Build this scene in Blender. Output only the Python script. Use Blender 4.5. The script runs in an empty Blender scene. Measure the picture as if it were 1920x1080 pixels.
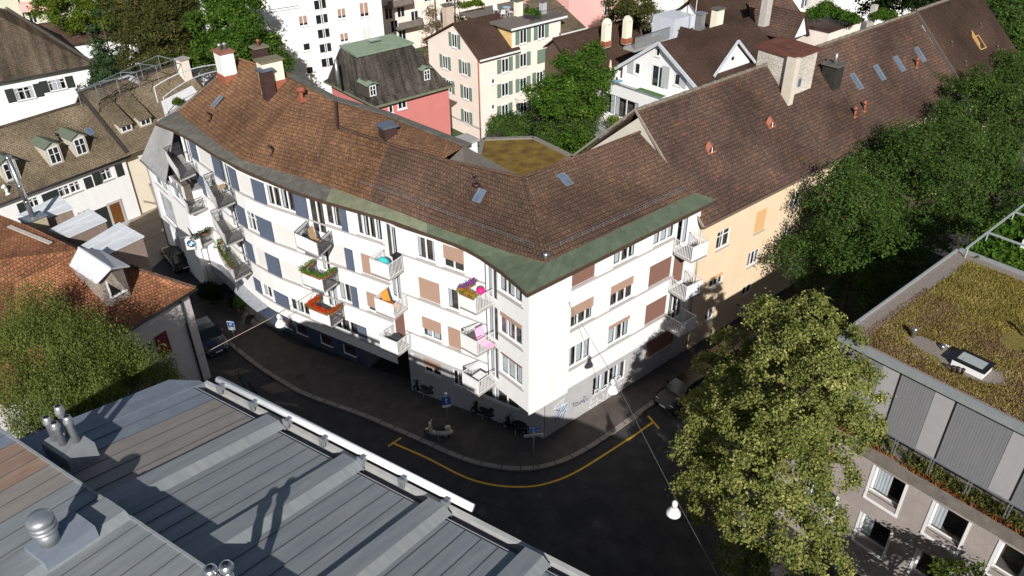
import bpy, math, random
import numpy as np
from mathutils import Vector, Matrix
rnd = random.Random(7)
C = bpy.context.scene.collection
S = bpy.context.scene
R = math.radians
# ---------------------------------------------------------------- survey geometry
CAMH = 34.0; FPX = 1492.0; TH = R(33.0); RO = R(0.62)
def ray(x, y):
    u = x - 960.0; v = 540.0 - y; c, s = math.cos(RO), math.sin(RO)
    u, v = u*c + v*s, -u*s + v*c
    return Vector((u, FPX*math.cos(TH) + v*math.sin(TH), -FPX*math.sin(TH) + v*math.cos(TH)))
def P(x, y, z):
    r = ray(x, y); t = (z - CAMH)/r.z
    return Vector((r.x*t, r.y*t, z))
def ONV(x, y, p, ang):
    a = R(ang); n = (-math.sin(a), math.cos(a)); r = ray(x, y)
    t = (n[0]*p[0] + n[1]*p[1])/(n[0]*r.x + n[1]*r.y)
    return Vector((r.x*t, r.y*t, CAMH + r.z*t))
def proj(p):
    Z = p[2] - CAMH
    fw = p[1]*math.cos(TH) - Z*math.sin(TH); up = p[1]*math.sin(TH) + Z*math.cos(TH)
    u = p[0]/fw*FPX; v = up/fw*FPX; c, s = math.cos(RO), math.sin(RO)
    return (960 + u*c - v*s, 540 - (u*s + v*c))
def gz(x): return max(-0.8, min(0.0, -0.08*(2.0 - x)))
def PG(x, y, dz=0.0):
    z = 0.0
    for _ in range(12):
        p = P(x, y, z + dz); z = gz(p.x)
    return P(x, y, z + dz)
# ---------------------------------------------------------------- materials
MATS = {}
def newmat(name):
    m = bpy.data.materials.new(name); m.use_nodes = True
    nt = m.node_tree; b = nt.nodes['Principled BSDF']
    return m, nt, b
def mat(name, col, rough=0.8, var=0.15, scale=3.0, bump=0.0, bscale=30.0, metal=0.0, col2=None, island=0.0, spec=0.3, sub=None, stretch=None):
    if name in MATS: return MATS[name]
    m, nt, b = newmat(name); N = nt.nodes; L = nt.links
    b.inputs['Roughness'].default_value = rough; b.inputs['Metallic'].default_value = metal
    b.inputs['Specular IOR Level'].default_value = spec
    tc = N.new('ShaderNodeTexCoord'); src = tc.outputs['Object']
    if stretch:
        mp = N.new('ShaderNodeMapping'); mp.inputs['Scale'].default_value = stretch
        L.new(tc.outputs['UV'], mp.inputs[0]); src = mp.outputs[0]
    nz = N.new('ShaderNodeTexNoise'); nz.inputs['Scale'].default_value = scale; nz.inputs['Detail'].default_value = 6; nz.inputs['Roughness'].default_value = 0.65
    L.new(src, nz.inputs['Vector'])
    rp = N.new('ShaderNodeValToRGB'); rp.color_ramp.elements[0].position = 0.3; rp.color_ramp.elements[1].position = 0.7
    c2 = col2 if col2 else tuple(min(1, c*(1 + var)) for c in col)
    c1 = tuple(c*(1 - var) for c in col) if not col2 else col
    rp.color_ramp.elements[0].color = (*c1, 1); rp.color_ramp.elements[1].color = (*c2, 1)
    L.new(nz.outputs['Fac'], rp.inputs[0]); out = rp.outputs[0]
    if island > 0:
        g = N.new('ShaderNodeNewGeometry'); mx = N.new('ShaderNodeMixRGB'); mx.blend_type = 'MULTIPLY'; mx.inputs[0].default_value = 1
        mr = N.new('ShaderNodeMapRange'); mr.inputs[3].default_value = 1 - island; mr.inputs[4].default_value = 1 + island
        L.new(g.outputs['Random Per Island'], mr.inputs[0]); L.new(out, mx.inputs[1]); L.new(mr.outputs[0], mx.inputs[2]); out = mx.outputs[0]
    L.new(out, b.inputs['Base Color'])
    if bump > 0:
        n2 = N.new('ShaderNodeTexNoise'); n2.inputs['Scale'].default_value = bscale; n2.inputs['Detail'].default_value = 4
        L.new(src, n2.inputs['Vector'])
        bp = N.new('ShaderNodeBump'); bp.inputs['Strength'].default_value = bump; bp.inputs['Distance'].default_value = 0.05
        L.new(n2.outputs['Fac'], bp.inputs['Height']); L.new(bp.outputs[0], b.inputs['Normal'])
    MATS[name] = m; return m
def tile(name, cols, w=0.24, h=0.34, lichen=None, lamt=0.0, bump=0.8, rough=0.9, mort=0.35, offset=0.5, spread=1.0, streak=0.0):
    """roof tiles from the surface's own UV (metres along / up the slope)"""
    if name in MATS: return MATS[name]
    m, nt, b = newmat(name); N = nt.nodes; L = nt.links
    b.inputs['Roughness'].default_value = rough; b.inputs['Specular IOR Level'].default_value = 0.2
    tc = N.new('ShaderNodeTexCoord')
    br = N.new('ShaderNodeTexBrick'); br.offset = offset; br.inputs['Scale'].default_value = 1.0
    br.inputs['Brick Width'].default_value = w; br.inputs['Row Height'].default_value = h
    br.inputs['Mortar Size'].default_value = 0.016; br.inputs['Mortar Smooth'].default_value = 0.6; br.inputs['Bias'].default_value = 0.0
    L.new(tc.outputs['UV'], br.inputs['Vector'])
    br.inputs['Color1'].default_value = (0, 0, 0, 1); br.inputs['Color2'].default_value = (1, 1, 1, 1); br.inputs['Mortar'].default_value = (0.5, 0.5, 0.5, 1)
    rp = N.new('ShaderNodeValToRGB'); e = rp.color_ramp.elements
    e[0].position = 0.0; e[0].color = (*cols[0], 1); e[1].position = 1.0; e[1].color = (*cols[-1], 1)
    for i, c in enumerate(cols[1:-1]):
        k = e.new((i + 1)/(len(cols) - 1)); k.color = (*c, 1)
    nz = N.new('ShaderNodeTexNoise'); nz.inputs['Scale'].default_value = 0.55; nz.inputs['Detail'].default_value = 7; nz.inputs['Roughness'].default_value = 0.7
    L.new(tc.outputs['UV'], nz.inputs['Vector'])
    sc = N.new('ShaderNodeMapRange'); sc.inputs[1].default_value = 0.3; sc.inputs[2].default_value = 0.7
    L.new(nz.outputs['Fac'], sc.inputs[0])
    mxf = N.new('ShaderNodeMixRGB'); mxf.inputs[0].default_value = 0.5*spread
    L.new(sc.outputs[0], mxf.inputs[1]); L.new(br.outputs['Color'], mxf.inputs[2]); L.new(mxf.outputs[0], rp.inputs[0])
    out = rp.outputs[0]
    n3 = N.new('ShaderNodeTexNoise'); n3.inputs['Scale'].default_value = 9; n3.inputs['Detail'].default_value = 4
    L.new(tc.outputs['UV'], n3.inputs['Vector'])
    m3 = N.new('ShaderNodeMixRGB'); m3.blend_type = 'MULTIPLY'; m3.inputs[0].default_value = 0.8
    r3 = N.new('ShaderNodeMapRange'); r3.inputs[1].default_value = 0.3; r3.inputs[2].default_value = 0.7; r3.inputs[3].default_value = 0.55; r3.inputs[4].default_value = 1.4
    L.new(n3.outputs['Fac'], r3.inputs[0]); L.new(out, m3.inputs[1]); L.new(r3.outputs[0], m3.inputs[2]); out = m3.outputs[0]
    n8 = N.new('ShaderNodeTexNoise'); n8.inputs['Scale'].default_value = 0.16; n8.inputs['Detail'].default_value = 3
    L.new(tc.outputs['UV'], n8.inputs['Vector']); r8 = N.new('ShaderNodeMapRange'); r8.inputs[1].default_value = 0.35; r8.inputs[2].default_value = 0.65; r8.inputs[3].default_value = 0.66; r8.inputs[4].default_value = 1.35
    m8 = N.new('ShaderNodeMixRGB'); m8.blend_type = 'MULTIPLY'; m8.inputs[0].default_value = 1.0; L.new(n8.outputs['Fac'], r8.inputs[0]); L.new(out, m8.inputs[1]); L.new(r8.outputs[0], m8.inputs[2]); out = m8.outputs[0]
    if lichen:
        n4 = N.new('ShaderNodeTexNoise'); n4.inputs['Scale'].default_value = 1.6; n4.inputs['Detail'].default_value = 8; n4.inputs['Roughness'].default_value = 0.8
        L.new(tc.outputs['UV'], n4.inputs['Vector'])
        r4 = N.new('ShaderNodeMapRange'); r4.inputs[1].default_value = 0.55; r4.inputs[2].default_value = 0.68; r4.inputs[4].default_value = lamt
        L.new(n4.outputs['Fac'], r4.inputs[0])
        m4 = N.new('ShaderNodeMixRGB'); L.new(r4.outputs[0], m4.inputs[0]); L.new(out, m4.inputs[1]); m4.inputs[2].default_value = (*lichen, 1); out = m4.outputs[0]
    if streak > 0:
        mp = N.new('ShaderNodeMapping'); mp.inputs['Scale'].default_value = (1.6, 0.12, 1)
        L.new(tc.outputs['UV'], mp.inputs[0]); n5 = N.new('ShaderNodeTexNoise'); n5.inputs['Scale'].default_value = 1.0; n5.inputs['Detail'].default_value = 5
        L.new(mp.outputs[0], n5.inputs['Vector']); m5 = N.new('ShaderNodeMixRGB'); m5.blend_type = 'MULTIPLY'; m5.inputs[0].default_value = streak
        r5 = N.new('ShaderNodeMapRange'); r5.inputs[1].default_value = 0.35; r5.inputs[2].default_value = 0.65; r5.inputs[3].default_value = 0.35; r5.inputs[4].default_value = 1.5
        L.new(n5.outputs['Fac'], r5.inputs[0]); L.new(out, m5.inputs[1]); L.new(r5.outputs[0], m5.inputs[2]); out = m5.outputs[0]
    m6 = N.new('ShaderNodeMixRGB'); m6.blend_type = 'MULTIPLY'; L.new(br.outputs['Fac'], m6.inputs[0]); L.new(out, m6.inputs[1]); m6.inputs[2].default_value = (mort, mort, mort, 1)
    L.new(m6.outputs[0], b.inputs['Base Color'])
    # stepped courses: saw-tooth height along the slope plus joints
    sp = N.new('ShaderNodeSeparateXYZ'); L.new(tc.outputs['UV'], sp.inputs[0])
    dv = N.new('ShaderNodeMath'); dv.operation = 'DIVIDE'; dv.inputs[1].default_value = h; L.new(sp.outputs[1], dv.inputs[0])
    fr = N.new('ShaderNodeMath'); fr.operation = 'FRACT'; L.new(dv.outputs[0], fr.inputs[0])
    sb = N.new('ShaderNodeMath'); sb.operation = 'SUBTRACT'; sb.inputs[0].default_value = 1.0; L.new(fr.outputs[0], sb.inputs[1])
    s2 = N.new('ShaderNodeMath'); s2.operation = 'SUBTRACT'; L.new(sb.outputs[0], s2.inputs[0]); L.new(br.outputs['Fac'], s2.inputs[1])
    s3 = N.new('ShaderNodeMath'); s3.operation = 'MULTIPLY_ADD'; s3.inputs[1].default_value = 0.8; L.new(n3.outputs['Fac'], s3.inputs[0]); L.new(s2.outputs[0], s3.inputs[2])
    bp = N.new('ShaderNodeBump'); bp.inputs['Strength'].default_value = bump; bp.inputs['Distance'].default_value = 0.06
    L.new(s3.outputs[0], bp.inputs['Height']); L.new(bp.outputs[0], b.inputs['Normal'])
    MATS[name] = m; return m
def glassmat(name, tint=(0.9, 0.95, 1.0), refl=0.12):
    if name in MATS: return MATS[name]
    m = bpy.data.materials.new(name); m.use_nodes = True; m.use_transparent_shadow = True; nt = m.node_tree; N = nt.nodes; L = nt.links
    N.clear(); o = N.new('ShaderNodeOutputMaterial'); t = N.new('ShaderNodeBsdfTransparent'); t.inputs[0].default_value = (*tint, 1)
    g = N.new('ShaderNodeBsdfGlossy'); g.inputs['Roughness'].default_value = 0.03; lw_ = N.new('ShaderNodeLayerWeight'); f = N.new('ShaderNodeMath'); f.operation = 'POWER'; f.inputs[1].default_value = 4; L.new(lw_.outputs['Facing'], f.inputs[0])
    ad = N.new('ShaderNodeMath'); ad.operation = 'MULTIPLY_ADD'; ad.inputs[1].default_value = .6; ad.inputs[2].default_value = refl; L.new(f.outputs[0], ad.inputs[0])
    mx = N.new('ShaderNodeMixShader'); L.new(ad.outputs[0], mx.inputs[0]); L.new(t.outputs[0], mx.inputs[1]); L.new(g.outputs[0], mx.inputs[2]); L.new(mx.outputs[0], o.inputs[0])
    MATS[name] = m; return m
def leafmat(name, c1, c2, trans=0.35, c3=None):
    if name in MATS: return MATS[name]
    m = bpy.data.materials.new(name); m.use_nodes = True; nt = m.node_tree; N = nt.nodes; L = nt.links
    N.clear(); o = N.new('ShaderNodeOutputMaterial'); d = N.new('ShaderNodeBsdfDiffuse'); t = N.new('ShaderNodeBsdfTranslucent')
    g = N.new('ShaderNodeNewGeometry'); rp = N.new('ShaderNodeValToRGB'); rp.color_ramp.elements[0].color = (*c1, 1); rp.color_ramp.elements[1].color = (*c2, 1)
    if c3:
        k = rp.color_ramp.elements.new(0.72); k.color = (*c2, 1); rp.color_ramp.elements[2].color = (*c3, 1)
    tc = N.new('ShaderNodeTexCoord'); nz = N.new('ShaderNodeTexNoise'); nz.inputs['Scale'].default_value = 0.9; nz.inputs['Detail'].default_value = 3
    L.new(tc.outputs['Object'], nz.inputs['Vector'])
    mr = N.new('ShaderNodeMapRange'); mr.inputs[1].default_value = 0.3; mr.inputs[2].default_value = 0.7; L.new(nz.outputs['Fac'], mr.inputs[0])
    mm = N.new('ShaderNodeMixRGB'); mm.inputs[0].default_value = 0.6; L.new(mr.outputs[0], mm.inputs[1]); L.new(g.outputs['Random Per Island'], mm.inputs[2])
    L.new(mm.outputs[0], rp.inputs[0]); L.new(rp.outputs[0], d.inputs[0]); L.new(rp.outputs[0], t.inputs[0])
    mx = N.new('ShaderNodeMixShader'); mx.inputs[0].default_value = trans; L.new(d.outputs[0], mx.inputs[1]); L.new(t.outputs[0], mx.inputs[2]); L.new(mx.outputs[0], o.inputs[0])
    MATS[name] = m; return m
WHITE = mat('white render', (0.74, 0.735, 0.72), 0.9, 0.035, 1.0, 0.25, 8, col2=(0.81, 0.805, 0.795), stretch=(1.6, .28, 1))
GREYBASE = mat('grey base render', (0.42, 0.41, 0.41), 0.9, 0.08, 1.2, 0.3, 40)
BLUEBASE = mat('dark blue base render', (0.055, 0.07, 0.11), 0.8, 0.15, 1.5)
SILL = mat('sill stone', (0.42, 0.39, 0.37), 0.85, 0.1, 3)
YELLOW = mat('apricot render', (0.75, 0.585, 0.40), 0.9, 0.06, 0.8, 0.2, 50)
CREAM = mat('cream pink render', (0.80, 0.70, 0.62), 0.9, 0.04, 0.8)
CREAM2 = mat('cream render', (0.78, 0.72, 0.58), 0.9, 0.05, 0.8)
PALEGREEN = mat('pale green render', (0.50, 0.50, 0.38), 0.9, 0.05, 0.8)
PINK = mat('coral pink render', (0.58, 0.20, 0.18), 0.9, 0.05, 0.9, 0.2, 40)
ROSE = mat('rose render', (0.72, 0.40, 0.37), 0.9, 0.05, 0.8)
FRAME = mat('white window frame', (0.75, 0.75, 0.74), 0.5, 0.02, 4)
GLASS = glassmat('window glass', refl=0.08)
DARKGLASS = mat('dark window glass', (0.015, 0.018, 0.022), 0.08, 0.5, 1.2, spec=0.8)
INTERIOR = mat('dark room', (0.04, 0.035, 0.03), 0.9, 0.5, 1.5, col2=(.16, .13, .10))
ROLLER = mat('brown roller blind', (0.36, 0.235, 0.175), 0.7, 0.08, 6)
ROLLERD = mat('dark brown roller blind', (0.20, 0.105, 0.08), 0.7, 0.08, 6)
ROLLERW = mat('pale roller blind', (0.62, 0.60, 0.57), 0.7, 0.05, 6)
ROLLERO = mat('ochre roller blind', (0.60, 0.36, 0.17), 0.7, 0.08, 6)
BLUESH = mat('blue grey shutter', (0.085, 0.105, 0.150), 0.7, 0.1, 6)
GREENSH = mat('green shutter', (0.14, 0.20, 0.15), 0.7, 0.1, 6)
DARKSH = mat('dark shutter', (0.02, 0.025, 0.022), 0.6, 0.2, 6)
REDSH = mat('red shutter', (0.13, 0.012, 0.015), 0.6, 0.2, 6)
GREYSH = mat('grey shutter', (0.40, 0.41, 0.42), 0.7, 0.08, 6)
CURTAIN = mat('curtain', (0.50, 0.49, 0.47), 0.9, 0.2, 5, stretch=(3, .2, 1))
COPPERG = mat('green copper', (0.075, 0.095, 0.06), 0.7, 0.2, 1.6, 0.15, 20, spec=0.3, col2=(0.115, 0.145, 0.095))
COPPERO = mat('olive copper', (0.17, 0.18, 0.115), 0.7, 0.2, 1.6, 0.15, 20, spec=0.3)
COPPERL = mat('pale green copper', (0.20, 0.26, 0.18), 0.6, 0.15, 1.6)
GREYMET = mat('weathered grey sheet', (0.075, 0.072, 0.062), 0.8, 0.35, 2.2, 0.15, 20, col2=(0.15, 0.14, 0.12), spec=.2)
FASCIA = mat('dark brown fascia', (0.07, 0.045, 0.03), 0.7, 0.2, 3)
RAIL = mat('painted rail', (0.62, 0.60, 0.60), 0.5, 0.05, 4)
RAILD = mat('dark iron rail', (0.05, 0.05, 0.055), 0.5, 0.1, 4)
GALV = mat('galvanised steel', (0.42, 0.44, 0.46), 0.38, 0.15, 3, metal=0.7)
STEEL = mat('shiny steel', (0.65, 0.66, 0.68), 0.25, 0.1, 3, metal=0.95)
CONC = mat('concrete', (0.34, 0.33, 0.31), 0.9, 0.15, 2.5, 0.3, 30)
TERRA = mat('terracotta', (0.30, 0.10, 0.06), 0.8, 0.2, 4)
BROWNMET = mat('dark brown sheet', (0.055, 0.03, 0.028), 0.5, 0.2, 3)
BLACK = mat('black', (0.012, 0.012, 0.013), 0.6, 0.2, 4)
BARK = mat('bark', (0.09, 0.065, 0.045), 0.9, 0.3, 6, 0.5, 20)
WOOD = mat('wood', (0.25, 0.13, 0.06), 0.7, 0.2, 5, stretch=(1, 8, 1))
BLUEP = mat('blue sign paint', (0.01, 0.10, 0.40), 0.4, 0.05, 3)
WHITEP = mat('white sign paint', (0.75, 0.75, 0.75), 0.5, 0.03, 3)
TURQ = mat('turquoise cloth', (0.05, 0.42, 0.42), 0.8, 0.1, 3)
ORANGE = mat('orange cloth', (0.85, 0.30, 0.04), 0.8, 0.05, 3)
PINKC = mat('pink cloth', (0.80, 0.42, 0.60), 0.8, 0.05, 3)
MAG = mat('magenta', (0.75, 0.02, 0.20), 0.5, 0.05, 3)
TYRE = mat('tyre rubber', (0.012, 0.012, 0.012), 0.85, 0.1, 5)
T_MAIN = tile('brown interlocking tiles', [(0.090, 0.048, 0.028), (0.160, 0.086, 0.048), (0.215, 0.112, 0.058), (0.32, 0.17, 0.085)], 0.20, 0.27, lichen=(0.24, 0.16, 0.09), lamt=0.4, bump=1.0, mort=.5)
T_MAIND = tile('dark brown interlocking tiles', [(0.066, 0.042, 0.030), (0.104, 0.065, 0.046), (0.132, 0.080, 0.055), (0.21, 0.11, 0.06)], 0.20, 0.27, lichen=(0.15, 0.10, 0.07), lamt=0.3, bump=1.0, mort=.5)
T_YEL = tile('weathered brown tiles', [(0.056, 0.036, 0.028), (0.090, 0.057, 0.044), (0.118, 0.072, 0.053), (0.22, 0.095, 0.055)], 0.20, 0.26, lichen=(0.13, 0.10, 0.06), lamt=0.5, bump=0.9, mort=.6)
T_H5 = tile('lichened old tiles', [(0.11, 0.085, 0.055), (0.20, 0.155, 0.10), (0.27, 0.21, 0.135), (0.36, 0.28, 0.19)], 0.14, 0.15, lichen=(0.36, 0.31, 0.20), lamt=0.6, bump=0.9)
T_TL = tile('dark plain tiles', [(0.06, 0.05, 0.038), (0.11, 0.088, 0.065), (0.14, 0.108, 0.08), (0.26, 0.13, 0.075)], 0.16, 0.18, lichen=(0.10, 0.09, 0.045), lamt=0.5, streak=0.6)
T_OR = tile('orange beavertail tiles', [(0.09, 0.055, 0.035), (0.23, 0.10, 0.05), (0.32, 0.135, 0.065), (0.46, 0.24, 0.12)], 0.20, 0.24, lichen=(0.16, 0.11, 0.06), lamt=0.45, bump=0.9)
T_BR = tile('plain brown tiles', [(0.045, 0.027, 0.019), (0.068, 0.040, 0.028), (0.085, 0.050, 0.035)], 0.18, 0.20, bump=0.5)
T_MAN = tile('mansard slates', [(0.040, 0.036, 0.030), (0.085, 0.074, 0.062), (0.11, 0.095, 0.078)], 0.18, 0.18, bump=0.5, streak=0.9)
# ---------------------------------------------------------------- mesh builder
class MB:
    def __init__(s): s.v = []; s.f = []; s.m = []; s.uvd = {}
    def add(s, vs, fs, mi=0):
        o = len(s.v); s.v += [tuple(v) for v in vs]
        for f in fs: s.f.append([o + i for i in f]); s.m.append(mi)
        return s
    def poly(s, pts, mi=0): return s.add(pts, [list(range(len(pts)))], mi)
    def box(s, o, X, Y, Z, mi=0):
        """parallelepiped from corner o with edge vectors"""
        o, X, Y, Z = Vector(o), Vector(X), Vector(Y), Vector(Z)
        vs = [o, o+X, o+X+Y, o+Y, o+Z, o+X+Z, o+X+Y+Z, o+Y+Z]
        if X.cross(Y).dot(Z) < 0: fs = [(0,1,2,3),(4,7,6,5),(0,4,5,1),(1,5,6,2),(2,6,7,3),(3,7,4,0)]
        else: fs = [(0,3,2,1),(4,5,6,7),(0,1,5,4),(1,2,6,5),(2,3,7,6),(3,0,4,7)]
        return s.add(vs, fs, mi)
    def cbox(s, c, sx, sy, sz, ang=0, mi=0):
        """box standing on c (centre of its base)"""
        a = R(ang); X = Vector((math.cos(a), math.sin(a), 0))*sx; Y = Vector((-math.sin(a), math.cos(a), 0))*sy
        return s.box(Vector(c) - X/2 - Y/2, X, Y, (0, 0, sz), mi)
    def bar(s, p, q, w, h=None, mi=0):
        p, q = Vector(p), Vector(q); d = q - p; h = h or w
        up = Vector((0, 0, 1)) if abs(d.normalized().z) < 0.95 else Vector((0, 1, 0))
        X = d.cross(up).normalized()*w; Z = X.cross(d).normalized()*h
        return s.box(p - X/2 - Z/2, X, d, Z, mi)
    def tube(s, p, q, r, n=8, r2=None, mi=0, caps=True):
        p, q = Vector(p), Vector(q); d = (q - p).normalized(); r2 = r if r2 is None else r2
        up = Vector((0, 0, 1)) if abs(d.z) < 0.95 else Vector((1, 0, 0))
        X = d.cross(up).normalized(); Y = d.cross(X)
        vs = [p + (X*math.cos(2*math.pi*i/n) + Y*math.sin(2*math.pi*i/n))*r for i in range(n)] + [q + (X*math.cos(2*math.pi*i/n) + Y*math.sin(2*math.pi*i/n))*r2 for i in range(n)]
        fs = [(i, (i+1) % n, n + (i+1) % n, n + i) for i in range(n)]
        if caps: fs += [tuple(reversed(range(n))), tuple(range(n, 2*n))]
        return s.add(vs, fs, mi)
    def path(s, pts, r, n=6, mi=0):
        for a, b in zip(pts, pts[1:]): s.tube(a, b, r, n, mi=mi)
        return s
    def prism(s, pts, z0, z1, mi=0, bottom=False):
        """vertical prism over a counter-clockwise outline"""
        n = len(pts); lo = [(p[0], p[1], z0) for p in pts]; hi = [(p[0], p[1], z1 if not callable(z1) else z1(p)) for p in pts]
        fs = [(i, (i+1) % n, n + (i+1) % n, n + i) for i in range(n)] + [tuple(range(n, 2*n))]
        if bottom: fs.append(tuple(reversed(range(n))))
        return s.add(lo + hi, fs, mi)
    def slab(s, pts, t, mi=0, mi2=None):
        """surface through pts (top) with thickness t downwards"""
        pts = [Vector(p) for p in pts]; n = len(pts)
        nn = Vector((0, 0, 0))
        for i in range(n): nn += pts[i].cross(pts[(i+1) % n])
        if nn.z < 0: pts.reverse()
        lo = [p - Vector((0, 0, t)) for p in pts]
        s.add(pts, [tuple(range(n))], mi)
        s.add(pts + lo, [(i, i+n, (i+1) % n + n, (i+1) % n) for i in range(n)] + [tuple(range(2*n-1, n-1, -1))], mi if mi2 is None else mi2)
        return s
    def lathe(s, c, prof, n=12, mi=0):
        c = Vector(c); vs = []; fs = []
        for r, z in prof: vs += [c + Vector((r*math.cos(2*math.pi*i/n), r*math.sin(2*math.pi*i/n), z)) for i in range(n)]
        for k in range(len(prof) - 1):
            for i in range(n): fs.append((k*n + i, k*n + (i+1) % n, (k+1)*n + (i+1) % n, (k+1)*n + i))
        fs.append(tuple(reversed(range(n)))); fs.append(tuple(range((len(prof)-1)*n, len(prof)*n)))
        return s.add(vs, fs, mi)
    def blob(s, c, rx, ry=None, rz=None, n=8, mi=0):
        ry = ry or rx; rz = rz or rx; k = n//2 + 1; pr = []
        c = Vector(c); vs = []; fs = []
        for j in range(k + 1):
            t = -math.pi/2 + math.pi*j/k
            for i in range(n): vs.append(c + Vector((rx*math.cos(t)*math.cos(2*math.pi*i/n), ry*math.cos(t)*math.sin(2*math.pi*i/n), rz*math.sin(t))))
        for j in range(k):
            for i in range(n): fs.append((j*n + i, j*n + (i+1) % n, (j+1)*n + (i+1) % n, (j+1)*n + i))
        return s.add(vs, fs, mi)
    def build(s, name, mats, parent=None, smooth=False, label=None):
        me = bpy.data.meshes.new(name); loc = Vector((0, 0, 0))
        if s.v:
            vv = s.v; base = min(v[2] for v in vv)
            n = len(vv); loc = Vector((sum(v[0] for v in vv)/n, sum(v[1] for v in vv)/n, base))
        if parent is not None: loc = wloc(parent)
        me.from_pydata([(v[0]-loc.x, v[1]-loc.y, v[2]-loc.z) for v in s.v], [], s.f)
        mats = mats if isinstance(mats, (list, tuple)) else [mats]
        for m in mats: me.materials.append(m)
        me.polygons.foreach_set('material_index', s.m)
        uv = me.uv_layers.new(name='UVMap')
        for p in me.polygons:
            nn = p.normal
            if abs(nn.z) > 0.999: X = Vector((1, 0, 0)); Y = Vector((0, 1, 0))
            else: X = Vector((-nn.y, nn.x, 0)).normalized(); Y = nn.cross(X)
            for li in p.loop_indices:
                vi = me.loops[li].vertex_index
                if vi in s.uvd: uv.data[li].uv = s.uvd[vi]; continue
                co = me.vertices[me.loops[li].vertex_index].co + loc
                uv.data[li].uv = (co.dot(X), co.dot(Y))
        if smooth: me.polygons.foreach_set('use_smooth', [True]*len(me.polygons))
        me.update()
        o = bpy.data.objects.new(name, me); C.objects.link(o)
        if parent is not None: o.parent = parent
        else: o.location = loc
        if label: o['label'] = label
        return o
def wloc(o):
    l = Vector(o.location)
    while o.parent: o = o.parent; l += Vector(o.location)
    return l
def tag(o, label, cat, group=None):
    o['label'] = label; o['category'] = cat
    if group: o['group'] = group
    return o
def root(name, loc, label, cat, group=None):
    o = bpy.data.objects.new(name, None); o.location = loc; o.empty_display_size = 0.3; C.objects.link(o)
    return tag(o, label, cat, group)
def struct(o): o['kind'] = 'structure'; return o
# ---------------------------------------------------------------- facades
class F:
    """a wall line seen from outside, points left to right"""
    def __init__(s, pts):
        s.p = [Vector((p[0], p[1], 0)) for p in pts]; s.cum = [0.0]
        for a, b in zip(s.p, s.p[1:]): s.cum.append(s.cum[-1] + (b - a).length)
        s.L = s.cum[-1]
    def seg(s, u):
        for i in range(len(s.p) - 1):
            if u <= s.cum[i+1] or i == len(s.p) - 2: return i
    def n(s, u):
        i = s.seg(u); d = (s.p[i+1] - s.p[i]).normalized(); return Vector((d.y, -d.x, 0))
    def t(s, u):
        i = s.seg(u); return (s.p[i+1] - s.p[i]).normalized()
    def at(s, u, z, d=0.0, i=None):
        i = s.seg(u) if i is None else i; t = (s.p[i+1] - s.p[i]).normalized()
        q = s.p[i] + t*(u - s.cum[i]) + Vector((t.y, -t.x, 0))*d; q.z = z; return q
    def ux(s, x, z):
        lo, hi = -3.0, s.L + 6.0
        for _ in range(40):
            m = (lo + hi)/2
            if proj(s.at(m, z))[0] < x: lo = m
            else: hi = m
        return (lo + hi)/2
    def px(s, x, y, near=0.0):
        """u, z of a pixel on this wall (segment nearest)"""
        best = None
        for i in range(len(s.p) - 1):
            a, b = s.p[i], s.p[i+1]; ang = math.degrees(math.atan2(b.y-a.y, b.x-a.x)); q = ONV(x, y, a, ang)
            u = (Vector((q.x, q.y, 0)) - a).dot((b-a).normalized()); L = (b-a).length
            ov = max(0, -u, u - L)
            if best is None or ov < best[0]: best = (ov, s.cum[i] + u, q.z)
        return best[1], best[2]
    def wall(s, mb, z0, z1, ops, u0=0.0, u1=None, rev=0.16, deep=0.7, mw=0, mi=1):
        u1 = s.L if u1 is None else u1
        us = sorted(set([u0, u1] + [c for c in s.cum if u0 < c < u1] + [min(max(o[k], u0), u1) for o in ops for k in (0, 1)]))
        zs = sorted(set([z0, z1] + [min(max(o[k], z0), z1) for o in ops for k in (2, 3)]))
        for a, b in zip(us, us[1:]):
            if b - a < 1e-4: continue
            mu = (a + b)/2; i = s.seg(mu)
            for c, d in zip(zs, zs[1:]):
                if d - c < 1e-4: continue
                mz = (c + d)/2
                if any(o[0] < mu < o[1] and o[2] < mz < o[3] for o in ops): continue
                mb.poly([s.at(a, c, 0, i), s.at(b, c, 0, i), s.at(b, d, 0, i), s.at(a, d, 0, i)], mw)
        for o in ops:
            a, b, c, d = o[:4]; i = s.seg((a+b)/2)
            for d0, d1, m in ((0, -rev, mw), (-rev, -deep, mi)):
                q = lambda u, z, dd: s.at(u, z, dd, i)
                mb.poly([q(a,c,d0), q(a,c,d1), q(a,d,d1), q(a,d,d0)], m)
                mb.poly([q(b,c,d1), q(b,c,d0), q(b,d,d0), q(b,d,d1)], m)
                mb.poly([q(a,c,d1), q(a,c,d0), q(b,c,d0), q(b,c,d1)], m)
                mb.poly([q(a,d,d0), q(a,d,d1), q(b,d,d1), q(b,d,d0)], m)
            mb.poly([s.at(a,c,-deep,i), s.at(b,c,-deep,i), s.at(b,d,-deep,i), s.at(a,d,-deep,i)], mi)
    def bx(s, mb, a, b, z0, z1, d0, d1, mi=0, i=None):
        i = s.seg((a+b)/2) if i is None else i
        o = s.at(a, z0, d0, i)
        return mb.box(o, s.at(b, z0, d0, i) - o, s.at(a, z0, d1, i) - o, (0, 0, z1 - z0), mi)
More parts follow.
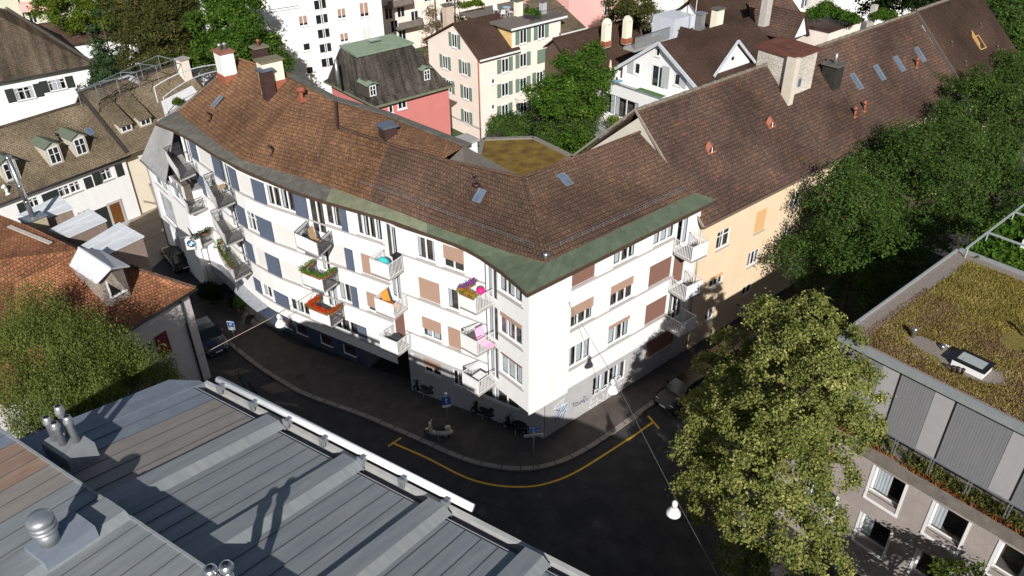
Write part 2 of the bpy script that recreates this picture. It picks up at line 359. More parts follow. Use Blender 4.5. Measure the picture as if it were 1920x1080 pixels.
def window(f, par, a, b, z0, z1, panes=2, blind=0.0, bmat=None, curt=0.0, sill=True, rev=0.12, transom=False, name='window', curmat=None):
    """recessed window: frame > pane, curtain, roller_blind, sill"""
    i = f.seg((a+b)/2); fr = MB(); w = 0.075; d0, d1 = -rev, -rev + 0.06
    f.bx(fr, a, a+w, z0, z1, d0, d1, i=i); f.bx(fr, b-w, b, z0, z1, d0, d1, i=i)
    f.bx(fr, a+w, b-w, z0, z0+w, d0, d1, i=i); f.bx(fr, a+w, b-w, z1-w, z1, d0, d1, i=i)
    for k in range(1, panes):
        u = a + (b-a)*k/panes; f.bx(fr, u-0.05, u+0.05, z0+w, z1-w, d0+0.005, d1-0.004, i=i)
    if transom: f.bx(fr, a+w, b-w, z0+(z1-z0)*.68, z0+(z1-z0)*.68+.05, d0+.007, d1-.004, i=i)
    o = fr.build(name, FRAME, par)
    g = MB(); g.poly([f.at(a+w, z0+w, d0+.03, i), f.at(b-w, z0+w, d0+.03, i), f.at(b-w, z1-w, d0+.03, i), f.at(a+w, z1-w, d0+.03, i)])
    g.build('pane', GLASS, o)
    if curt > 0:
        c = MB(); sd = rnd.random()
        for k in range(panes):
            p0 = a + (b-a)*k/panes + .08; p1 = a + (b-a)*(k+1)/panes - .08
            ww = (p1-p0)*min(1, .05 + curt*(0.5+0.9*rnd.random())); st = p0 if (k + int(sd*2)) % 2 else p1-ww
            n = max(3, int(ww/0.07)); pts = []
            for j in range(n+1): pts.append((st + ww*j/n, -rev-0.035 - 0.02*(j % 2)))
            for (ua, da), (ub, db) in zip(pts, pts[1:]):
                c.poly([f.at(ua, z0+.1, da, i), f.at(ub, z0+.1, db, i), f.at(ub, z1-.06, db, i), f.at(ua, z1-.06, da, i)])
        c.build('curtain', curmat or CURTAIN, o)
    if blind > 0:
        c = MB(); zb = z1 - (z1-z0)*blind; n = max(1, int((z1-zb)/0.11)); dz = (z1-zb)/n
        for j in range(n):
            zz = zb + j*dz
            c.poly([f.at(a+.005, zz, -.025, i), f.at(b-.005, zz, -.025, i), f.at(b-.005, zz+dz, -.048, i), f.at(a+.005, zz+dz, -.048, i)])
            c.poly([f.at(a+.005, zz, -.048, i), f.at(b-.005, zz, -.048, i), f.at(b-.005, zz, -.025, i), f.at(a+.005, zz, -.025, i)])
        c.build('roller_blind', bmat or ROLLER, o)
    if sill:
        c = MB(); f.bx(c, a-.04, b+.04, z0-.07, z0-.004, -rev+.02, 0.10, i=i); c.build('sill', SILL if sill is True else sill, o)
    return o
def shutter(f, par, a, b, z0, z1, m, d=0.03, name='shutter'):
    i = f.seg((a+b)/2); c = MB(); f.bx(c, a, b, z0, z1, d-.015, d+.02, i=i)
    n = max(3, int((z1-z0)/0.12))
    for k in range(n):
        zz = z0 + .06 + (z1-z0-.12)*k/n
        c.poly([f.at(a+.05, zz, d+.045, i), f.at(b-.05, zz, d+.045, i), f.at(b-.05, zz+.09, d+.022, i), f.at(a+.05, zz+.09, d+.022, i)])
    return c.build(name, m, par)
def bgwin(f, par, a, b, z0, z1, panes=2, shut=None, trans=False, sill=True, dark=None, blind=None, sw=None):
    """window set on a far wall: frame > pane (> shutters beside it)"""
    i = f.seg((a+b)/2); fr = MB(); w = 0.09
    f.bx(fr, a, a+w, z0, z1, -.02, .05, i=i); f.bx(fr, b-w, b, z0, z1, -.02, .05, i=i)
    f.bx(fr, a+w, b-w, z0, z0+w, -.02, .05, i=i); f.bx(fr, a+w, b-w, z1-w, z1, -.02, .05, i=i)
    for k in range(1, panes): u = a+(b-a)*k/panes; f.bx(fr, u-.05, u+.05, z0+w, z1-w, -.02, .045, i=i)
    if trans: f.bx(fr, a+w, b-w, z0+(z1-z0)*.6, z0+(z1-z0)*.6+.07, -.02, .04, i=i)
    if sill: f.bx(fr, a-.08, b+.08, z0-.1, z0-.01, -.02, .12, i=i)
    o = fr.build('window', FRAME, par); g = MB(); f.bx(g, a+w, b-w, z0+w, z1-w, -.02, .02, i=i); g.build('pane', dark or DARKGLASS, o)
    if blind is not None:
        c = MB(); f.bx(c, a+w, b-w, z0+w+(z1-z0)*(1-blind[0]), z1-w, .022, .04, i=i); c.build('roller_blind', blind[1], o)
    if shut:
        s = sw or (b-a)*.5
        shutter(f, par, a-s-.03, a-.03, z0, z1, shut); shutter(f, par, b+.03, b+s+.03, z0, z1, shut)
    return o
def pipe_r(par, p, q, r=0.05, m=None, name='downpipe'): return MB().tube(p, q, r).build(name, m or GALV, par, True)
# ================================================================ ground
def sheet(name, pts_rows, m, kind='structure'):
    """rows of points -> quads"""
    mb = MB(); 
    for r0, r1 in zip(pts_rows, pts_rows[1:]):
        for k in range(len(r0)-1): mb.poly([r0[k], r0[k+1], r1[k+1], r1[k]])
    o = mb.build(name, m); o['kind'] = kind; return o
ASPH = mat('asphalt', (0.030, 0.029, 0.030), 0.9, 0.22, 0.9, 1.0, 45, col2=(0.062, 0.058, 0.056))
PAVE = mat('pavement asphalt', (0.070, 0.060, 0.054), 0.95, 0.18, 1.0, 1.0, 45, col2=(0.125, 0.105, 0.09))
KERB = mat('kerb stone', (0.23, 0.20, 0.17), 0.85, 0.15, 4, 0.3, 30)
PATCHM = mat('asphalt patch', (0.10, 0.085, 0.068), 0.9, 0.15, 2)
YPAINT = mat('yellow road paint', (0.62, 0.36, 0.03), 0.7, 0.15, 7)
XS = [-400, -60, -8, -4, 0, 2, 40, 400]; YS = [-60, 20, 60, 120, 400, 900]
sheet('ground', [[(x, y, gz(x)) for x in XS] for y in YS], ASPH)
# garden ground behind the blocks
GARD = mat('garden lawn', (0.045, 0.07, 0.022), 0.95, 0.3, 0.7, 0.5, 20)
g = MB(); g.slab([(-60, 74, .05), (-38, 74, .05), (-12, 52, .05), (0, 50, .05), (12, 60, .05), (60, 104, .05), (90, 160, .05), (-90, 160, .05)], .01)
struct(g.build('lawn', GARD))
KP = [(420, 640), (480, 690), (560, 740), (630, 765), (700, 790), (800, 835), (860, 864), (900, 877), (960, 886), (1010, 885), (1060, 871), (1130, 830), (1195, 782), (1260, 735)]
kl = [PG(x, y) for x, y in KP]
kl = [Vector((-25.6, 50.8, 0)), Vector((-24.6, 49.5, 0))] + kl + [kl[-1] + Vector((math.cos(R(40)), math.sin(R(40)), 0))*60]
def resample(pts, step):
    out = [pts[0].copy()]
    for a, b in zip(pts, pts[1:]):
        n = max(1, int((b-a).length/step))
        for i in range(1, n+1): out.append(a + (b-a)*i/n)
    return out
kl = resample([Vector((p.x, p.y, 0)) for p in kl], 0.5)
for _ in range(6): kl = [kl[0]] + [(a + b*2 + c)/4 for a, b, c in zip(kl, kl[1:], kl[2:])] + [kl[-1]]
def norm2(pts, i):
    a = pts[max(0, i-1)]; b = pts[min(len(pts)-1, i+1)]; d = (b-a).normalized(); return Vector((-d.y, d.x, 0))
wl = [(-31.2, 61.8), (-24.6, 54.2), (-20.0, 49.0), (-16.6, 46.0), (-8.0, 41.9), (-3.8, 39.2), (1.6, 35.8), (12.0, 44.4), (60, 85)]
def wallside(p, n):
    best = None
    for a, b in zip(wl, wl[1:]):
        a = Vector((*a, 0)); b = Vector((*b, 0)); t = b - a; den = n.x*t.y - n.y*t.x
        if abs(den) < 1e-9: continue
        w = a - p; k = (w.x*t.y - w.y*t.x)/den; s_ = (w.x*n.y - w.y*n.x)/den
        if 0.3 < k < 14 and -1e-3 <= s_ <= 1.001 and (best is None or k < best): best = k
    return best if best else 4.0
rows = [[], [], []]; hi = 0.12
for i, p in enumerate(kl):
    n = norm2(kl, i)
    q = p + n*0.3; k = wallside(p, n) + 0.6
    rows[0].append(p); rows[1].append(q); rows[2].append(p + n*k)
mbk = MB(); mbp = MB()
z_ = lambda v, h: (v.x, v.y, gz(v.x) + h)
for i in range(len(kl) - 1):
    a, b = rows[0][i], rows[0][i+1]; c, d = rows[1][i], rows[1][i+1]
    mbk.poly([z_(a, 0.0), z_(b, 0.0), z_(b, hi), z_(a, hi)]); mbk.poly([z_(a, hi), z_(b, hi), z_(d, hi), z_(c, hi)])
    e, f_ = rows[2][i], rows[2][i+1]; m = 8
    for j in range(m):
        p00 = c + (e-c)*j/m; p10 = d + (f_-d)*j/m; p01 = c + (e-c)*(j+1)/m; p11 = d + (f_-d)*(j+1)/m
        mbp.poly([z_(p00, hi-.004), z_(p10, hi-.004), z_(p11, hi-.004), z_(p01, hi-.004)])
for i in range(0, len(kl)-1, 2):
    p = rows[0][i]; q = rows[1][i]; d = (rows[0][i+1]-p).normalized()*.03
    mbk.poly([z_(p-d, hi+.002), z_(p+d, hi+.002), z_(q+d, hi+.002), z_(q-d, hi+.002)], 1)
struct(mbk.build('kerb', [KERB, BLACK]))
CR = mat('tar joint', (.012, .012, .013), .7); struct(mbp.build('pavement', PAVE))
def ribbon(name, pts, w, m, h=.008):
    pts = resample([Vector((p.x, p.y, 0)) for p in pts], .4)
    for _ in range(3): pts = [pts[0]] + [(a + b*2 + c)/4 for a, b, c in zip(pts, pts[1:], pts[2:])] + [pts[-1]]
    mb = MB()
    for i in range(len(pts)-1):
        n0, n1 = norm2(pts, i)*w/2, norm2(pts, i+1)*w/2
        mb.poly([z_(pts[i]-n0, h), z_(pts[i+1]-n1, h), z_(pts[i+1]+n1, h), z_(pts[i]+n0, h)])
    o = mb.build(name, m); return struct(o)
YP = [(735, 830), (800, 858), (870, 895), (900, 905), (930, 911), (965, 914), (1000, 913), (1030, 907), (1060, 896), (1090, 880), (1120, 861), (1195, 813), (1225, 791)]
ribbon('road_marking', [PG(x, y) for x, y in YP], .13, YPAINT)
a_ = PG(728, 837); b_ = PG(752, 821); ribbon('road_marking', [a_, b_], .13, YPAINT, .013)
a_ = PG(1215, 780); b_ = PG(1236, 804); ribbon('road_marking', [a_, b_], .13, YPAINT, .013)
# asphalt repairs, a drain cover and a strip of paving by the shop
def patch(name, px, m, h):
    mb = MB(); pts = [PG(x, y, h) for x, y in px]; mb.poly([(p.x, p.y, gz(p.x)+h) for p in pts][::-1]); o = mb.build(name, m); return struct(o)
patch('road_patch', [(486, 726), (522, 714), (560, 722), (546, 732), (512, 738)], PATCHM, .006)
patch('road_patch', [(414, 697), (450, 690), (472, 696), (436, 705)], PATCHM, .006)
patch('road_patch', [(520, 752), (560, 757), (556, 763), (516, 757)], PATCHM, .006)
0 and ribbon('kerb_strip', [Vector((-27, 44, 0)), Vector((-22.0, 40.2, 0)), Vector((-13, 34.2, 0)), Vector((2, 23.8, 0)), Vector((9, 19, 0))], .3, KERB, .02)
for pts, w in (([(760, 880), (850, 925), (960, 960), (1080, 955), (1210, 900)], .035), ([(620, 800), (560, 830)], .04), ([(980, 1000), (1060, 1030), (1130, 1075)], .03), ([(900, 935), (880, 985)], .04), ([(1110, 905), (1150, 990), (1240, 1040)], .03), ([(690, 840), (660, 870)], .04)):
    ribbon('tar_joint', [PG(x, y) for x, y in pts], w, CR, .007)
patch('road_patch', [(1040, 955), (1120, 930), (1150, 955), (1065, 985)], mat('newer asphalt', (.024, .024, .026), .85, .15, 2, .6, 40), .005); patch('road_patch', [(880, 1010), (930, 990), (990, 1030), (940, 1050)], MATS['newer asphalt'], .005)
for x, y, r_ in ((905, 960, .3), (1120, 985, .3), (1010, 930, .18)):
    c0 = PG(x, y, 0); MB().lathe((c0.x, c0.y, gz(c0.x)+.002), [(r_, 0), (r_, .01)], 18).build('manhole_cover', mat('cast iron', (.055, .05, .047), .6, .3, 12, .8, 30))['kind'] = 'structure'
c0 = PG(563, 706, hi); MB().lathe((c0.x, c0.y, gz(c0.x)+hi-.01), [(.32, 0), (.32, .02)], 16).build('drain_cover', BLACK)['kind'] = 'structure'
# yard between the left block and the farmhouse
YARD = mat('yard asphalt', (0.30, 0.25, 0.20), 0.95, 0.12, 1.5, 0.3, 60)
g = MB(); g.poly([(-44, 52, -.79), (-30.6, 55.8, -.79), (-29.5, 60.5, -.79), (-33, 72, -.79), (-46, 66, -.79)]); struct(g.build('yard', YARD))
g = MB(); ya = P(210, 450, -.78); yb = P(300, 425, -.78)
for (p0, p1) in (((205, 448), (312, 402)), ((228, 470), (322, 430))):
    a, b = P(*p0, -.78), P(*p1, -.78); d = (b-a).normalized(); n = Vector((-d.y, d.x, 0))*.06
    g.poly([a-n, b-n, b+n, a+n])
struct(g.build('paving_joint', mat('joint ochre', (0.26, 0.19, 0.10), .9)))
# ================================================================ main corner block
FZ = {3: 9.2, 2: 6.35, 1: 3.5}
FA = F([(-24.8, 56.5), (-23.6, 55.15), (-21.9, 53.15), (-20.3, 51.25), (-19.2, 50.0), (-18.2, 48.95), (-17.1, 48.0), (-16.0, 47.15), (-7.65, 41.85)])
FJ = F([(-7.65, 41.85), (-6.75, 40.9)])
FB = F([(-6.75, 40.9), (-1.5, 37.45)])
FJC = FC = F([(-1.45, 37.4), (0.85, 34.6)])
FR = F([(0.85, 34.6), (11.75, 43.8)])
FBB = F([(-6.75, 40.9), (1.84, 35.4)])
ZT = 11.45
main = root('apartment_block', (-2, 42, 0), 'curved white corner apartment block with brown tiled roof and green copper eaves', 'apartment block')
wallmb = MB(); RECESS = []
wins = []
def sec(f, x0, x1, z0, z1, **k):
    zz = k.pop('zr', z0); a, b = f.ux(x0, zz), f.ux(x1, zz); wins.append((f, a, b, z0, z1, k)); return a, b
W3, W2, W1 = 10.18, 7.33, 4.48; H_ = 1.5
# right facade
sec(FR, 1072, 1115, W3, W3+H_, blind=1.0, bmat=ROLLERD, panes=3)
sec(FR, 1150, 1192, W3, W3+H_, blind=.32, panes=3, curt=.5)
sec(FR, 1224, 1264, W3, W3+H_, panes=3, curt=.9)
sec(FR, 1266.5, 1289, FZ[3]+.05, W3+H_, panes=2, curt=.7, sill=False)
sec(FR, 1069, 1112, W2, W2+H_, blind=.46, panes=3, curt=.3)
sec(FR, 1143, 1186, W2, W2+H_, blind=.40, panes=3)
sec(FR, 1215, 1256, W2, W2+H_, blind=1.0, bmat=ROLLERD, panes=2)
sec(FR, 1258, 1278, FZ[2]+.05, W2+H_, blind=.97, bmat=ROLLERD, panes=2, sill=False)
sec(FR, 1066, 1107, W1, W1+H_, panes=3, curt=.8)
sec(FR, 1139, 1179, W1, W1+H_, blind=.2, panes=3, curt=.9)
sec(FR, 1208, 1247, W1, W1+H_, blind=1.0, bmat=ROLLERD, panes=2)
sec(FR, 1250, 1276, FZ[1]+.05, W1+H_, panes=3, curt=.2, sill=False)
# C facade with its French doors
for fz, w, kw in ((3, W3, dict(curt=.6)), (2, W2, dict(curt=.35)), (1, W1, dict(curt=.5))):
    wins.append((FC, .06, .98, FZ[fz]+.05, w+H_, dict(panes=2, sill=False, **kw)))
wins.append((FC, 1.14, 3.1, W3, W3+H_, dict(panes=3, curt=.5, blind=.08)))
wins.append((FC, 1.14, 3.1, W2, W2+H_, dict(panes=3, curt=.3, blind=.22)))
wins.append((FC, 1.14, 3.1, W1, W1+H_, dict(panes=3, curt=.9, blind=.12, bmat=ROLLERD)))
wins.append((FC, 1.14, 3.1, W1-2.85, W1-2.85+1.3, dict(panes=3, curt=.9, blind=.12, bmat=ROLLERD))) if False else None
# B facade
sec(FB, 782, 817, W3, W3+H_, panes=2, curt=.3)
sec(FB, 832, 871, W3, W3+H_, panes=2, blind=.62)
sec(FB, 787, 826, W2, W2+H_, panes=2, blind=.98)
sec(FB, 839, 861, W2, W2+H_, panes=1, curt=.2)
sec(FB, 793, 829, W1, W1+H_, panes=2, blind=.6, curt=.5)
sec(FB, 841, 865, W1, W1+H_, panes=1, blind=1.0)
# joint doors
for fz, w, kw in ((3, W3, dict(curt=.2)), (2, W2, dict(curt=.95)), (1, W1, dict(blind=1.0, bmat=ROLLERD))):
    wins.append((FJ, .12, 1.22, FZ[fz]+.05, w+H_, dict(panes=2, sill=False, **kw)))
# A facade
sec(FA, 503, 556, W3, W3+H_, panes=4, curt=.25)
sec(FA, 582, 610, FZ[3]+.05, W3+H_, panes=2, sill=False, zr=W3)
sec(FA, 613, 641, W3, W3+H_, panes=2, curt=.2)
sec(FA, 671, 718, W3, W3+H_, panes=4, curt=.3)
sec(FA, 375, 403, W3, W3+H_, panes=2, blind=1, bmat=ROLLERW)
sec(FA, 451, 477, W3, W3+H_, panes=2, blind=1, bmat=ROLLERW)
sec(FA, 467, 489, W2, W2+H_, panes=3, transom=True, curt=.3)
sec(FA, 517, 556, W2, W2+H_, panes=2, blind=1, bmat=ROLLERW)
sec(FA, 600, 618, FZ[2]+.05, W2+H_, panes=2, curt=.4, sill=False, zr=W2)
sec(FA, 622, 650, W2, W2+H_, panes=2, blind=1, bmat=ROLLERW)
sec(FA, 680, 733, W2, W2+H_, panes=3, blind=.97)
sec(FA, 484, 502, W1, W1+H_, panes=2, blind=1, bmat=ROLLERW)
sec(FA, 531, 567, W1, W1+H_, panes=2, blind=1, bmat=ROLLERW)
sec(FA, 612, 634, FZ[1]+.05, W1+H_, panes=2, curt=.7, sill=False, zr=W1)
sec(FA, 637, 661, W1, W1+H_, panes=2, curt=.5)
sec(FA, 690, 738, W1, W1+H_, panes=3, blind=.78)
W0 = 1.85
a_, b_ = sec(FA, 547, 583, W0, W0+1.05, panes=3, curt=.4)
sec(FA, 626, 673, W0, W0+1.05, panes=3)
sec(FA, 495, 512, W0, W0+1.05, panes=2, curt=.6)
# doors on the curved wing behind its balconies
for px_, fz, w in ((352, 3, W3), (425, 3, W3), (372, 2, W2), (438, 2, W2), (385, 1, W1), (458, 1, W1)):
    u = FA.ux(px_, w); wins.append((FA, u-.7, u+.6, FZ[fz]+.05, w+H_, dict(panes=2, sill=False, curt=.3, name='balcony_door')))
for f in (FA, FJ, FB, FC, FR):
    ops = [w[1:5] for w in wins if w and w[0] is f]
    f.wall(wallmb, 2.95 if f in (FR, FC, FB, FJ) else 0.85, ZT+.35, ops)
uP = FA.ux(690, .8)   # passage starts here
# ground floor below: right, left, passage
GB = MB(); opsR = []
uR0 = FR.ux(1021, 0)
def s0(x0, x1, z0, z1): return (FR.ux(x0, z0), FR.ux(x1, z0), z0, z1)
w0 = s0(1110, 1171, 1.0, 2.55); w0b = s0(1210, 1262, 1.55, 2.86)
FR.wall(GB, -.1, 2.95, [w0, w0b], u0=uR0)
wb = (FBB.ux(796, 1.55), FBB.ux(828, 1.55), 1.55, 2.7); wc = (FBB.ux(850, 1.45), FBB.ux(869, 1.45), 1.45, 2.7)
wd = (FBB.ux(905, 1.6), FBB.ux(975, 1.6), 1.5, 2.6)
FBB.wall(GB, -.9, 2.95, [wb, wc, wd])
GB.build('ground_floor_wall', [GREYBASE, INTERIOR], main)
# overhanging nose soffit
so = MB(); n0 = FC.at(0, 2.95); n1 = FR.at(0, 2.95)
so.poly([FC.at(0, 2.95), FC.at(0, 2.95, -.8), FR.at(uR0+.2, 2.95, -.6), FR.at(uR0+.2, 2.95), FR.at(0, 2.95)][::-1]); so.build('soffit', WHITE, main)
# bay 10 cm proud on the right facade next to the nose (its lower edge steps)
ub = FR.ux(1063, 2.9); by = MB(); FR.bx(by, .003, ub, 2.75, ZT+.3, .0, .06); by.build('corner_bay', WHITE, main)
# dark blue base and passage of the left wing
bb = MB(); zl = .85; ops = []
us = [FA.ux(x, .4) for x in (500, 537, 566, 598, 643)]
FAb = F([(p.x + n.x*-.12, p.y + n.y*-.12) for p, n in [(FA.p[i], FA.n(FA.cum[i]+.01 if i < len(FA.p)-1 else FA.L)) for i in range(len(FA.p))]])
bops = [(u, u+.95, -.15, .55) for u in [FAb.ux(x, -.1) for x in (531, 556, 606, 648, 0) if x]]
bops = [(FAb.ux(x, -.15), FAb.ux(x, -.15)+1.0, -.2, .5) for x in (531, 558, 604, 647)]
FAb.wall(bb, -.95, zl+.05, bops, u1=FAb.ux(690, -.5), mw=0)
bb.build('base_wall', [BLUEBASE, INTERIOR], main)
for o_ in bops:
    c = MB(); FAb.bx(c, o_[0]-.05, o_[0]+.0, o_[2], o_[3], -.02, .05); FAb.bx(c, o_[0]-.05, o_[1]+.08, o_[2]-.07, o_[2], -.02, .07)
    c.build('window_surround', FRAME, main)
for o_, k in ((w0, dict(panes=4, curt=.6)), (w0b, dict(panes=3, blind=1, bmat=ROLLERD))): window(FR, main, *o_, **k)
for o_, k in ((wb, dict(panes=2, blind=.62)), (wc, dict(panes=2, curt=.2)), (wd, dict(panes=3, curt=.2))): window(FBB, main, *o_, **k)
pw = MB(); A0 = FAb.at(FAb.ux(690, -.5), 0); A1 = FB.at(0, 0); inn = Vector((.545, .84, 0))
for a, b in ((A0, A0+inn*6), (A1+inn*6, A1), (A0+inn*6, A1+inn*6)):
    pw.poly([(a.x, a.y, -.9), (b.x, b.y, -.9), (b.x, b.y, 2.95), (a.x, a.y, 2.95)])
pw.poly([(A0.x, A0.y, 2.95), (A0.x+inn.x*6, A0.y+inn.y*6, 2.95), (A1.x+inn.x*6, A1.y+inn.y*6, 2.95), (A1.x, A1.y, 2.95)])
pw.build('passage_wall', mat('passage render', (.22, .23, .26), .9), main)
# wall piece of FA over the passage is cut off below 2.95: hide by lintel band
wallmb.build('wall', [WHITE, INTERIOR], main)
for w in wins:
    if w: window(w[0], main, w[1], w[2], w[3], w[4], **w[5])
# string courses at sill height
for z in (10.1, 7.25, 4.4):
    for f, a, b in ((FA, 0, FA.L), (FB, 0, FB.L), (FC, 1.05, FC.L - .35), (FR, FR.ux(1066, z), FR.ux(1262, z))):
        c = MB(); cuts = [a] + [q for q in f.cum if a < q < b] + [b]
        for p, q in zip(cuts, cuts[1:]): f.bx(c, p, q, z-.13, z-.02, -.01, .055)
        c.build('string_course', SILL, main)
c = MB(); cuts = [FA.ux(480, 1.7)] + [q for q in FA.cum if q > FA.ux(480, 1.7)][:-1] + [uP+1.2]
for p, q in zip(cuts, cuts[1:]): FA.bx(c, p, q, 1.66, 1.77, -.01, .07)
c.build('string_course', SILL, main)
# blue grey sliding shutters on the left wing
for x0, x1, z in ((361, 374, W3), (404, 421, W3), (435, 451, W3), (478, 502, W3), (556, 580, W3), (642, 654, W3), (376, 389, W2), (448, 466, W2), (489, 516, W2), (573, 597, W2), (651, 666, W2),
                  (466, 480, W1), (504, 530, W1), (585, 608, W1), (662, 674, W1), (518, 545, W0), (673, 690, W0), (480, 493, W0)):
    a, b = FA.ux(x0, z), FA.ux(x1, z); shutter(FA, main, a, b, z-.12, z + (H_ if z > 2 else 1.05), BLUESH)
# ---------------------------------------------------------------- eaves and roof
EO = [P(x, y, 12.0) for x, y in ((1343, 375), (988, 551), (970, 533), (940, 508), (900, 480), (875, 466), (850, 455), (800, 437), (740, 415), (680, 397), (610, 377), (560, 361), (520, 345), (478, 327), (440, 309), (400, 288), (360, 262), (325, 243), (291, 230))]
EI = [P(x, y, 12.35) for x, y in ((1302, 362), (1023, 493), (1003, 488), (975, 480), (930, 465), (880, 447), (850, 437), (800, 418), (750, 398), (690, 376), (622, 352), (575, 336), (530, 322), (490, 311), (455, 300), (428, 283), (395, 258), (365, 235), (330, 208))]
EI[1] = P(1023, 493, 12.35)
ks = [0, 0, 1, 1, 1, 1, 1, 1, 1, 1, 2, 2, 2, 2, 2, 2, 2, 2]
for cls, m, lab in ((0, COPPERG, None), (1, COPPERO, 'olive green copper stretch of the eaves'), (2, GREYMET, 'weathered grey stretch of the eaves')):
    c = MB()
    for i in range(len(EO)-1):
        k = 0 if i < 7 else (1 if i < 10 else 2)
        if k != cls: continue
        c.slab([EO[i], EO[i+1], EI[i+1], EI[i]], .05)
        L_ = (EO[i+1]-EO[i]).length; n = max(1, round(L_/1.05))
        for j in range(n):
            t = j/n; a = EO[i].lerp(EO[i+1], t); b = EI[i].lerp(EI[i+1], t)
            c.bar(a + Vector((0, 0, .012)), b + Vector((0, 0, .012)), .035, .035)
    c.build('eaves_sheet', m, main, label=lab)
c = MB()
for a, b in zip(EO, EO[1:]):
    c.box(a + Vector((0, 0, -.22)), b - a, (0, 0, .22), ((b-a).cross(Vector((0, 0, 1)))).normalized()*-.04)
c.build('fascia', FASCIA, main)
c = MB()
def inset(p, q): return p.lerp(q, .0)
WT = [FR.at(FR.L, ZT), FR.at(0, ZT), FC.at(2.6, ZT), FC.at(1.6, ZT), FC.at(.4, ZT), FB.at(FB.L-.6, ZT), FB.at(FB.L-1.6, ZT), FB.at(FB.L*.4, ZT), FA.at(FA.L, ZT)]
for i in range(len(EO)-1):
    o0, o1 = EO[i] - Vector((0, 0, .2)), EO[i+1] - Vector((0, 0, .2)); i0, i1 = EI[i].copy(), EI[i+1].copy(); i0.z = i1.z = 11.82
    c.poly([o0, o1, i1 + (i1-o1)*.8, i0 + (i0-o0)*.8])
c.build('eaves_soffit', mat('soffit paint', (.30, .27, .24), .9), main)
up = lambda v, d=.06: v + Vector((0, 0, d))
RID = [P(1200, 250, 14.9), P(982, 335, 14.75), P(822, 300, 14.75), P(633, 240, 14.75)]
H1, H2, H3, H4 = P(628, 187, 15.6), P(577, 160, 15.9), P(545, 143, 15.9), P(445, 111, 15.8)
VG = P(330, 208, 12.45)
def tri_fan(mb, eave, top):
    """strip between an eave line and a top line of equal parameterisation"""
    n = max(len(eave), len(top))
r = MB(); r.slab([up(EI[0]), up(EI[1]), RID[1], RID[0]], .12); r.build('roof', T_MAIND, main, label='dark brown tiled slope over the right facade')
UOFF = [0.0]
def strip(mb, lo, hi):
    """triangulate between two polylines by normalised length"""
    i = j = 0
    def cum(p):
        c_ = [0]
        for a, b in zip(p, p[1:]): c_.append(c_[-1] + (b-a).length)
        return [x/c_[-1] for x in c_]
    ca, cb = cum(lo), cum(hi); TL = sum((b-a).length for a, b in zip(lo, lo[1:]))
    u0 = UOFF[0]; UOFF[0] += TL
    def near(p):
        best = 1e9; bu = 0; acc = 0
        for a, b in zip(lo, lo[1:]):
            d = b - a; t = max(-3 if a is lo[0] else 0, min(3 if b is lo[-1] else 1, (p-a).dot(d)/d.dot(d))); q = (p - (a + d*t)).length
            if q < best: best = q; bu = acc + d.length*t
            acc += d.length
        return bu, best
    UL = [(u0 + c*TL, 0.0) for c in ca]; UH = [(u0 + .5*(near(p)[0] + c*TL), near(p)[1]) for p, c in zip(hi, cb)]
    def tri(pts, uvs):
        pts = [Vector(p) for p in pts]
        if (pts[1]-pts[0]).cross(pts[2]-pts[0]).z < 0: pts.reverse(); uvs = uvs[::-1]
        o = len(mb.v); mb.add(pts, [(0, 1, 2)])
        for k in range(3): mb.uvd[o+k] = uvs[k]
        mb.add([p - Vector((0, 0, .12)) for p in pts], [(2, 1, 0)])
    while i < len(lo)-1 or j < len(hi)-1:
        if j == len(hi)-1 or (i < len(lo)-1 and ca[i+1] <= cb[j+1]):
            tri([lo[i], lo[i+1], hi[j]], [UL[i], UL[i+1], UH[j]]); mb.poly([lo[i], lo[i+1], lo[i+1] - Vector((0, 0, .12)), lo[i] - Vector((0, 0, .12))]); i += 1
        else: tri([lo[i], hi[j+1], hi[j]], [UL[i], UH[j+1], UH[j]]); j += 1
# slope A: nose to dark/light seam (px 690..1023)
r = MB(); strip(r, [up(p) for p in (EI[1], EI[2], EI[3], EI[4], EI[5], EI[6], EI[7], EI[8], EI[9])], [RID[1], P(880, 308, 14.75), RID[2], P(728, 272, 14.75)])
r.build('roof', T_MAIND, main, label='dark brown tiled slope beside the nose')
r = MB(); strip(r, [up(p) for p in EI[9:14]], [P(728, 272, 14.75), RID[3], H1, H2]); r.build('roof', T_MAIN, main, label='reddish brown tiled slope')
r = MB(); strip(r, [up(p) for p in EI[13:]], [H2, H3, H4]); r.build('roof', T_MAIN, main, label='reddish brown tiled slope at the far left')
r = MB(); r.slab([RID[3], RID[2], P(868, 272, 14.9), P(720, 215, 15.45), H1], .12); r.build('roof', T_MAIN, main, label='rear brown tiled slope beyond the ridge')
# metal capping on the rear edge, gutter strip, back walls (closed volume)
c = MB()
for a, b in ((H3, H2), (H2, H1), (H1, P(720, 213, 15.45)), (P(720, 213, 15.45), P(880, 275, 14.85))): c.bar(up(a, .08), up(b, .08), .5, .1)
c.build('roof_capping', GREYMET, main)
bk = MB(); back = [RID[0], RID[1], P(868, 272, 14.9), P(720, 215, 15.45), H1, H2, H3, H4, VG]
offs = [p + Vector((.55, .84, 0))*.5 for p in back]
for a, b in zip(back, back[1:]): bk.poly([a, b, (b.x, b.y, -.9), (a.x, a.y, -.9)])
bk.build('rear_wall', mat('dark rear wall', (.16, .145, .13), .9), main)
